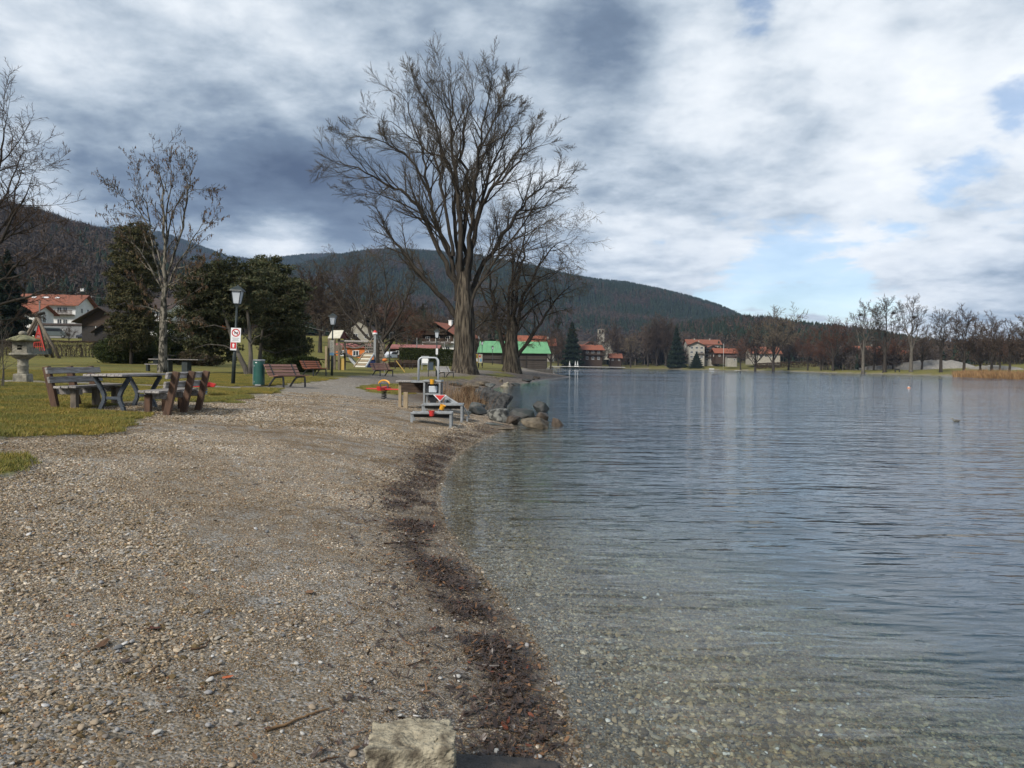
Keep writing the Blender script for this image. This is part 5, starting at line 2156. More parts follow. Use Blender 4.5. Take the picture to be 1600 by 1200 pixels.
def rock(px, py, wpx, hpx, label, mt, seed, D=None, z=None, depth=1.0, box=0.0, cut=0.0, shear=0.0, name='boulder', sub=4, rz=None, group=None, up=0.0, cat='boulder', rough=0.0):
    """px,py = foot of the stone in the picture; size in picture pixels at that distance"""
    if D is None:
        p = G(px, py) if z is None else G0(px, py, z)
        if z is not None:
            p.z = z
    else:
        p = PG(px, D)
    if z is not None:
        p.z = z
    w = wpx / FPX * p.y
    h = hpx / FPX * p.y
    import bmesh
    bm = bmesh.new()
    from mathutils import noise as mn
    if box or rough:
        bmesh.ops.create_icosphere(bm, subdivisions=sub, radius=1)
    else:      # an angular block: hull of a few random points, edges worn round
        rgh = random.Random(seed * 13 + 5)
        for q in range(16):
            v = Vector((rgh.gauss(0, 1), rgh.gauss(0, 1), rgh.gauss(0, 0.8)))
            v.normalize()
            v.z = max(-0.8, min(v.z, 0.72))
            bm.verts.new(v * rgh.uniform(0.88, 1.1))
        r_ = bmesh.ops.convex_hull(bm, input=bm.verts[:])
        bmesh.ops.delete(bm, geom=[g_ for g_ in r_['geom_interior'] if isinstance(g_, bmesh.types.BMVert)], context='VERTS')
        for it in range(3):
            bmesh.ops.subdivide_edges(bm, edges=bm.edges[:], cuts=1, use_grid_fill=True)
            if it > 0:
                bmesh.ops.smooth_vert(bm, verts=bm.verts[:], factor=0.35, use_axis_x=True, use_axis_y=True, use_axis_z=True)
        mxx = max(abs(v.co.x) for v in bm.verts)
        for v in bm.verts:
            v.co /= mxx
        bmesh.ops.triangulate(bm, faces=bm.faces[:])
        hull = True
    for v in bm.verts:
        c = v.co.copy()
        if box:
            mx = max(abs(c.x), abs(c.y), abs(c.z))
            c = c.lerp(c / mx, box)
        o = Vector((seed * 3.1, seed * 1.7, 0))
        n = mn.noise(c * 1.1 + o) * 0.28 + mn.noise(c * 2.6 + o) * 0.13 + mn.noise(c * 6 + o) * 0.05 + mn.noise(c * 14 + o) * 0.022
        rg = abs(mn.noise(c * 1.9 + o * 2)) * 0.12
        if not box and not rough:
            n = mn.noise(c * 2.0 + o) * 0.07 + mn.noise(c * 6 + o) * 0.03 + mn.noise(c * 15 + o) * 0.014
            rg = 0
        if rough:
            n = mn.noise(c * 0.9 + o) * 0.16 + mn.noise(c * 3 + o) * 0.075 + (0.5 - abs(mn.noise(c * 7 + o))) * 0.035 + mn.noise(c * 18 + o) * 0.028 + mn.noise(c * 45 + o) * 0.012
            rg = max(0, mn.noise(c * 5 + o * 3) - 0.25) * 0.18
        c = c * (1 + n - rg)
        c.x += shear * c.z
        v.co = Vector((c.x * w / 2, c.y * w / 2 * depth, c.z * h * (0.62 if cut == 0 else 0.8)))
        if cut and v.co.z < -h * 0.1:
            v.co.x -= cut * w * 0.25 * (abs(v.co.z) / h) * (1 if v.co.x > 0 else 0.1)
    me = bpy.data.meshes.new(name)
    bm.to_mesh(me)
    bm.free()
    me.materials.append(mt)
    me.polygons.foreach_set('use_smooth', [True] * len(me.polygons))
    o = link(name, me)
    o.location = (p.x, p.y + w * 0.4 * depth, p.z + h * 0.36 + up)
    o.rotation_euler.z = rz if rz is not None else seed * 0.7 % 0.4 - 0.2
    tag(o, label, cat, group)
    return o


def slab_boulder():
    import bmesh
    from mathutils import noise as mn
    p = G0(770, 637, 0.0)
    prof = [(-0.80, -0.25), (-0.84, 0.30), (-0.74, 0.74), (-0.50, 0.84), (-0.05, 0.76), (0.35, 0.62), (0.66, 0.56), (0.80, 0.45), (0.62, 0.20), (0.36, -0.25)]
    mb = MB().poly([(x, -0.45 + 0.12 * z, z) for x, z in prof], (0.05, 1.15, -0.06))
    bm = bmesh.new()
    vs = [bm.verts.new(v) for v in mb.v]
    for f in mb.f:
        bm.faces.new([vs[i] for i in f])
    bmesh.ops.triangulate(bm, faces=bm.faces[:])
    bmesh.ops.bevel(bm, geom=bm.edges[:] , offset=0.035, segments=2, affect='EDGES')
    bmesh.ops.triangulate(bm, faces=bm.faces[:])
    for it in range(3):
        bmesh.ops.subdivide_edges(bm, edges=[e for e in bm.edges if e.calc_length() > 0.09], cuts=1, use_grid_fill=True)
        bmesh.ops.triangulate(bm, faces=bm.faces[:])
    for v in bm.verts:
        c = v.co
        n = mn.noise(c * 1.7) * 0.09 + mn.noise(c * 5) * 0.035 + mn.noise(c * 13) * 0.014
        st = math.sin(c.z * 16 + c.x * 7 + mn.noise(c * 3) * 4) * 0.016
        v.co = c + c.normalized() * (n + st)
    me = bpy.data.meshes.new('boulder')
    bm.to_mesh(me)
    bm.free()
    me.materials.append(rock_slab)
    me.polygons.foreach_set('use_smooth', [True] * len(me.polygons))
    o = link('boulder', me)
    o.location = (p.x, p.y + 0.4, 0)
    tag(o, 'largest dark slab-topped boulder leaning out over the water', 'boulder')


rock_wet = mat('rock_wet', (0.060, 0.050, 0.042), (0.022, 0.020, 0.018), scale=12, rough=0.5, bump=0.012, bscale=50, detail=10)
rock_slab = mat('rock_slab', (0.070, 0.070, 0.068), (0.020, 0.020, 0.020), scale=5, rough=0.75, bump=0.03, bscale=10, detail=9, stretch=(1, 1, 1.3), lo=0.40, hi=0.60)
slab_boulder()
rock(744, 641, 28, 16, 'grey boulder directly behind the one nearest the big frame legs', rock_grey, 2, D=26.3)
rock(746, 654, 32, 17, 'dark grey rounded boulder nearest the water play frames', rock_dark, 3, D=24.2, depth=0.8)
rock(777, 662, 40, 25, 'round mottled grey boulder in the middle of the waterside row', rock_mott, 4, D=22.6, depth=0.9)
rock(816, 656, 44, 19, 'long low dark boulder right of the round mottled one', rock_dark, 5, z=0.0, depth=0.8)
rock(834, 671, 48, 22, 'tan low boulder at the front of the waterside row', rock_tan, 6, z=-0.03, depth=0.7)
rock(846, 659, 24, 18, 'brown boulder behind the tan low one', rock_brown, 7, z=-0.05)
rock(846, 645, 27, 22, 'black boulder standing alone in the water farther out', rock_dark, 8, z=-0.05)
rock(872, 668, 20, 20, 'small brown rock farthest right in the water', rock_brown, 9, z=-0.06)
rock(800, 664, 26, 16, 'brown flat rock between the mottled and the tan boulder', rock_brown, 10, z=-0.02)
rock(772, 664, 34, 7, 'long thin grey slab lying at the foot of the mottled boulder', rock_grey, 11, D=21.0, depth=0.35)
rock(790, 668, 30, 5, 'pale tan flat slab at the water edge before the tan boulder', rock_tan, 12, D=20.4, depth=0.35)
rock(730, 656, 14, 8, 'small grey stone touching the leg of the big metal frame', rock_grey, 31, D=23.4)
# the stony spit
rg_ = random.Random(77)
spit = [(738, 594, 30, 10, 'low pale stone behind the dry reeds on the spit', rock_tan), (752, 592, 26, 9, 'pale tan stone on the grassy spit left of the stacked white stones', rock_tan),
        (766, 594, 18, 8, 'grey stone on the spit between the tan stone and the white ones', rock_grey), (790, 594, 13, 12, 'white pointed stone standing up on the spit', rock_pale),
        (788, 597, 15, 7, 'pale stone lying under the white pointed stone', rock_pale), (783, 587, 7, 6, 'small yellowish stone left of the white pointed stone', rock_tan),
        (712, 590, 26, 9, 'stone half hidden by the dry reeds', rock_grey), (805, 592, 16, 6, 'dark flat stone right of the white pointed stone', rock_dark), (822, 590, 18, 5, 'dark low stone midway along the spit', rock_dark),
        (838, 589, 13, 4, 'small dark stone toward the tip of the spit', rock_brown), (808, 600, 8, 3, 'tiny pale stone at the water under the spit', rock_pale)]
for i, (px, py, w, h, lb, mt) in enumerate(spit):
    D = {0: 52, 1: 56, 2: 55, 3: 61, 4: 59, 5: 66, 6: 50, 7: 64, 8: 76, 9: 88, 10: 57}[i]
    rock(px, py, w, h, lb, mt, 40 + i, D=D, name='stone', cat='stone')
rr = np.random.default_rng(2)
for i in range(26):
    px = rr.uniform(700, 850)
    D = rr.uniform(40, 95)
    if sdist(np.array([PT(px, 569, D).x]), np.array([D]))[0] < 0.1 or sdist(np.array([PT(px, 569, D).x]), np.array([D]))[0] > 3.5:
        continue
    rock(px, 0, rr.uniform(5, 12) * 55 / D, rr.uniform(2, 4) * 55 / D, 'small grey brown stone scattered on the stony spit', [rock_grey, rock_tan, rock_dark][i % 3], 60 + i, D=D, name='stone', group='small stones scattered on the spit', cat='stone')
rock_wet = mat('rock_wet', (0.060, 0.050, 0.042), (0.022, 0.020, 0.018), scale=12, rough=0.5, bump=0.012, bscale=50, detail=10)
# foreground
rock(636, 1195, 138, 88, 'pale rough block of stone at the bottom edge of the beach', rock_pale, 21, D=2.78, box=0.93, depth=0.75, rz=0.10, sub=7, rough=1, name='stone_block', cat='stone', up=0.035)
rock(785, 1200, 190, 22, 'dark wet flat stone right of the pale block', rock_wet, 23, D=2.92, box=0.8, depth=0.42, rz=-0.15, sub=6, rough=1, name='flat_stone', cat='stone', up=0.05)


# ------------------------------------------------------------------ materials for built things
white_wall = mat('white_render', (0.74, 0.73, 0.70), (0.60, 0.59, 0.56), scale=1.2, rough=0.9, bump=0.004)
cream_wall = mat('cream_render', (0.33, 0.31, 0.26), (0.24, 0.225, 0.19), scale=1.2, rough=0.9)
grey_wall = mat('grey_render', (0.22, 0.22, 0.22), (0.16, 0.16, 0.16), scale=1.2, rough=0.9)
dark_wood = mat('dark_boards', (0.065, 0.042, 0.028), (0.032, 0.022, 0.016), scale=2.5, rough=0.85, stretch=(1, 1, 5), bump=0.008)
black_wood = mat('blackened_boards', (0.022, 0.020, 0.019), (0.040, 0.034, 0.030), scale=2.5, rough=0.9, stretch=(1, 1, 5), bump=0.008)
shed_wood = mat('weathered_boards', (0.075, 0.062, 0.052), (0.035, 0.030, 0.026), scale=2.0, rough=0.9, stretch=(0.4, 0.4, 6), bump=0.01)
cream_dark = mat('weathered_render', (0.36, 0.33, 0.27), (0.26, 0.24, 0.20), scale=1.2, rough=0.9)
tile_red = mat('orange_roof_tiles', (0.27, 0.095, 0.052), (0.14, 0.062, 0.042), scale=1.8, rough=0.85, bump=0.02, bscale=8, detail=8)
tile_bright = mat('bright_orange_tiles', (0.29, 0.088, 0.044), (0.16, 0.062, 0.038), scale=2.0, rough=0.8, bump=0.02, bscale=8)
tile_brown = mat('brown_roof_tiles', (0.075, 0.052, 0.042), (0.04, 0.032, 0.028), scale=2, rough=0.9, bump=0.02, bscale=8)
roof_pink = mat('faded_red_sheet', (0.32, 0.12, 0.10), (0.24, 0.10, 0.085), scale=2, rough=0.7)
green_roof = mat('green_sheet_roof', (0.14, 0.33, 0.16), (0.11, 0.27, 0.135), scale=0.9, rough=0.55, detail=8)
glass = mat('window_glass', (0.02, 0.024, 0.03), (0.03, 0.035, 0.04), rough=0.1, spec=0.6)
frame_w = mat('white_frame', (0.70, 0.70, 0.68), (0.6, 0.6, 0.58), rough=0.6)
metal_g = mat('galvanised_metal', (0.38, 0.39, 0.39), (0.25, 0.26, 0.26), scale=9, rough=0.42, metallic=0.55, spec=0.5)
metal_w = mat('pale_metal', (0.48, 0.50, 0.51), (0.36, 0.38, 0.39), scale=4, rough=0.4, metallic=0.2, spec=0.5)
pole_dk = mat('dark_green_iron', (0.028, 0.038, 0.036), (0.018, 0.024, 0.023), scale=5, rough=0.5, spec=0.4)
iron = mat('black_iron', (0.020, 0.022, 0.025), (0.032, 0.034, 0.038), scale=6, rough=0.55, spec=0.4)
blue_iron = mat('blue_grey_iron', (0.055, 0.068, 0.085), (0.030, 0.037, 0.046), scale=9, rough=0.6, spec=0.4, bump=0.002)
wood_grey = mat('grey_weathered_wood', (0.36, 0.335, 0.315), (0.16, 0.14, 0.12), scale=3.0, rough=0.85, stretch=(9, 1, 9), bump=0.004, bscale=12, detail=8)
wood_greyY = mat('grey_weathered_plank', (0.38, 0.355, 0.335), (0.15, 0.13, 0.11), scale=3.0, rough=0.85, stretch=(9, 1, 9), bump=0.004, bscale=12, detail=8, rnd=0.25)
wood_brown = mat('brown_post_wood', (0.115, 0.064, 0.040), (0.060, 0.036, 0.024), scale=4.0, rough=0.8, stretch=(5, 5, 1), bump=0.004, detail=8)
wood_slat = mat('reddish_slats', (0.30, 0.165, 0.125), (0.22, 0.115, 0.085), scale=4, rough=0.65, stretch=(6, 1, 6), rnd=0.12)
wood_slat_o = mat('orange_slats', (0.36, 0.13, 0.065), (0.26, 0.10, 0.055), scale=4, rough=0.65, stretch=(6, 1, 6), rnd=0.12)
wood_slat_w = mat('whitish_slats', (0.52, 0.48, 0.44), (0.42, 0.37, 0.33), scale=4, rough=0.65, stretch=(6, 1, 6), rnd=0.1)
wood_log = mat('round_timber', (0.19, 0.155, 0.115), (0.085, 0.07, 0.055), scale=4, rough=0.85, stretch=(5, 5, 1), bump=0.004)
wood_tan = mat('tan_timber', (0.34, 0.265, 0.17), (0.24, 0.18, 0.11), scale=4, rough=0.8, stretch=(3, 3, 1))
stone_lan = mat('lantern_stone', (0.30, 0.275, 0.215), (0.13, 0.12, 0.095), scale=7, rough=0.95, bump=0.006, bscale=30, detail=9)
stone_moss = mat('mossy_stone', (0.235, 0.225, 0.115), (0.13, 0.125, 0.08), scale=6, rough=0.95, bump=0.006, bscale=30, detail=9)
lamp_glass = mat('frosted_glass', (0.46, 0.49, 0.52), (0.36, 0.39, 0.42), scale=2, rough=0.35, spec=0.5)
bin_green = mat('green_enamel', (0.018, 0.085, 0.066), (0.014, 0.062, 0.05), scale=3, rough=0.4, spec=0.5)
bin_blue = mat('blue_grey_enamel', (0.05, 0.07, 0.09), (0.035, 0.05, 0.065), scale=3, rough=0.5)
red_p = mat('red_plastic', (0.55, 0.035, 0.03), (0.45, 0.03, 0.025), scale=3, rough=0.4, spec=0.5)
red_rope = mat('red_rope', (0.52, 0.05, 0.04), (0.40, 0.04, 0.03), scale=12, rough=0.8)
yel_p = mat('yellow_plastic', (0.70, 0.33, 0.025), (0.6, 0.28, 0.02), scale=3, rough=0.4, spec=0.5)
blue_p = mat('blue_panel', (0.025, 0.045, 0.15), (0.02, 0.035, 0.11), scale=3, rough=0.5)
blue_l = mat('light_blue_paint', (0.12, 0.25, 0.42), (0.10, 0.2, 0.35), scale=3, rough=0.5)
white_p = mat('white_paint', (0.76, 0.76, 0.75), (0.68, 0.68, 0.67), scale=3, rough=0.5)
black_p = mat('black_paint', (0.02, 0.02, 0.02), (0.03, 0.03, 0.03), scale=3, rough=0.5)
sign_blue = mat('sign_pale_blue', (0.25, 0.45, 0.62), (0.22, 0.4, 0.55), scale=3, rough=0.5)
ochre = mat('ochre_print', (0.45, 0.30, 0.08), (0.38, 0.25, 0.07), scale=3, rough=0.6)
orange_p = mat('orange_paint', (0.55, 0.16, 0.03), (0.48, 0.14, 0.03), scale=3, rough=0.6)
cream_p = mat('cream_board', (0.62, 0.58, 0.46), (0.52, 0.48, 0.38), scale=3, rough=0.6)
maroon = mat('dark_red_boards', (0.13, 0.03, 0.03), (0.09, 0.025, 0.025), scale=3, rough=0.7)
rope_mat = mat('grey_rope', (0.22, 0.20, 0.17), (0.16, 0.14, 0.12), scale=12, rough=0.9)
rubber = mat('tyre_rubber', (0.018, 0.018, 0.018), (0.025, 0.025, 0.025), rough=0.9)
car_white = mat('white_car_paint', (0.72, 0.73, 0.74), (0.68, 0.69, 0.70), rough=0.25, spec=0.5)
car_grey = mat('grey_car_paint', (0.13, 0.15, 0.15), (0.11, 0.13, 0.13), rough=0.25, spec=0.5)
car_black = mat('black_car_paint', (0.02, 0.02, 0.025), (0.025, 0.025, 0.03), rough=0.25, spec=0.5)
concrete = mat('pale_concrete', (0.40, 0.39, 0.36), (0.28, 0.27, 0.25), scale=2, rough=0.9)
quay_stone = mat('quay_stone', (0.085, 0.078, 0.068), (0.045, 0.042, 0.038), scale=2, rough=0.9, bump=0.02)
gravel_pile = mat('gravel_pile', (0.27, 0.25, 0.22), (0.17, 0.16, 0.14), scale=1.5, rough=1.0, bump=0.05, detail=8)
canvas = mat('white_canvas', (0.52, 0.52, 0.50), (0.42, 0.42, 0.40), scale=3, rough=0.8)
mast_dark = mat('mast_grey', (0.20, 0.20, 0.19), (0.15, 0.15, 0.14), rough=0.6)


# ------------------------------------------------------------------ houses
def house(name, label, px, D, W, Dp, Hw, pitch, wall, roofm, rows, lower=None, ridge='x', balcony=None, over=0.9, rz=0.0, chim=1, base=None, cat='house', wins_side=2, wsize=(0.95, 1.1), skylights=0, upper_wood=0.0, shutters=None, gable_wood=False):
    """W along the front that faces the lake, Dp depth, Hw wall height. rows: [(z, [x...])] of windows on the front.
    ridge 'x': eaves face us; ridge 'y': gable faces us"""
    b = PG(px, D)
    if base is not None:
        b.z = base
    rt = thing(name, label, cat, b, rz=rz)
    wl = MB()
    rise = (Dp if ridge == 'x' else W) / 2 * math.tan(math.radians(pitch))
    wl.box((0, Dp / 2, Hw / 2 - 1.5), (W, Dp, Hw + 3))
    wl.build('wall', wall, rt)
    g = MB()
    if ridge == 'x':
        g.poly([(-W / 2, 0.01, Hw), (-W / 2, Dp - 0.01, Hw), (-W / 2, Dp / 2, Hw + rise)], (W, 0, 0))
    else:
        g.poly([(-W / 2 + 0.01, 0, Hw), (W / 2 - 0.01, 0, Hw), (0, 0, Hw + rise)], (0, Dp, 0))
    g.build('gable', dark_wood if gable_wood else wall, rt)
    roofs = []
    th = 0.22
    if ridge == 'x':
        e = over
        sl = math.tan(math.radians(pitch)) * e
        for s in (-1, 1):
            y0 = -e if s < 0 else Dp + e
            m = MB()
            m.poly([(-W / 2 - e, y0, Hw - sl + 0.05), (-W / 2 - e, Dp / 2, Hw + rise + 0.05), (-W / 2 - e, Dp / 2, Hw + rise + 0.05 + th), (-W / 2 - e, y0, Hw - sl + 0.05 + th)], (W + 2 * e, 0, 0))
            roofs.append(m.build('roof', roofm, rt))
    else:
        e = over
        sl = math.tan(math.radians(pitch)) * e
        for s in (-1, 1):
            x0 = s * (W / 2 + e)
            m = MB()
            m.poly([(x0, -e * 1.2, Hw - sl + 0.05), (0, -e * 1.2, Hw + rise + 0.05), (0, -e * 1.2, Hw + rise + 0.05 + th), (x0, -e * 1.2, Hw - sl + 0.05 + th)], (0, Dp + 2.4 * e, 0))
            roofs.append(m.build('roof', roofm, rt))
        bb = MB()
        for s in (-1, 1):
            bb.bar((s * (W / 2 + e), -e * 1.2 - 0.05, Hw - sl + 0.1), (0, -e * 1.2 - 0.05, Hw + rise + 0.12), 0.06, 0.32, up=(0, 1, 0))
        bb.build('bargeboard', dark_wood, rt)
    if chim:
        for c in range(chim):
            m = MB()
            cx = W * (0.22 if c == 0 else -0.25) if ridge == 'x' else W * 0.12
            cy = Dp * 0.45
            m.box((cx, cy, Hw + rise + 0.1), (0.7, 0.7, 1.5))
            m.box((cx, cy, Hw + rise + 0.9), (0.85, 0.85, 0.12))
            m.build('chimney', wall, roofs[0])
    for i in range(skylights):
        m = MB()
        t = 0.55
        x = -W * 0.3 + i * W * 0.2
        y = Dp / 2 * t
        z = Hw + rise * t + 0.36
        R = Matrix.Rotation(math.radians(pitch), 3, 'X')
        m.box((x, y, z), (1.3 if i == 1 else 0.9, 0.7, 0.08), rot=R)
        m.build('skylight', white_p, roofs[0])
    if upper_wood:
        m = MB()
        m.box((0, -0.06, Hw - upper_wood / 2), (W * 0.98, 0.1, upper_wood))
        m.build('timber_cladding', dark_wood, rt)

    def window(x, z, w, h, face='front'):
        f = MB()
        p = MB()
        t = 0.09
        y = -0.14 if upper_wood and z > Hw - upper_wood else -0.05
        if face == 'front':
            f.box((x, y, z + h / 2), (w + 2 * t, 0.08, t)); f.box((x, y, z - h / 2), (w + 2 * t, 0.12, t))
            f.box((x - w / 2, y, z), (t, 0.08, h - t)); f.box((x + w / 2, y, z), (t, 0.08, h - t)); f.box((x, y, z), (t * 0.8, 0.07, h - t))
            p.box((x, y + 0.02, z), (w - t, 0.03, h - t))
        else:
            s = 1 if face == 'right' else -1
            X = s * (W / 2 + 0.05)
            f.box((X, x, z + h / 2), (0.08, w + 2 * t, t)); f.box((X, x, z - h / 2), (0.12, w + 2 * t, t))
            f.box((X, x - w / 2, z), (0.08, t, h - t)); f.box((X, x + w / 2, z), (0.08, t, h - t)); f.box((X, x, z), (0.07, t * 0.8, h - t))
            p.box((X - s * 0.02, x, z), (0.03, w - t, h - t))
        fo = f.build('window', frame_w, rt)
        p.build('pane', glass, fo)
        if shutters and face == 'front':
            for s in (-1, 1):
                q = MB()
                q.box((x + s * (w / 2 + 0.30), -0.05, z), (0.36, 0.05, h))
                q.build('shutter', shutters, fo)
    for z, xs in rows:
        for x in xs:
            window(x, z, *wsize)
    if wins_side:
        for face in ('right', 'left'):
            for z, xs in rows:
                for k in range(wins_side):
                    window(Dp * (k + 1) / (wins_side + 1), z, *wsize, face=face)
    for bl in (balcony or []):
        z, x0, x1 = bl
        m = MB()
        m.box(((x0 + x1) / 2, -0.6, z), (x1 - x0, 1.2, 0.16))
        bo = m.build('balcony', dark_wood, rt)
        n = int((x1 - x0) / 0.28)
        r = MB()
        r.box(((x0 + x1) / 2, -1.17, z + 1.0), (x1 - x0, 0.09, 0.09))
        for i in range(n):
            r.box((x0 + (i + 0.5) * (x1 - x0) / n, -1.17, z + 0.52), (0.17, 0.03, 0.86))
        ro = r.build('railing', dark_wood, bo)
        ro['kind'] = 'stuff'
    return rt


def zat(px, py, D):
    return PT(px, py, D).z


s180 = 180 / FPX
house('alpine_house', 'large white house with long orange tiled roof and dark wooden balcony at the far left', 72, 180, 13.2, 10, 5.6, 25, white_wall, tile_red,
      [(4.2, [-5.2, -0.9, 3.0, 4.3]), (1.4, [-4.6, -0.9, 3.0, 4.3])], balcony=[(3.0, 0.9, 6.4)], skylights=3, base=zat(72, 511, 180), over=1.1, chim=0, upper_wood=0, wins_side=2, rz=0.12)
house('alpine_house', 'small white house with orange roof partly before the large one at far left', 32, 165, 6.0, 7, 3.4, 24, white_wall, tile_bright, [(1.9, [-1.4, 1.2])], base=zat(30, 512, 165), ridge='x', chim=0, wins_side=1)
house('garage_building', 'low dark grey flat building along the street below the large white house', 92, 150, 9.5, 6, 2.6, 6, grey_wall, tile_brown, [(1.4, [-3.0, 0.0])], base=zat(90, 529, 150), chim=0, over=0.2, wins_side=0, wsize=(1.6, 0.9), cat='building')
house('wooden_barn', 'black timber barn house with pale ground floor and low gable behind the domed bush', 160, 125, 6.8, 9, 2.4, 30, black_wood, tile_brown, [(1.3, [-0.6, 0.6, 2.2])], base=zat(162, 523, 125), ridge='y', chim=0, over=1.0, wins_side=0, gable_wood=True, upper_wood=1.0)
house('garden_shed', 'little dark shed with brown gable roof at the foot of the timber barn', 163, 112, 2.9, 3, 1.1, 34, black_wood, tile_brown, [], base=zat(163, 530, 112), ridge='y', chim=0, over=0.35, wins_side=0, cat='shed')
house('alpine_house', 'white house with dark balcony seen between the columnar conifer and the slim trunk', 236, 140, 6.5, 8, 5.6, 25, white_wall, tile_brown, [(4.4, [-1.5, 1.5]), (1.5, [-1.5, 1.5])], balcony=[(3.0, -2.8, 2.8)], base=zat(236, 528, 140), chim=0, wins_side=1)
house('orange_house', 'orange painted house glimpsed under the left side of the broad pine', 316, 150, 5.0, 7, 3.6, 25, orange_p, tile_brown, [(1.7, [-1.2, 1.0])], base=zat(316, 540, 150), chim=0, wins_side=1, over=0.4)
house('white_cottage', 'white cottage behind the slim trunk and the orange house', 290, 170, 6.5, 7, 3.0, 25, white_wall, tile_red, [(1.4, [-1.6, 1.6])], base=zat(288, 538, 170), chim=0, wins_side=1)
house('chalet', 'chalet with bright orange roof and dark flower balconies left of the giant trunk', 684, 165, 7.6, 10, 4.6, 30, white_wall, tile_bright,
      [(5.2, [0.0]), (3.4, [-2.4, 0.0, 2.4]), (1.2, [-2.4, 0.0, 2.4])], ridge='y', balcony=[(2.4, -3.7, 3.7), (4.4, -2.6, 2.6)], base=zat(684, 554, 165), over=1.5, gable_wood=True, upper_wood=1.7, wins_side=2, rz=-0.35)
house('red_roof_shed', 'long low building with faded red roof behind the clipped hedge', 645, 135, 8.6, 5, 1.5, 12, dark_wood, roof_pink, [(0.8, [-2.5, 0, 2.5])], base=zat(645, 558, 135), chim=0, over=0.5, wins_side=0, wsize=(0.9, 0.6), cat='building')
house('red_roof_kiosk', 'short timber kiosk with faded red roof seen through the rope bridge', 556, 118, 6.6, 4, 1.9, 12, orange_p, roof_pink, [(1.0, [-2.0, 0, 2.0])], base=zat(556, 562, 118), chim=0, over=0.4, wins_side=0, wsize=(0.9, 0.8), cat='building')
house('white_villa', 'white villa half hidden by branches behind the spreading bare tree', 556, 190, 9.5, 9, 6.2, 34, cream_wall, tile_brown, [(5.0, [-2.6, 0, 2.6]), (2.0, [-2.6, 0, 2.6])], ridge='y', base=zat(556, 556, 190), chim=1, wins_side=2, over=0.7)
house('red_roof_house', 'house with orange red roof rising above the left part of the green boathouse', 818, 260, 14, 9, 3.2, 28, white_wall, tile_bright, [(1.6, [-4, 0, 4])], base=zat(818, 550, 260), chim=1, wins_side=1)
house('red_roof_house', 'house with red roof directly above the right end of the green boathouse', 848, 300, 9, 9, 3.6, 28, cream_wall, tile_bright, [(1.8, [-2.5, 0.5, 3])], base=zat(848, 553, 300), chim=1, wins_side=1)
house('lakeside_inn', 'lakeside inn with stepped red roofs behind the white closed parasols', 926, 440, 11.5, 10, 7.6, 26, dark_wood, tile_bright, [(5.8, [-3.5, 0, 3.5]), (2.4, [-3.5, 0, 3.5])], base=zat(922, 566, 440), chim=1, balcony=[(4.2, -5, 5)], wins_side=1, wsize=(1.3, 1.6), over=1.2, rz=0.2)
house('inn_annex', 'smaller red roofed annex above and behind the lakeside inn', 921, 470, 8, 8, 9.8, 26, cream_wall, tile_bright, [(8.4, [-2, 2])], base=zat(921, 564, 470), chim=0, wins_side=1, over=1.0, ridge='y', cat='building')
house('white_house', 'white gabled house just right of the church tower', 952, 500, 6.5, 8, 8.4, 38, cream_wall, tile_brown, [(6.5, [-1.2, 1.2])], base=zat(952, 555, 500), chim=0, wins_side=1, ridge='y', over=0.4)
house('brown_house', 'house with brownish red roof left of the golden weeping willow', 962, 476, 7, 8, 3.0, 30, dark_wood, tile_red, [(1.6, [-2, 2])], base=zat(964, 566, 470), chim=1, wins_side=1)
ht = 470 / FPX
house('hotel', 'tall cream hotel block with gable and rows of windows on the far shore', 1088, 470, 9.5, 16, 10.6, 24, cream_wall, tile_red,
      [(9.0, [-3, 0, 3]), (6.2, [-3, 0, 3]), (3.4, [-3, 0, 3])], ridge='y', base=zat(1088, 566, 470), chim=1, wins_side=4, wsize=(1.5, 1.4), over=1.3, rz=-0.25, balcony=[(5.0, 0.5, 4.5)])
house('hotel_wing', 'hotel wing with dark balconies and red roof right of the cream block', 1112, 475, 9.5, 12, 8.2, 26, cream_wall, tile_red, [(6.8, [-3, 0, 3]), (4.2, [-3, 0, 3]), (1.6, [-3, 0, 3])],
      ridge='y', base=zat(1111, 566, 475), chim=0, wins_side=2, wsize=(1.3, 1.4), balcony=[(5.6, -4.4, 4.4), (3.0, -4.4, 4.4)], over=1.3, upper_wood=2.4)
house('rear_hotel', 'long red hotel roof standing behind the cream block', 1100, 505, 22, 12, 12.2, 26, cream_wall, tile_red, [(10.5, [-8, -4, 0, 4, 8])], base=zat(1098, 566, 505), chim=2, wins_side=1, cat='building')
house('orange_roof_house', 'low house with wide orange roof between the hotel and the flagpole', 1134, 465, 12.5, 10, 4.0, 26, dark_wood, tile_bright, [(2, [-4, 0, 4])], base=zat(1134, 561, 465), chim=1, wins_side=1, over=1.2)
house('white_garage', 'small white garage with brown pyramid roof right of the flagpole on the far shore', 1144, 440, 5.6, 5, 2.6, 24, cream_wall, tile_brown, [(1.2, [1.2])], base=zat(1144, 565, 440), chim=0, wins_side=0, over=0.5, cat='garage')
house('farmhouse', 'wide farmhouse with red roof and white walls behind the broad double-trunked tree', 1196, 450, 17, 11, 4.2, 32, cream_dark, tile_red, [(2.2, [-6, -3, 0, 3, 6])], base=zat(1193, 562, 450), chim=1, wins_side=1, wsize=(1.3, 1.2), over=1.2)
house('red_roof_house', 'house with orange roof and dark gable behind the tall pale far shore trees', 1398, 330, 12.5, 9, 3.2, 28, dark_wood, tile_bright, [(1.7, [-3.5, 0, 3.5])], base=zat(1398, 568, 330), chim=1, wins_side=1, rz=-0.3)
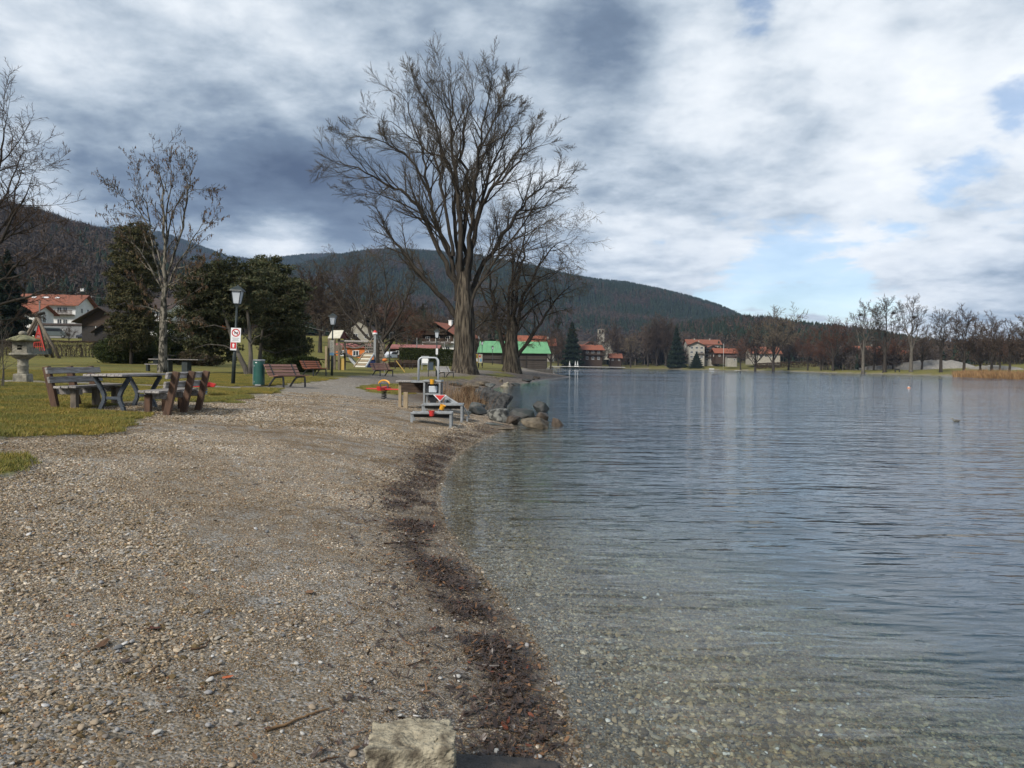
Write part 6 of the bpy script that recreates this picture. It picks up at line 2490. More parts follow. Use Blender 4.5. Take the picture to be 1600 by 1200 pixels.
house('red_roof_house', 'higher red roofed house left of the dark gabled one behind the pale trees', 1358, 360, 12, 9, 4.4, 30, cream_wall, tile_red, [(2.5, [-3, 0, 3])], base=zat(1355, 564, 360), chim=1, wins_side=1)
house('red_roof_house', 'small red roofed house deep in the trees above the gravel mound', 1447, 400, 8.5, 8, 3.6, 30, cream_wall, tile_brown, [(2.0, [-2, 2])], base=zat(1447, 560, 400), chim=0, wins_side=1)
hh = house('hillside_house', 'tiny pale house high in the wood above the white house at the left', 128, 330, 1.5, 2, 0.9, 25, white_wall, tile_brown, [], base=zat(128, 452, 330), chim=0, wins_side=0, over=0.3, wsize=(0.6, 0.7))

hh.scale = (1, 1, 0.35)
hh.location.z = zat(128, 450, 330) - 0.3
# church: tower and gable end
b = PG(936, 520)
b.z = zat(936, 558, 520)
ch = thing('church', 'white church with small open belfry above the trees left of the far shore', 'church', b)
MB().box((-7, 6, 3.0), (14, 11, 9)).build('nave', cream_wall, ch)
MB().poly([(-14.5, 0, 7.4), (-14.5, 12, 7.4), (-14.5, 6, 11)], (15, 0, 0)).build('roof', tile_brown, ch)
tw = MB().box((1.2, 2.2, 7.0), (4.4, 4.4, 18)).build('tower', cream_wall, ch)
bf = MB()
for dx in (-1.9, 0, 1.9):
    for dy in (0.3, 4.1):
        bf.box((1.2 + dx, dy, 17.4), (0.45, 0.45, 2.8))
bf.box((1.2, 2.2, 18.95), (4.6, 4.6, 0.3))
bf.build('belfry', cream_wall, tw)
MB().lathe([(2.6, 19.1), (0.1, 20.3)], 4, (1.2, 2.2, 0), PI / 4).build('tower_roof', tile_brown, tw)


# ------------------------------------------------------------------ boathouse and quay
def boathouse():
    D = 165
    b = PG(803, D)
    b.z = zat(803, 574.5, D)
    rt = thing('boathouse', 'long dark timber boathouse under a bright green sheet metal roof', 'boathouse', b, rz=-0.02)
    s = D / FPX
    W = 112 * s
    Hw = 24 * s
    Dp = 7.5
    H = 41 * s
    MB().box((0, Dp / 2, Hw / 2 - 0.5), (W - 1.4, Dp, Hw + 1)).build('wall', shed_wood, rt)
    # boards of the front wall
    n = 9
    bm = MB().box((0, 0, 0), (W - 1.3, 0.06, Hw / n * 0.82)).build('board', shed_wood, rt)
    bm.location = (0, -0.05, Hw / n / 2)
    for i in range(1, n):
        c = bm.copy()
        COL.objects.link(c)
        c.location = (0, -0.05 - 0.01 * (i % 2), Hw / n * (i + 0.5))
    ro = MB()
    e = 0.7
    ro.poly([(-W / 2, -e, Hw - 0.15), (-W / 2 + 0.55, Dp / 2, H), (-W / 2 + 0.55, Dp / 2, H + 0.12), (-W / 2, -e, Hw - 0.03)], (0, 0, 0.0))
    ro = MB()
    v = [(-W / 2 - 0.2, -e, Hw - 0.2), (W / 2 + 0.2, -e, Hw - 0.2), (W / 2 - 0.6, Dp / 2, H), (-W / 2 + 0.1, Dp / 2, H), (-W / 2 - 0.2, Dp + e, Hw - 0.2), (W / 2 + 0.2, Dp + e, Hw - 0.2)]
    v2 = [(x, y, z + 0.12) for x, y, z in v]
    ro._add(v + v2, [(0, 1, 2, 3), (3, 2, 5, 4), (6, 9, 8, 7), (9, 10, 11, 8), (0, 6, 7, 1), (1, 7, 8, 2), (2, 8, 11, 5), (5, 11, 10, 4), (4, 10, 9, 3), (3, 9, 6, 0)])
    r = ro.build('roof', green_roof, rt)
    # standing seams
    sm = MB()
    k = 15
    x0 = -W / 2 + 0.8
    sm.bar((x0, -e, Hw - 0.06), (x0, Dp / 2, H + 0.14), 0.05, 0.06)
    so = sm.build('seam', green_roof, r)
    for i in range(1, k):
        c = so.copy()
        COL.objects.link(c)
        c.parent = r
        c.location.x = (W - 1.8) * i / (k - 1)
    f = MB()
    for x in (-W / 2 + 0.7, -W * 0.17, W * 0.17, W / 2 - 0.7):
        f.box((x, -0.18, Hw / 2), (0.22, 0.18, Hw))
    f.box((0, -0.18, Hw * 0.55), (W - 1.4, 0.16, 0.16))
    f.build('frame_timber', black_wood, rt)


boathouse()


def block_wall(name, label, px0, px1, D, h, thick, m, cat='wall', rz=0, zbase=-0.4, rows=2, bw=0.9, ztop=None):
    a, b_ = PT(px0, 570, D), PT(px1, 570, D)
    L = (b_ - a).length
    rt = thing(name, label, cat, (a.x, D, zbase), rz=rz)
    core = MB().box((L / 2, thick / 2, h / 2), (L, thick - 0.08, h - 0.05)).build('core', m, rt)
    rg = random.Random(int(px0))
    first = None
    for r in range(rows):
        n = max(2, int(L / bw))
        for i in range(n):
            w = L / n
            if first is None:
                first = MB().box((0, 0, 0), (w * 0.93, thick, h / rows * 0.9)).build('stone', m, rt, bevel=0.03)
                o = first
            else:
                o = first.copy()
                COL.objects.link(o)
            o.location = (w * (i + 0.5 + (0.25 if r % 2 else -0.0)) if i < n - 1 else w * (i + 0.5), thick / 2 + rg.uniform(-0.05, 0.05), h / rows * (r + 0.5) + rg.uniform(-0.02, 0.02))
            o.rotation_euler = (0, rg.uniform(-0.03, 0.03), rg.uniform(-0.03, 0.03))
    return rt


block_wall('quay_wall', 'dark stone quay in front of the boathouse beside the water', 806, 864, 140, 1.35, 5, quay_stone, bw=1.4)
# dock with white parasols
b = PT(864, 571, 415)
dk = thing('bathing_dock', 'long low pale dock carrying the closed white parasols', 'dock', (b.x, 400, 0))
MB().box((17, 0, 0.95), (40, 7, 0.3)).build('deck', concrete, dk)
pm = MB()
for i in range(9):
    pm.box((-1 + i * 4.6, -3, 0.2), (0.4, 0.4, 1.5))
    pm.box((-1 + i * 4.6, 3, 0.2), (0.4, 0.4, 1.5))
pl_ = pm.build('piles', quay_stone, dk)
pl_['kind'] = 'stuff'
for i, (px, w) in enumerate([(890, 'leftmost'), (899, 'middle'), (902.5, 'rightmost')]):
    p = PT(px, 571, 400)
    t = thing('closed_parasol', w + ' of the three closed white parasols on the dock', 'parasol', (p.x, 400, 1.1), group='closed parasols on the dock')
    MB().tube([(0, 0, 0), (0, 0, 2.85)], 0.05, 6).build('pole', mast_dark, t)
    MB().lathe([(0.42, 0.7), (0.34, 1.1), (0.2, 2.0), (0.06, 2.9)], 8).build('canopy', canvas, t)
    MB().box((0, 0, 0.15), (1.0, 1.0, 0.3)).build('base', white_p, t)

# gravel mound on the far shore
def mound(label, px0, px1, D, py_top, m, seed):
    a, b_ = PT(px0, 575, D), PT(px1, 575, D)
    L = b_.x - a.x
    H = zat((px0 + px1) / 2, py_top, D) - hz((a.x + b_.x) / 2, D)
    n, k = 60, 16
    V = []
    for i in range(n):
        u = i / (n - 1)
        for j in range(k):
            v = j / (k - 1)
            e = min(1, (1 - abs(2 * u - 1) ** 3.2) * 1.2)
            z = H * e * (math.sin(PI * v) ** 0.6 if 0 < v < 1 else 0) * (1 + 0.5 * float(fbm(u * 9, v * 3, seed, 3)))
            x = a.x + L * u
            y = D + v * 26 + 3 * float(fbm(u * 5, 0.3, seed, 3))
            V.append((x, y, hz(x, y) - 0.3 + z))
    i = np.arange(n - 1)[:, None]
    j = np.arange(k - 1)[None, :]
    Q = np.stack([i * k + j, (i + 1) * k + j, (i + 1) * k + j + 1, i * k + j + 1], -1).reshape(-1, 4)
    o = np_mesh('gravel_mound', np.array(V), Q, m, smooth=True)
    tag(o, label, 'mound')


mound('long pale gravel mound on the far shore behind the bare trees', 1424, 1538, 285, 563, gravel_pile, 3)
mound('lower flat gravel heap left of the big pale mound', 1370, 1430, 300, 570, gravel_pile, 4)
mound('small gravel heap at the right edge behind the far reeds', 1578, 1605, 250, 571, gravel_pile, 5)


# ------------------------------------------------------------------ picnic benches and table
def picnic_bench(label, x, y0, y1, face, rz):
    """backrest bench 1.8 m long along its own Y; face=+1 looks to +X"""
    yc = (y0 + y1) / 2
    z = hz(x, yc)
    rt = thing('picnic_bench', label, 'bench', (x, yc, z), rz=rz, group='plank benches at the picnic table')
    L = 2.05
    for i, dy in enumerate((-0.82, 0.0, 0.82)):
        m = MB()
        # rear post leans back
        m.bar((-0.02 * face, dy, -0.12), (-0.24 * face, dy, 0.88), 0.11, 0.13, up=(1, 0, 0))
        m.build('post', wood_brown, rt, bevel=0.01)
        m = MB()
        m.box((0.33 * face, dy, 0.17), (0.12, 0.12, 0.48))
        m.build('leg', wood_brown if face < 0 else wood_log, rt, bevel=0.01)
        m = MB()
        m.box((0.14 * face, dy + 0.08, 0.375), (0.60, 0.05, 0.13))
        m.build('bearer', wood_grey, rt, bevel=0.008)
    k = 0
    first = None
    for j in range(3):
        o = MB().box((0, 0, 0), (0.135, L, 0.045)).build('seat_plank', wood_greyY, rt, bevel=0.006) if first is None else first.copy()
        if first is None:
            first = o
        else:
            COL.objects.link(o)
        o.location = ((0.02 + 0.15 * j + 0.07) * face, 0.01 * (j - 1), 0.465 + 0.004 * j)
        o.rotation_euler = (0, 0, 0.004 * (j - 1))
    for zz_, hh in ((0.55 + 0.06, 0.13), (0.80, 0.13)):
        dx = (-0.02 - 0.22 * (zz_ + 0.06)) * face + 0.085 * face
        m = MB()
        m.box((0, 0, 0), (0.05, L, hh), rot=Matrix.Rotation(-0.21 * face, 3, 'Y'))
        o = m.build('back_plank', wood_greyY, rt, bevel=0.006)
        o.location = (dx, 0, zz_)
    return rt


picnic_bench('left plank bench of the picnic set with its front turned to the table', -9.32, 15.4, 17.2, 1, 0.02)
picnic_bench('right plank bench of the picnic set seen from behind its brown posts', -7.10, 15.3, 17.1, -1, 0.03)


def picnic_table():
    x, y = -8.27, 16.3
    z = hz(x, y)
    rt = thing('picnic_table', 'plank topped picnic table on blue grey cast iron frames between the two plank benches', 'table', (x, y, z), rz=0.01)
    first = None
    for j in range(5):
        o = MB().box((0, 0, 0), (0.150, 2.15, 0.045)).build('top_plank', wood_greyY, rt, bevel=0.006) if first is None else first.copy()
        if first is None:
            first = o
        else:
            COL.objects.link(o)
        o.location = (-0.32 + 0.16 * j, 0.012 * (j % 2), 0.735 + 0.003 * (j % 3))
    for dy in (-0.70, 0.70):
        m = MB()
        for s in (-1, 1):
            pts = [(s * 0.36, dy, 0.69), (s * 0.30, dy, 0.60), (s * 0.20, dy, 0.42), (s * 0.155, dy, 0.30), (s * 0.165, dy, 0.20), (s * 0.22, dy, 0.08), (s * 0.25, dy, -0.05)]
            for a, b_ in zip(pts[:-1], pts[1:]):
                m.bar(a, b_, 0.075, 0.085, up=(0, 1, 0))
        m.box((0, dy, 0.26), (0.32, 0.05, 0.06))
        m.box((0, dy, 0.695), (0.76, 0.07, 0.035))
        m.build('iron_frame', blue_iron, rt, bevel=0.006)


picnic_table()


def long_table(label, px, D, L, rz, name='park_table', pedestal=True, h=0.76, m=None):
    b = PG(px, D)
    rt = thing(name, label, 'table', b, rz=rz)
    first = None
    for j in range(5):
        o = MB().box((0, 0, 0), (L, 0.155, 0.05)).build('top_plank', m or wood_greyY, rt, bevel=0.005) if first is None else first.copy()
        if first is None:
            first = o
        else:
            COL.objects.link(o)
        o.location = (0, -0.33 + 0.165 * j, h)
    for dx in ((-L * 0.32, L * 0.32) if not pedestal else (-0.18 * L, 0.20 * L)):
        q = MB()
        q.box((dx, 0, h / 2 - 0.06), (0.34, 0.5, h - 0.04))
        q.box((dx, 0, 0.02), (0.5, 0.65, 0.08))
        q.build('pedestal', pole_dk, rt, bevel=0.01)
    return rt


long_table('long grey plank table standing on a dark pedestal behind the slim trunk', 276, 43, 2.9, -0.06)
long_table('dark low table in the shade of the round yew', 253, 61, 2.4, 0.0, m=black_wood)


def plain_bench(label, px, D, L, rz):
    b = PG(px, D)
    rt = thing('backless_bench', label, 'bench', b, rz=rz)
    for j in range(2):
        MB().box((0, -0.1 + 0.2 * j, 0.44), (L, 0.17, 0.05)).build('seat_plank', wood_greyY, rt)
    for dx in (-L * 0.35, L * 0.35):
        MB().box((dx, 0, 0.2), (0.12, 0.36, 0.44)).build('leg', pole_dk, rt)


plain_bench('short backless bench left of the long grey table', 240, 44.5, 0.9, 0.1)


# ------------------------------------------------------------------ slatted park benches
def park_bench(label, px, D, face_deg, wood, L=1.7):
    """slatted bench with curved black iron sides; front looks along local +X"""
    b = PG(px, D)
    rt = thing('park_bench', label, 'bench', b, rz=math.radians(face_deg), group='slatted benches along the path')
    n = 4
    for j in range(n):
        t = j / (n - 1)
        x = -0.10 - 0.20 * t
        z = 0.50 + 0.34 * t
        o = MB().box((0, 0, 0), (0.03, L, 0.10), rot=Matrix.Rotation(-0.52, 3, 'Y')).build('back_slat', wood, rt, bevel=0.006)
        o.location = (x, 0, z)
    for j in range(4):
        o = MB().box((0, 0, 0), (0.095, L, 0.03)).build('seat_slat', wood if j % 2 else wood, rt, bevel=0.006)
        o.location = (0.02 + 0.115 * j, 0, 0.425 + 0.012 * j)
    for dy in (-L * 0.34, L * 0.34):
        m = MB()
        path = [(-0.36, 0.0), (-0.26, 0.12), (-0.12, 0.28), (0.0, 0.375), (0.2, 0.39), (0.42, 0.40), (0.44, 0.2), (0.44, 0.0)]
        for a, c in zip(path[:-1], path[1:]):
            m.bar((a[0], dy, a[1]), (c[0], dy, c[1]), 0.05, 0.055, up=(0, 1, 0))
        m.bar((-0.02, dy, 0.37), (-0.335, dy, 0.90), 0.05, 0.05, up=(0, 1, 0))
        m.build('iron_side', iron, rt)
    return rt


park_bench('pinkish slatted bench on the lawn right of the green bin', 447, 29.6, -28, wood_slat)
park_bench('small looking orange brown slatted bench beyond the pinkish one, left of the banner lamp', 490, 44, -24, wood_slat_o)
park_bench('faded pink slatted bench in front of the climbing ramp', 597, 52, -38, wood_slat)
park_bench('pale whitish slatted bench near the foot of the giant bare tree', 695, 62, -34, wood_slat_w)
for i, (px, lb) in enumerate([(622, 'leftmost dark plank seat in the row behind the handrail arch'), (636, 'second dark plank seat from the left behind the handrail arch'), (649, 'third dark plank seat from the left behind the handrail arch')]):
    b = PG(px, 76)
    rt = thing('plank_seat', lb, 'bench', b, rz=0.1, group='dark plank seats behind the path')
    MB().box((0, 0, 0.47), (0.75, 0.4, 0.07)).build('seat_plank', black_wood, rt)
    MB().box((0, 0.22, 0.75), (0.78, 0.05, 0.32)).build('back_plank', dark_wood, rt)
    for dx in (-0.28, 0.28):
        MB().box((dx, 0, 0.22), (0.10, 0.3, 0.44)).build('leg', black_wood, rt)


# ------------------------------------------------------------------ lamp posts
def lamp(label, px, D, H, lean, lean_y=0.0):
    b = PG(px, D)
    rt = thing('street_lamp', label, 'lamp', b, group='park lamps with tapered lanterns')
    rt.rotation_euler = (lean_y, lean, 0)
    k = H / 3.75
    MB().lathe([(0.075, -0.1), (0.075, 1.15 * k), (0.055, 1.25 * k), (0.042, 1.35 * k), (0.042, H - 0.72)], 10).build('pole', pole_dk, rt, smooth=True)
    ln = MB().lathe([(0.05, H - 0.74), (0.075, H - 0.66), (0.12, H - 0.60), (0.13, H - 0.57)], 4, ph=PI / 4).build('lantern', pole_dk, rt)
    for q in range(4):
        a0, a1 = PI / 4 + q * PI / 2, PI / 4 + (q + 1) * PI / 2
        z0, z1, r0, r1 = H - 0.57, H - 0.10, 0.155, 0.245
        m = MB()
        P = [Vector((r0 * math.cos(a0), r0 * math.sin(a0), z0)), Vector((r0 * math.cos(a1), r0 * math.sin(a1), z0)), Vector((r1 * math.cos(a1), r1 * math.sin(a1), z1)), Vector((r1 * math.cos(a0), r1 * math.sin(a0), z1))]
        nrm = (P[1] - P[0]).cross(P[3] - P[0]).normalized() * -0.012
        m.poly(P, nrm)
        m.build('glass_panel', lamp_glass, ln)
    fr = MB()
    for q in range(4):
        a0 = PI / 4 + q * PI / 2
        fr.bar((0.16 * math.cos(a0), 0.16 * math.sin(a0), H - 0.58), (0.252 * math.cos(a0), 0.252 * math.sin(a0), H - 0.09), 0.026, 0.026)
    fr.build('lantern_frame', pole_dk, ln)
    MB().lathe([(0.34, H - 0.10), (0.31, H - 0.05), (0.15, H + 0.06), (0.03, H + 0.11), (0.02, H + 0.15)], 4, ph=PI / 4).build('lantern_roof', pole_dk, ln)
    return rt


l1 = lamp('nearest lamp post, carrying the white and red prohibition signs beside the green bin', 364, 29.2, 3.72, math.radians(2.6))
l2 = lamp('lamp post with the tall cream banner in front of the play tower', 518.5, 46, 3.7, math.radians(0.6))
l3 = lamp('lamp post with small white sign in front of the chalet', 682, 62, 3.75, 0)
l4 = lamp('lamp post right against the right side of the giant trunk', 739, 90, 3.75, 0.0)
l5 = lamp('lamp post in front of the left part of the green roof', 753, 118, 3.9, 0)
l6 = lamp('farthest small lamp post before the green roofed boathouse wall', 769.5, 150, 3.6, 0)
l7 = lamp('lamp post just behind the one at the giant trunk', 748, 112, 4.6, 0)


def ring(mb, c, r0, r1, y, n=24):
    vs, fs = [], []
    for j in range(n):
        t = 2 * PI * j / n
        vs.append((c[0] + r0 * math.cos(t), y, c[1] + r0 * math.sin(t)))
        vs.append((c[0] + r1 * math.cos(t), y, c[1] + r1 * math.sin(t)))
    for j in range(n):
        j2 = (j + 1) % n
        fs.append((2 * j, 2 * j + 1, 2 * j2 + 1, 2 * j2))
    mb._add(vs, fs)
    return mb


def flatpoly(mb, pts, y):
    mb._add([(x, y, z) for x, z in pts], [tuple(range(len(pts)))])
    return mb


def text(body, size, loc, m, parent, name='lettering'):
    cu = bpy.data.curves.new(name, 'FONT')
    cu.body = body
    cu.size = size
    cu.align_x = 'CENTER'
    cu.align_y = 'CENTER'
    cu.extrude = 0.001
    o = bpy.data.objects.new(name, cu)
    COL.objects.link(o)
    me = bpy.data.meshes.new_from_object(o)
    bpy.data.objects.remove(o)
    me.materials.clear()
    me.materials.append(m)
    r = link(name, me, parent)
    r.location = loc
    r.rotation_euler = (PI / 2, 0, 0)
    return r


# signs on the nearest lamp (things of their own: they could be lifted off)
p = l1.location
def on_lamp(l, z):
    R = l.rotation_euler.to_matrix()
    return l.location + R @ Vector((0, 0, z))


c = on_lamp(l1, 1.93)
sg = thing('prohibition_sign', 'white sign with a red barred circle and dark dog on the nearest lamp post', 'sign', (c.x + 0.05, c.y - 0.10, c.z), rz=0.1)
sg.rotation_euler = (0, math.radians(2), 0.12)
MB().box((0, 0, 0), (0.37, 0.015, 0.55)).build('board', white_p, sg)
ring(MB(), (0, 0.09), 0.115, 0.155, -0.010).build('red_ring', red_p, sg)
MB().bar((-0.095, -0.011, 0.185), (0.095, -0.011, -0.005), 0.03, 0.002, up=(0, 1, 0)).build('red_bar', red_p, sg)
flatpoly(MB(), [(-0.08, 0.12), (-0.05, 0.13), (-0.03, 0.115), (0.05, 0.10), (0.075, 0.14), (0.08, 0.10), (0.06, 0.03), (0.045, 0.03), (0.04, 0.07), (-0.02, 0.07), (-0.03, 0.03), (-0.045, 0.03), (-0.045, 0.09)][::-1], -0.013).build('dog_symbol', black_p, sg)
ln_ = MB()
for i, w in enumerate((0.26, 0.20, 0.24)):
    ln_.box((0, -0.0095, -0.12 - 0.045 * i), (w, 0.002, 0.012))
ln_.build('small_print', mast_dark, sg)
c = on_lamp(l1, 1.50)
sg = thing('red_sign', 'small red sign with white symbol below the prohibition sign', 'sign', (c.x - 0.02, c.y - 0.10, c.z))
sg.rotation_euler = (0, math.radians(2), 0.12)
MB().box((0, 0, 0), (0.23, 0.015, 0.31)).build('board', white_p, sg)
MB().box((0, -0.009, 0.025), (0.21, 0.003, 0.235)).build('red_field', red_p, sg)
flatpoly(MB(), [(-0.03, -0.05), (-0.035, 0.04), (-0.045, 0.06), (-0.02, 0.10), (0.02, 0.10), (0.045, 0.06), (0.03, 0.04), (0.03, -0.05)][::-1], -0.012).build('white_symbol', white_p, sg)
c = on_lamp(l2, 1.72)
sg = thing('banner_sign', 'tall narrow cream banner with figures and pale blue foot on the second lamp post', 'sign', (c.x, c.y - 0.12, c.z))
MB().box((0, 0, 0), (0.26, 0.015, 0.92)).build('board', cream_p, sg)
MB().box((0, -0.009, -0.38), (0.26, 0.003, 0.16)).build('blue_field', sign_blue, sg)
q = MB()
rgq = random.Random(3)
for i in range(7):
    q.bar((rgq.uniform(-0.06, 0.02), -0.009, 0.36 - 0.1 * i), (rgq.uniform(0.0, 0.07), -0.009, 0.30 - 0.1 * i), 0.02, 0.002, up=(0, 1, 0))
q.build('dark_figures', mast_dark, sg)
c = on_lamp(l3, 2.05)
sg = thing('small_sign', 'small white sign on the lamp post in front of the chalet', 'sign', (c.x + 0.02, c.y - 0.1, c.z))
MB().box((0, 0, 0), (0.17, 0.015, 0.48)).build('board', white_p, sg)
q = MB()
for i in range(4):
    q.box((0, -0.009, 0.13 - 0.09 * i), (0.09, 0.002, 0.035))
q.build('dark_print', mast_dark, sg)

# green bin
b = PG(404.5, 29.3)
bn = thing('litter_bin', 'tall dark green cylindrical litter bin beside the nearest lamp post', 'bin', b)
MB().lathe([(0.205, 0.05), (0.215, 0.08), (0.215, 0.98), (0.20, 1.0)], 24).build('body', bin_green, bn, smooth=False)
MB().lathe([(0.228, 0.985), (0.232, 1.03), (0.20, 1.045)], 24).build('rim', metal_g, bn)
MB().box((0.03, -0.205, 0.06), (0.22, 0.04, 0.05)).build('foot_plate', metal_g, bn)
MB().box((-0.04, -0.217, 0.92), (0.07, 0.012, 0.03)).build('label_plate', white_p, bn)
MB().box((-0.12, -0.185, 0.80), (0.03, 0.02, 0.06)).build('lock', metal_g, bn)
MB().box((-0.12, -0.185, 0.18), (0.03, 0.02, 0.06)).build('lock', metal_g, bn)
MB().box((-0.225, 0.02, 0.5), (0.03, 0.05, 1.02)).build('post', metal_g, bn)
b = PG(672, 58)
bn = thing('litter_bin', 'blue grey bin on a post seen through the handrail arch', 'bin', b)
MB().box((0.08, 0, 0.85), (0.32, 0.28, 0.6)).build('body', bin_blue, bn, bevel=0.02)
MB().box((0.08, 0, 1.17), (0.36, 0.32, 0.04)).build('lid', iron, bn)
MB().box((-0.13, 0, 0.6), (0.06, 0.06, 1.25)).build('post', iron, bn)
b = PG(664, 74)
bn = thing('notice_case', 'light blue grey notice case behind the handrail arch', 'notice board', b)
MB().box((0, 0, 0.95), (0.75, 0.12, 0.85)).build('case', metal_g, bn)
MB().box((0, -0.065, 0.98), (0.58, 0.01, 0.62)).build('paper', white_p, bn)
for dx in (-0.3, 0.3):
    MB().box((dx, 0, 0.26), (0.07, 0.07, 0.6)).build('leg', metal_g, bn)
# colourful boards next to the giant trunk
for i, (px, mt_, lb) in enumerate([(744, ochre, 'orange and green picture board right of the giant trunk'), (750.5, cream_p, 'pale picture board with coloured prints beside the orange one')]):
    b = PG(px, 100)
    bn = thing('picture_board', lb, 'notice board', b, rz=0.15)
    MB().box((0, 0, 1.25), (0.55, 0.06, 1.15)).build('board', mt_, bn)
    MB().box((0.05, -0.035, 1.05), (0.3, 0.01, 0.4)).build('print', [white_p, sign_blue][i], bn)
    MB().box((-0.08, -0.035, 1.55), (0.22, 0.01, 0.25)).build('print', [bin_green, red_p][i], bn)
    for dx in (-0.3, 0.3):
        MB().box((dx, 0, 0.9), (0.07, 0.07, 1.9)).build('post', iron, bn)


# ------------------------------------------------------------------ stone lantern
def stone_lantern():
    D = 26
    b = PG(36, D)
    rt = thing('stone_lantern', 'weathered stone lantern with mossy domed cap on the lawn at the left', 'lantern', b, rz=0.12)
    s = D / FPX
    MB().lathe([(0.33, -0.1), (0.33, 0.02), (0.315, 0.30), (0.29, 0.33)], 4, ph=PI / 4).build('base', stone_lan, rt, bevel=0.02)
    MB().lathe([(0.185, 0.32), (0.17, 0.36), (0.165, 0.56), (0.18, 0.58), (0.18, 0.62), (0.165, 0.64), (0.165, 0.78), (0.19, 0.82)], 16).build('shaft', stone_lan, rt, smooth=True)
    MB().lathe([(0.19, 0.82), (0.34, 0.92), (0.43, 0.98), (0.42, 1.03), (0.32, 1.05)], 6, ph=0.3).build('bowl', stone_lan, rt, bevel=0.015)
    fb = MB()
    # fire box with an opening on the front: four posts and frames
    w, h, z = 0.46, 0.38, 1.24
    for sx in (-1, 1):
        fb.box((sx * (w / 2 - 0.075), -w / 2 + 0.04, z), (0.15, 0.08, h))
    fb.box((0, -w / 2 + 0.04, z + h / 2 - 0.06), (w - 0.30, 0.078, 0.12))
    fb.box((0, -w / 2 + 0.04, z - h / 2 + 0.05), (w - 0.30, 0.078, 0.10))
    fb.box((0, w / 2 - 0.04, z), (w, 0.08, h))
    for sx in (-1, 1):
        fb.box((sx * (w / 2 - 0.04), 0, z), (0.08, w - 0.16, h - 0.002))
    fb.build('fire_box', stone_lan, rt)
    MB().box((0, -w / 2 + 0.02, z + 0.0), (0.22, 0.03, 0.022)).build('opening_frame', stone_lan, rt)
    cap = MB()
    prof = [(0.30, 1.43), (0.48, 1.44), (0.50, 1.47), (0.42, 1.52), (0.28, 1.60), (0.14, 1.65), (0.09, 1.66)]
    vs, fs = [], []
    n = 36
    for i, (r, z) in enumerate(prof):
        for j in range(n):
            t = 2 * PI * j / n
            k = 1 + 0.09 * math.cos(6 * t) * (r / 0.5) ** 2
            zz = z + 0.035 * (0.5 + 0.5 * math.cos(6 * t)) * (r / 0.5) ** 3
            vs.append((r * k * math.cos(t), r * k * math.sin(t), zz))
    for i in range(len(prof) - 1):
        for j in range(n):
            j2 = (j + 1) % n
            fs.append((i * n + j, i * n + j2, (i + 1) * n + j2, (i + 1) * n + j))
    fs.append(tuple(reversed(range(n))))
    fs.append(tuple((len(prof) - 1) * n + j for j in range(n)))
    cap._add(vs, fs)
    cap.build('cap', stone_moss, rt, smooth=True)
    MB().lathe([(0.08, 1.64), (0.125, 1.68), (0.13, 1.73), (0.09, 1.78), (0.03, 1.80)], 14).build('finial', stone_lan, rt, smooth=True)


stone_lantern()


# ------------------------------------------------------------------ timber swing frame with red net
def swing_frame():
    D = 70
    b = PG(60, D)
    rt = thing('timber_climbing_frame', 'tall frame of crossed round timbers with red climbing net behind the stone lantern', 'climbing frame', b)

    def lp(px, py, dd=0):
        return PT(px, py, D + dd) - b

    def g(px, dd=0):
        q = PG(px, D + dd) - b
        q.z -= 0.2
        return q
    for p0, p1 in ((g(95), lp(56, 492)), (g(84, 2.5), lp(60, 494, 1.5)), (g(20, 0.2), lp(58, 495, 0.2)), (g(28, 2.6), lp(62, 493, 1.6)), (g(74, 4), lp(57, 494, 2))):
        MB().tube([p0, p1], [0.15, 0.12], 9).build('timber', wood_log, rt, smooth=True)
    MB().tube([lp(47, 494), lp(70, 489, 0.4)], 0.14, 9).build('cross_beam', bark_dark, rt, smooth=True)
    MB().tube([lp(62, 470, 1), lp(62, 495, 1)], 0.06, 6).build('mast', mast_dark, rt)
    top = lp(60, 508, 0.5)
    bl, br = lp(51, 548, 0.6), lp(70, 548, -0.2)
    for t0 in range(6):
        t = t0 / 5
        e = bl.lerp(br, t)
        MB().tube([top, e], 0.022 if t0 not in (0, 5) else 0.05, 5).build('rope', red_rope, rt)
    for k in range(1, 6):
        t = k / 6
        MB().tube([top.lerp(bl, t), top.lerp(br, t)], 0.018, 5).build('cross_rope', red_rope, rt)
    MB().bar(lp(48, 549, 0.5), lp(78, 549, 0.5), 0.5, 0.55).build('kick_board', pole_dk, rt)


swing_frame()


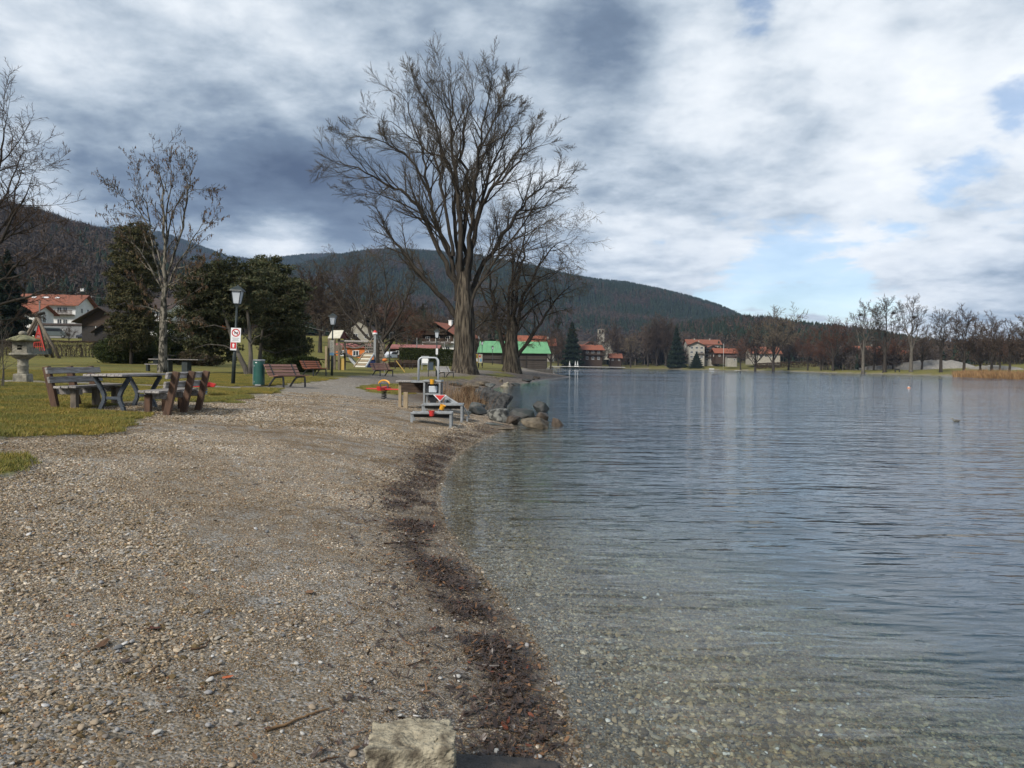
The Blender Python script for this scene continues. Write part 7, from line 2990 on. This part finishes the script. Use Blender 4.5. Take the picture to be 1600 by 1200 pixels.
# ------------------------------------------------------------------ playground
def playground():
    D = 62
    b = PG(530, D)
    s = D / FPX

    def lp(px, py, dd=0):
        return PT(px, py, D + dd) - b
    gz = 0.0
    rt = thing('play_tower', 'wooden play tower with pale pitched roof and slide behind the banner lamp', 'play tower', b)
    for px, dd in ((514, 0), (523, 2.0), (530, 0), (539, 2.0)):
        t = lp(px, 528 if dd == 0 else 527, dd)
        MB().box((t.x, dd, t.z / 2 - 0.1), (0.16, 0.16, t.z + 0.2)).build('post', wood_log, rt)
    MB().box((lp(511, 560).x, -0.3, 0.95), (0.14, 0.14, 2.0)).build('post', wood_tan, rt)
    z1 = lp(525, 552).z
    x0, x1 = lp(514, 550).x, lp(534, 550).x
    MB().box(((x0 + x1) / 2, 1.0, z1), (x1 - x0 + 0.1, 2.0, 0.10)).build('platform', wood_log, rt)
    MB().box(((x0 + x1) / 2, 0.0, z1 + 0.42), (x1 - x0 + 0.1, 0.06, 0.5)).build('parapet', wood_log, rt)
    MB().box((lp(534, 560).x, 0.1, 0.48), (0.36, 0.08, 0.95)).build('yellow_panel', ochre, rt)
    xr, zr0, zr1 = lp(523, 520).x, lp(520, 528).z, lp(520, 516).z
    # two roof planes
    MB().poly([lp(512, 528, -0.4), lp(531, 528, -0.4), lp(537, 516, 1.0), lp(519, 516, 1.0)], (0, 0.03, -0.06)).build('roof', cream_p, rt)
    MB().poly([lp(514, 528, 2.4), lp(545, 528, 2.4), lp(537, 516, 1.03), lp(519, 516, 1.03)], (0, 0.03, -0.06)).build('roof', maroon, rt)
    MB().poly([lp(531, 529, 0.0), lp(541, 529, 2.0), lp(537, 518, 1.0)], (0.04, 0, 0)).build('gable_board', maroon, rt)
    MB().tube([lp(528, 533, 0.2), lp(576, 534, 0.2)], 0.09, 8).build('long_beam', wood_grey, rt)
    sl = MB()
    prof = [(541, 556), (545, 558), (550, 565), (555, 570), (559, 571.5)]
    pts = [lp(px, py, 0.6) for px, py in prof]
    for off in (0.0, 0.55):
        for a, c in zip(pts[:-1], pts[1:]):
            sl.bar(a + Vector((0, off, 0.05)), c + Vector((0, off, 0.05)), 0.05, 0.2)
    for a, c in zip(pts[:-1], pts[1:]):
        sl.bar(a + Vector((0, 0.275, 0)), c + Vector((0, 0.275, 0)), 0.5, 0.03)
    sl.build('slide', metal_w, rt)
    MB().tube([lp(541, 545, 0.6), lp(542, 556, 0.6)], 0.05, 6).build('slide_rail', metal_w, rt)
    # rope bridge to the climbing tower
    n = 9
    P = []
    for i in range(n):
        t = i / (n - 1)
        px = 540 + 32 * t
        py = 553 + 6 * math.sin(PI * t) - 2 * t
        P.append(lp(px, py, 0.8))
    for i in range(n):
        MB().box(P[i], (0.16, 0.8, 0.05)).build('bridge_plank', wood_log, rt)
    for dy in (-0.4, 0.4):
        MB().tube([q + Vector((0, dy, 0.05)) for q in P], 0.03, 5).build('rope', rope_mat, rt)
        MB().tube([q + Vector((0, dy, 0.75)) for q in P], 0.03, 5).build('rope', rope_mat, rt)
    # climbing tower: ramp, rock wall of blocks, net pyramid
    b2 = PG(578, D)
    rt = thing('climbing_tower', 'climbing tower with plank ramp, blue panel, log wall and rope pyramid beside play tower', 'climbing frame', b2)

    def lq(px, py, dd=0):
        return PT(px, py, D + dd) - b2
    rp0, rp1 = lq(554, 574, -1.6), lq(571, 551, 0.4)
    wx = lq(571, 574).x - lq(554, 574).x
    k = 8
    for i in range(k):
        t = (i + 0.5) / k
        c0 = rp0.lerp(rp1, t)
        w = wx * (1.0 - 0.12 * t)
        R = Matrix.Rotation(math.atan2(rp1.z - rp0.z, 2.0), 3, 'X')
        MB().box(c0 + Vector((w / 2 - 0.0, 0, 0)), (w, (rp1 - rp0).length / k * 0.80 * 0.85, 0.05), rot=R).build('ramp_plank', wood_tan if i % 2 else cream_p, rt)
    MB().bar(rp0 + Vector((wx, -0.02, 0.03)), rp1 + Vector((wx * 0.86, 0, 0.03)), 0.09, 0.12).build('ramp_edge', metal_w, rt)
    MB().bar(rp0 + Vector((-0.05, -0.02, 0.03)), rp1 + Vector((-0.05, 0, 0.03)), 0.07, 0.1).build('ramp_edge', wood_tan, rt)
    MB().poly([lq(572, 574, 0), lq(586, 575, 0), lq(586, 562, 0), lq(581, 562, 0)], (0, 0.05, 0)).build('blue_panel', blue_p, rt)
    # net woven tower
    A = [lq(572, 534, 0.3), lq(583, 534, 0.3), lq(583, 552, 0.3), lq(570, 552, 0.3)]
    for i in range(5):
        t = i / 4
        MB().tube([A[0].lerp(A[1], t), A[3].lerp(A[2], t)], 0.035, 5).build('net_rope', rope_mat, rt)
        MB().tube([A[0].lerp(A[3], t), A[1].lerp(A[2], t)], 0.035, 5).build('net_rope', rope_mat, rt)
    MB().tube([lq(571, 534, 0.3), lq(584, 533, 0.3)], 0.08, 6).build('top_log', wood_tan, rt)
    # block wall
    x0, x1 = lq(588, 570).x, lq(598, 570).x
    H = lq(590, 536).z
    rows, cols_ = 8, 3
    rgk = random.Random(4)
    first = None
    for r in range(rows):
        for c_ in range(cols_):
            w = (x1 - x0) / cols_ * (1 - 0.0)
            o = MB().box((0, 0, 0), (w * 0.9, 0.4, H / rows * 0.86)).build('log_block', wood_log, rt) if first is None else first.copy()
            if first is None:
                first = o
            else:
                COL.objects.link(o)
            o.location = (x0 + w * (c_ + 0.5 + (0.12 if r % 2 else -0.12)), 0.7 + rgk.uniform(-0.06, 0.06), H / rows * (r + 0.5))
    pm = lq(586, 517, 0.2)
    MB().box((pm.x, 0.2, pm.z / 2 - 0.15), (0.17, 0.17, pm.z - 0.1)).build('mast', metal_g, rt)
    MB().lathe([(0.20, -0.12), (0.20, 0.0)], 10, (pm.x, 0.2, pm.z - 0.15)).build('mast_collar', white_p, rt)
    MB().lathe([(0.19, 0.0), (0.13, 0.12), (0.03, 0.2)], 10, (pm.x, 0.2, pm.z - 0.15)).build('red_cap', red_p, rt)
    ap = lq(588, 520, 0.6)
    for i, (px, py, dd) in enumerate([(577, 536, 0), (583, 536, 0.2), (592, 536, 0.3), (598, 536, 0.5), (601, 545, 0.8), (606, 570, 0.2)]):
        MB().tube([ap, lq(px, py, dd)], 0.028, 5).build('stay_rope', rope_mat, rt)
    b3 = PG(601, 60)
    # orange ball on a post and rope brace
    rt = thing('play_disc', 'small orange round play disc right of the log wall', 'play equipment', b3)
    MB().tube([(0, 0, 0), (0, 0, 0.95)], 0.04, 6).build('post', mast_dark, rt)
    MB().lathe([(0.05, 0.85), (0.19, 0.93), (0.21, 1.0), (0.16, 1.08), (0.04, 1.12)], 12).build('disc', orange_p, rt, smooth=True)
    MB().tube([(0.9, 0, 0.95), (1.6, 0, 0.05)], 0.04, 6).build('leaning_pole', ochre, rt)


playground()


# ------------------------------------------------------------------ spring riders
def helix(mb, r, z0, z1, turns, rad, n=10):
    pts = []
    N_ = int(turns * n)
    for i in range(N_ + 1):
        t = i / N_
        a = 2 * PI * turns * t
        pts.append((r * math.cos(a), r * math.sin(a), z0 + (z1 - z0) * t))
    return mb.tube(pts, rad, 6)


def spring_rider(label, px, D, rz, col_body, spring_m, k=1.0):
    b = PG(px, D)
    rt = thing('spring_rider', label, 'spring rider', b, rz=rz)
    helix(MB(), 0.09 * k, 0.0, 0.30 * k, 4, 0.018 * k).build('spring', spring_m, rt, smooth=True)
    # a little aeroplane: body along x, wings along y
    bd = MB()
    bd.poly([(-0.32 * k, -0.08 * k, 0.30 * k), (0.30 * k, -0.08 * k, 0.30 * k), (0.36 * k, -0.08 * k, 0.40 * k), (0.16 * k, -0.08 * k, 0.46 * k), (-0.22 * k, -0.08 * k, 0.42 * k), (-0.38 * k, -0.08 * k, 0.46 * k)], (0, 0.16 * k, 0))
    bd.build('body', col_body, rt, bevel=0.01)
    w = MB()
    w.box((0.04 * k, 0, 0.355 * k), (0.24 * k, 1.45 * k, 0.035 * k))
    w.build('wing', col_body, rt, bevel=0.008)
    for dy in (-0.16 * k, 0.16 * k):
        MB().box((0.0, dy, 0.47 * k), (0.03 * k, 0.03 * k, 0.18 * k)).build('strut', bin_blue, rt)
    MB().tube([(0.0, 0.16 * math.cos(a) * k * 1.4, (0.54 + 0.13 * math.sin(a)) * k) for a in [i * PI / 8 for i in range(9)]], 0.03 * k, 6).build('yellow_hoop', yel_p, rt)
    MB().box((0.0, 0, 0.55 * k), (0.05 * k, 0.42 * k, 0.03 * k)).build('handle_bar', bin_blue, rt)
    return rt


spring_rider('red aeroplane spring rider with yellow hoop on the small grass island', 600, 27.2, 1.15, red_p, iron)
spring_rider('red and blue spring rider just right of the right picnic bench', 319, 21.5, 0.25, red_p, blue_l, 0.9)


# ------------------------------------------------------------------ water play frames
def bucket(label, c, r, h, m, tilt=(0, 0), group='plastic play buckets hooked on the frames'):
    rt = thing('play_bucket', label, 'bucket', c, group=group)
    rt.rotation_euler = (tilt[0], tilt[1], 0)
    MB().lathe([(r * 0.72, 0), (r, h), (r * 1.06, h), (r * 1.06, h - 0.01), (r * 0.92, h * 0.98), (r * 0.66, 0.02)], 14, close=False).build('shell', m, rt, smooth=False)
    MB().lathe([(r * 0.70, 0.0), (r * 0.70, 0.015)], 14).build('bottom', m, rt)
    MB().tube([(r * math.cos(a), -r * 0.9 * 0.2 - r * 0.5 * math.sin(a), h * 0.95 - r * 0.8 * math.sin(a)) for a in [i * PI / 8 for i in range(9)]], 0.006, 5).build('handle', black_p, rt)


def rail_frame(label, px0, px1, py_top, py_leg, D, depth, rails=2, lean=0.0):
    b = PG((px0 + px1) / 2, D)
    a0, a1 = PT(px0, py_top, D), PT(px1, py_top, D)
    rt = thing('water_play_table', label, 'water play frame', b, group='metal water play frames')
    L = a1.x - a0.x
    h = a0.z - b.z
    x0 = a0.x - b.x
    t = 0.045
    for j in range(rails):
        y = j * depth
        MB().bar((x0, y, h), (x0 + L, y, h + (a1.z - a0.z)), t, 0.10, up=(0, 1, 0)).build('rail', metal_g, rt, bevel=0.004)
        for xx in (x0 + 0.03, x0 + L - 0.03):
            zz = h + (a1.z - a0.z) * (xx - x0) / L
            MB().box((xx, y, zz / 2 - 0.07), (0.06, 0.045, zz + 0.14 - 0.06)).build('leg', metal_g, rt, bevel=0.004)
    for xx in (x0 + 0.03, x0 + L - 0.03):
        MB().box((xx, depth / 2, h - 0.01), (0.045, depth - t, 0.05)).build('end_rail', metal_g, rt)
    # dark trough hung between the rails
    MB().poly([(x0 + 0.06, 0.03, h + 0.0), (x0 + 0.06, depth / 2, h - 0.10), (x0 + 0.06, depth - 0.03, h + 0.0), (x0 + 0.06, depth / 2, h - 0.115)], (L - 0.12, 0, 0)).build('trough', iron, rt)
    return rt, b, h


f1, b1, h1_ = rail_frame('lower front metal frame with red bucket nearest the camera', 641.5, 706, 645.5, 668, 19.0, 0.42)
f2, b2_, h2_ = rail_frame('longer raised metal frame with yellow bucket behind the front one', 659, 723, 632.5, 662, 20.6, 0.55)
p = PT(675, 648, 18.93)
bucket('red bucket hooked on the front rail of the lowest frame', (p.x, p.y - 0.08, p.z - 0.03), 0.075, 0.135, red_p)
p = PT(690, 637, 20.5)
bucket('yellow bucket hanging tilted on the rail of the longer frame', (p.x, p.y - 0.09, p.z - 0.05), 0.08, 0.14, yel_p, (0.1, 0.35))


def pump_stand():
    D = 22.6
    b = PG(674, D)
    rt = thing('water_play_stand', 'tall metal stand with flat top, dark hopper and grey box behind the low frames', 'water play frame', b, group=None)

    def lp(px, py, dd=0):
        return PT(px, py, D + dd) - b
    x0, x1, h = lp(663, 596).x, lp(687, 596).x, lp(675, 595.5).z
    for x in (x0, x1):
        for dy in (0, 0.75):
            MB().box((x, dy, h / 2 - 0.08), (0.055, 0.055, h + 0.06)).build('leg', metal_g, rt, bevel=0.004)
    MB().box(((x0 + x1) / 2, 0.375, h), (x1 - x0 + 0.1, 0.85, 0.05)).build('top_plate', metal_g, rt, bevel=0.006)
    MB().box(((x0 + x1) / 2, 0.0, h * 0.58), (x1 - x0 - 0.06, 0.04, 0.05)).build('cross_rail', metal_g, rt)
    MB().box(((x0 + x1) / 2 + 0.02, 0.15, h * 0.73), (0.24, 0.22, 0.2)).build('grey_box', lamp_glass, rt, bevel=0.02)
    MB().box(((x0 + x1) / 2 + 0.02, 0.4, h * 0.62), (0.36, 0.2, 0.5)).build('dark_panel', iron, rt)
    MB().lathe([(0.07, h * 0.18), (0.17, h * 0.45), (0.19, h * 0.56)], 4, ((x0 + x1) / 2 + 0.02, 0.2, 0), PI / 4).build('hopper', iron, rt)
    # handrail arches on the landing
    for k, (dd, off) in enumerate(((0.35, 0), (1.1, -0.09))):
        xa, xb, zt, zb = lp(651.5, 560).x + off * 0.5 - (0.03 if k else -0.0), lp(681, 560).x + off * 0.5 + (0.05 if not k else 0), lp(665, 558.5).z, h
        r = 0.13
        pts = [(xa, dd, zb)]
        for i in range(7):
            a = PI - i * PI / 12
            pts.append((xa + r + r * math.cos(a), dd, zt - r + r * math.sin(a)))
        for i in range(7):
            a = PI / 2 - i * PI / 12
            pts.append((xb - r + r * math.cos(a), dd, zt - r + r * math.sin(a)))
        pts.append((xb, dd, zb))
        MB().tube(pts, 0.024, 9).build('handrail', metal_w, rt, smooth=True)
    MB().box((lp(660, 596).x, 0.6, h - 0.03), (0.75, 0.8, 0.05)).build('landing', metal_g, rt)
    # brown wooden bunker with posts
    b2 = PG(642, D + 0.6)
    rt2 = thing('sand_play_box', 'dark brown timber play box standing on two pale wooden posts', 'play box', b2)

    def lq(px, py, dd=0):
        return PT(px, py, D + 0.6 + dd) - b2
    xa, xb = lq(627, 600).x, lq(663, 600).x
    za, zb = lq(640, 613.5).z, lq(640, 597.5).z
    nb = 3
    first = None
    for i in range(nb):
        hh = (zb - za) / nb
        MB().box(((xa + xb) / 2, 0, za + hh * (i + 0.5)), (xb - xa, 0.06, hh * 0.94)).build('board', dark_wood, rt2, bevel=0.004)
    MB().box(((xa + xb) / 2, 0.4, (za + zb) / 2), (xb - xa, 0.72, (zb - za) * 0.9)).build('core', dark_wood, rt2)
    MB().box(((xa + xb) / 2 - 0.06, 0.36, zb + 0.03), (xb - xa + 0.2, 0.86, 0.05)).build('top_plank', wood_grey, rt2, bevel=0.006)
    MB().box((xa - 0.05, 0.1, zb / 2 - 0.02), (0.09, 0.09, zb + 0.06)).build('post', wood_tan, rt2, bevel=0.006)
    q = lq(633.5, 633, -0.9)
    MB().box((xa + 0.16, -0.12, za / 2 - 0.1), (0.13, 0.11, za + 0.24)).build('post', wood_tan, rt2, bevel=0.006)
    MB().box((xb - 0.05, 0.6, za / 2 - 0.05), (0.09, 0.09, za + 0.1)).build('post', wood_tan, rt2)
    p = PT(675.5, 598, D - 0.1)
    bucket('yellow bucket hooked on the top plate of the tall stand', (p.x, p.y - 0.06, p.z - 0.04), 0.075, 0.14, yel_p)
    # red funnel triangle and white slanted plate
    c = PT(687, 622, 21.4)
    b4 = PG(687, 21.4)
    rt3 = thing('red_funnel', 'red triangular water funnel on a slender stem between the stand and the longer frame', 'funnel', b4)
    z = c.z - b4.z
    P = [(-0.15, 0, z + 0.09), (0.15, 0, z + 0.09), (0.0, 0, z - 0.10)]
    MB().poly([(x * 1.25, 0.0, zz) for x, _, zz in P], (0, 0.05, 0)).build('white_rim', white_p, rt3)
    MB().poly([(x * 0.95, -0.012, (zz - z) * 0.8 + z + 0.01) for x, _, zz in P], (0, 0.02, 0)).build('red_plate', red_p, rt3)
    MB().box((0, 0.03, (z - 0.08) / 2 - 0.06), (0.04, 0.04, z - 0.02)).build('stem', metal_g, rt3)
    b5 = PG(702, 21.6)
    rt4 = thing('slanted_gutter', 'white slanted gutter plate sloping down to the right behind the longer frame', 'gutter', b5)

    def l5(px, py, dd=0):
        return PT(px, py, 21.6 + dd) - b5
    MB().poly([l5(692, 634), l5(716, 634), l5(696, 618.5)], (0, 0.35, 0)).build('plate', metal_w, rt4)
    MB().poly([l5(697, 633, -0.02), l5(710, 633, -0.02), l5(698, 624, -0.02)], (0, 0.01, 0)).build('grating', rock_grey, rt4)
    MB().bar(l5(694, 617.5), l5(718, 632), 0.05, 0.04).build('edge_rail', metal_w, rt4)
    MB().box(l5(704, 640) * 0.5 + Vector((0, 0.2, -0.1)), (0.05, 0.05, max(0.3, l5(704, 636).z + 0.2))).build('leg', metal_g, rt4)
    b6 = PG(730, 21.0)
    rt5 = thing('drain_spout', 'thin metal spout running from the longer frame down to the stones', 'spout', b6)
    a = PT(724, 635, 20.9) - b6
    MB().tube([a, Vector((0.05, 0.1, 0.12))], 0.02, 6).build('pipe', metal_g, rt5)
    MB().box((0, 0, 0.03), (0.05, 0.05, 0.25)).build('support', metal_g, rt5)
    MB().lathe([(0.03, 0), (0.03, 0.05)], 8, a + Vector((-0.08, 0, 0.03))).build('blue_knob', blue_l, rt5)


pump_stand()


# ------------------------------------------------------------------ cars on the street at the left
def car(label, px, D, rz, paint, base, kind='car'):
    b = PT(px, 540, D)
    b.z = base
    rt = thing('parked_' + kind, label, kind, b, rz=rz)
    L, W = (4.2, 1.75) if kind == 'car' else (4.9, 1.9)
    if kind == 'car':
        prof = [(-2.1, 0.35), (-2.1, 0.75), (-1.9, 0.92), (-1.2, 1.0), (-0.75, 1.42), (0.55, 1.45), (1.25, 1.0), (1.95, 0.88), (2.1, 0.7), (2.1, 0.35)]
        gl = [(-1.05, 0.98), (-0.68, 1.36), (0.5, 1.38), (1.08, 0.98)]
    else:
        prof = [(-2.4, 0.4), (-2.4, 1.1), (-2.2, 1.9), (-2.0, 1.97), (1.0, 1.97), (1.7, 1.2), (2.35, 1.0), (2.45, 0.75), (2.45, 0.4)]
        gl = [(-1.9, 1.25), (-1.9, 1.8), (0.95, 1.8), (1.5, 1.25)]
    MB().poly([(x, -W / 2, z) for x, z in prof], (0, W, 0)).build('body', paint, rt, bevel=0.06)
    for s in (-1, 1):
        MB().poly([(x, s * (W / 2 + 0.004), z) for x, z in gl], (0, s * 0.01, 0)).build('side_window', glass, rt)
    for sx in (-1.3, 1.3):
        for s in (-1, 1):
            w = MB()
            w.M = Matrix.Translation((sx * L / 4.2, s * (W / 2 - 0.08), 0.33)) @ Matrix.Rotation(PI / 2, 4, 'X')
            w.lathe([(0.33, -0.1), (0.33, 0.1)], 14)
            wo = w.build('wheel', rubber, rt)
            r = MB()
            r.M = Matrix.Translation((sx * L / 4.2, s * (W / 2 - 0.08), 0.33)) @ Matrix.Rotation(PI / 2, 4, 'X')
            r.lathe([(0.19, -0.115), (0.19, 0.115)], 10)
            r.build('rim', metal_g, wo)
    for s in (-1, 1):
        MB().box((L / 2 - 0.02, s * (W / 2 - 0.3), 0.72), (0.06, 0.3, 0.12)).build('headlight', lamp_glass, rt)


car('white parked car on the street between the white house and the dark barn', 123, 160, 1.35, car_white, zat(123, 530, 160))
car('grey green parked van in front of the low grey building', 84, 145, 0.5, car_grey, zat(84, 528, 145), 'van')
car('white parked car half hidden behind the street tree at the left', 110, 165, 1.7, car_white, zat(110, 528, 165))
car('dark parked car right of the white one near the clipped ball bush', 138, 150, 1.2, car_black, zat(138, 531, 150))
car('white parked van behind the posts of the play tower', 498, 150, 0.9, car_white, zat(496, 563, 150), 'van')
car('white parked car behind the log wall of the climbing tower', 612, 135, 1.0, car_white, zat(612, 562, 135))


# ------------------------------------------------------------------ poles and wires, flagpole, buoy, duck, far benches
def pole(label, px, D, py_top, r=0.09, name='utility_pole', arm=True, m=None):
    b = PG(px, D)
    H = zat(px, py_top, D) - b.z
    rt = thing(name, label, 'pole', b)
    MB().lathe([(r, -0.2), (r * 0.7, H)], 8).build('shaft', m or mast_dark, rt, smooth=True)
    if arm:
        MB().box((0, 0, H - 0.25), (1.1, 0.08, 0.08)).build('cross_arm', m or mast_dark, rt)
    return Vector((b.x, b.y, b.z + H - 0.25))


pa = pole('grey utility pole right of the log wall', 608.5, 95, 516)
pb = pole('grey utility pole in front of the chalet', 694, 120, 535)
pc_ = pole('short pole left above the red roofed shed', 651, 110, 528, arm=False)
pd_ = pole('utility pole in the trees above the dark barn', 143, 190, 462)
pe = pole('tall pole behind the white van at the play tower', 470, 120, 505)
pole('flagpole without flag in front of the orange roof on the far shore', 1130, 440, 537, 0.12, 'flagpole', False, canvas)


def wire(label, a, b_, sag):
    n = 12
    pts = []
    for i in range(n + 1):
        t = i / n
        p = Vector(a).lerp(Vector(b_), t)
        p.z -= sag * 4 * t * (1 - t)
        pts.append(p)
    c = pts[0].copy()
    o = MB().tube([q - c for q in pts], 0.022, 4).build('overhead_wire', mast_dark)
    o.location = c
    tag(o, label, 'wire')


wire('overhead wire from the pole by the log wall right to the chalet pole', pa, pb, 0.5)
wire('overhead wire from the pole by the log wall left to the one behind the van', pa, pe, 0.7)
wire('overhead wire crossing the wood above the dark barn', pd_, Vector((pd_.x + 28, pd_.y, pd_.z - 0.5)), 0.5)

b = G0(1420, 606, 0)
by = thing('mooring_buoy', 'orange ball buoy with a white top floating far out on the lake', 'buoy', (b.x, b.y, -0.12))
rB = 3.3 / FPX * b.y
MB().lathe([(rB * 0.5, -rB * 0.55), (rB * 0.95, -rB * 0.2), (rB, 0.15 * rB), (rB * 0.8, rB * 0.6), (rB * 0.45, rB * 0.85), (rB * 0.1, rB * 0.95)], 16).build('ball', orange_p, by, smooth=True)
MB().lathe([(rB * 0.42, rB * 0.8), (rB * 0.22, rB * 1.15), (0.02, rB * 1.25)], 10).build('top_ring', white_p, by, smooth=True)


def duck(label, px, py, rz, k=1.0, m=None):
    b = G0(px, py, 0)
    rt = thing('duck', label, 'duck', (b.x, b.y, 0), rz=rz)
    rt.scale = (k, k, k)
    # one continuous body: rings along a curved spine from tail to beak root
    ringz = [(-0.24, 0.10, 0.008), (-0.19, 0.085, 0.03), (-0.12, 0.06, 0.065), (-0.02, 0.045, 0.085), (0.08, 0.05, 0.078), (0.13, 0.08, 0.05), (0.145, 0.125, 0.030), (0.155, 0.165, 0.030), (0.175, 0.185, 0.034), (0.205, 0.185, 0.024), (0.225, 0.18, 0.012)]
    MB().tube([(x, 0, z) for x, z, r in ringz], [r for x, z, r in ringz], 10).build('body', m or white_p, rt, smooth=True)
    MB().poly([(0.215, -0.012, 0.186), (0.275, -0.014, 0.170), (0.275, -0.014, 0.164), (0.215, -0.012, 0.168)], (0, 0.026, 0)).build('beak', ochre, rt)
    for s in (-1, 1):
        MB().poly([(-0.20, s * 0.035, 0.11), (-0.05, s * 0.075, 0.115), (0.06, s * 0.078, 0.08), (-0.04, s * 0.088, 0.05), (-0.14, s * 0.07, 0.07)], (0, s * 0.01, 0)).build('wing', rock_grey, rt)
        MB().lathe([(0.003, 0), (0.004, 0.003), (0.001, 0.006)], 6, (0.19, s * 0.031, 0.192)).build('eye', black_p, rt)


duck('lone white and grey duck floating on the lake at the right', 1494, 659, 2.6, 0.62, rock_mott)
for i, (px, D, w, lb) in enumerate([(1079, 436, 3.2, 'pale bench leftmost on the far shore grass'), (1112, 437, 3.0, 'pale bench on the far grass below the hotel wing'), (1152, 420, 3.4, 'pale bench under the small round reddish tree on the far shore'),
                                    (1172, 405, 3.0, 'pale bench left of the broad double-trunked tree'), (1178, 399, 3.0, 'pale bench touching the broad double-trunked tree'), (1402, 272, 1.9, 'dark bench on the far grass right of the second tall pale tree')]):
    b = PG(px, D)
    rt = thing('shore_bench', lb, 'bench', b)
    MB().box((0, 0, 0.62), (w, 0.5, 0.12)).build('seat', canvas if i < 5 else black_p, rt)
    MB().box((0, 0.24, 1.0), (w, 0.08, 0.45)).build('backrest', canvas if i < 5 else black_p, rt)
    for s in (-1, 1):
        MB().box((s * w * 0.4, 0, 0.26), (0.2, 0.45, 0.6)).build('leg', black_p, rt)
# nests
for px, py, D, lb in [(1428, 496, 268, 'dark round nest high in the pale tree nearest the gravel mound'), (1396, 489, 274, 'dark round nest at the top of the second tall pale tree'), (1345, 492, 280, 'small dark nest at the top of the first tall pale tree')]:
    p = PT(px, py, D)
    rg = np.random.default_rng(int(px))
    P = rg.normal(0, 0.33, (260, 3)) * (1.3, 1, 0.7)
    V, F, C = tuft_mesh(rg, P, 0.5, BROWN * 0.5, blades=1, asp=0.1)
    o = np_mesh('bird_nest', V, F, fol_mat, cols=C, tri=True)
    o.location = p
    tag(o, lb, 'nest')

# ------------------------------------------------------------------ sticks and single leaves on the beach
def stick(label, pts, r, m):
    P = [G(*q) + Vector((0, 0, r * 0.9 + 0.004)) for q in pts]
    c = P[0].copy()
    dn = []
    rg = random.Random(len(label))
    for i in range(len(P) - 1):
        for k in range(4):
            dn.append(P[i].lerp(P[i + 1], k / 4) - c + Vector((rg.gauss(0, 0.003), rg.gauss(0, 0.003), 0)))
    dn.append(P[-1] - c)
    mb = MB()
    fasttube(mb, dn, [r * (1 - 0.5 * i / len(dn)) for i in range(len(dn))], 7)
    o = mb.build('stick', m, smooth=True)
    o.location = c
    tag(o, label, 'stick')


stick_m = mat('stick_bark', (0.25, 0.15, 0.07), (0.14, 0.085, 0.045), scale=20, rough=0.8)
stick_d = mat('stick_dark', (0.10, 0.055, 0.03), (0.06, 0.035, 0.02), scale=20, rough=0.8)
stick('longest light brown stick lying left of the pale stone block', [(416, 1146), (450, 1136), (480, 1124), (514, 1111)], 0.007, stick_m)
stick('short brown stick right of the small orange leaf', [(326, 1063), (345, 1053)], 0.008, stick_m)
stick('thin reddish twig at the litter line above the long stick', [(636, 1045), (655, 1036), (668, 1031)], 0.004, stick_d)
stick('thin dark twig standing out of the litter line', [(600, 852), (625, 850), (648, 848)], 0.007, stick_d)
stick('dark twig crossing near the red leaf', [(298, 1020), (322, 1015), (328, 1002)], 0.005, stick_d)
stick('thin orange brown twig on the litter line beside the water', [(682, 880), (700, 890), (730, 905)], 0.007, stick_m)
stick('bent brown stalk left of the pale stone block', [(500, 1196), (512, 1192), (530, 1190)], 0.005, stick_d)


def big_leaf(label, px, py, s, m, seed, kind='lobe'):
    p = G(px, py)
    o = leaf_mesh(seed, kind).build('fallen_leaf', m)
    o.location = (p.x, p.y, p.z + 0.014)
    o.scale = (s, s, s)
    o.rotation_euler = (0.1, -0.12, seed * 1.3)
    tag(o, label, 'leaf')


big_leaf('dark red lobed leaf lying alone on the left gravel', 241, 987, 0.055, leaf_red, 3)
big_leaf('tan curled leaf in the middle of the beach', 484, 930, 0.055, leaf_tan, 4, 'oval')
big_leaf('bright orange red leaf fragment near the short stick', 356, 1064, 0.028, mat('leaf_orange', (0.42, 0.10, 0.03), (0.3, 0.08, 0.03), rough=0.6), 5, 'oval')
big_leaf('brown folded leaf below the dark red one', 160, 1013, 0.05, leaf_tan, 6, 'oval')
big_leaf('dark brown leaf pair beside the dark twig', 195, 1041, 0.05, leaf_dark, 7)
big_leaf('reddish leaf scrap at the litter line near the water', 668, 846, 0.06, leaf_red, 8, 'oval')
big_leaf('orange leaf scrap among the dark litter', 678, 985, 0.03, leaf_red, 9)


# ------------------------------------------------------------------ haze
def build_haze():
    mb = MB()
    mb.box((0, 2400, 380), (8600, 6000, 800))
    m = bpy.data.materials.new('haze')
    m.use_nodes = True
    nt = m.node_tree
    nt.nodes.clear()
    out = nt.nodes.new('ShaderNodeOutputMaterial')
    pv = nt.nodes.new('ShaderNodeVolumePrincipled')
    pv.inputs['Color'].default_value = (0.50, 0.68, 1.0, 1)
    pv.inputs['Density'].default_value = HAZE
    pv.inputs['Anisotropy'].default_value = 0.0
    nt.links.new(pv.outputs[0], out.inputs['Volume'])
    o = mb.build('haze', m)
    tag(o, None, None, kind='stuff')


build_haze()
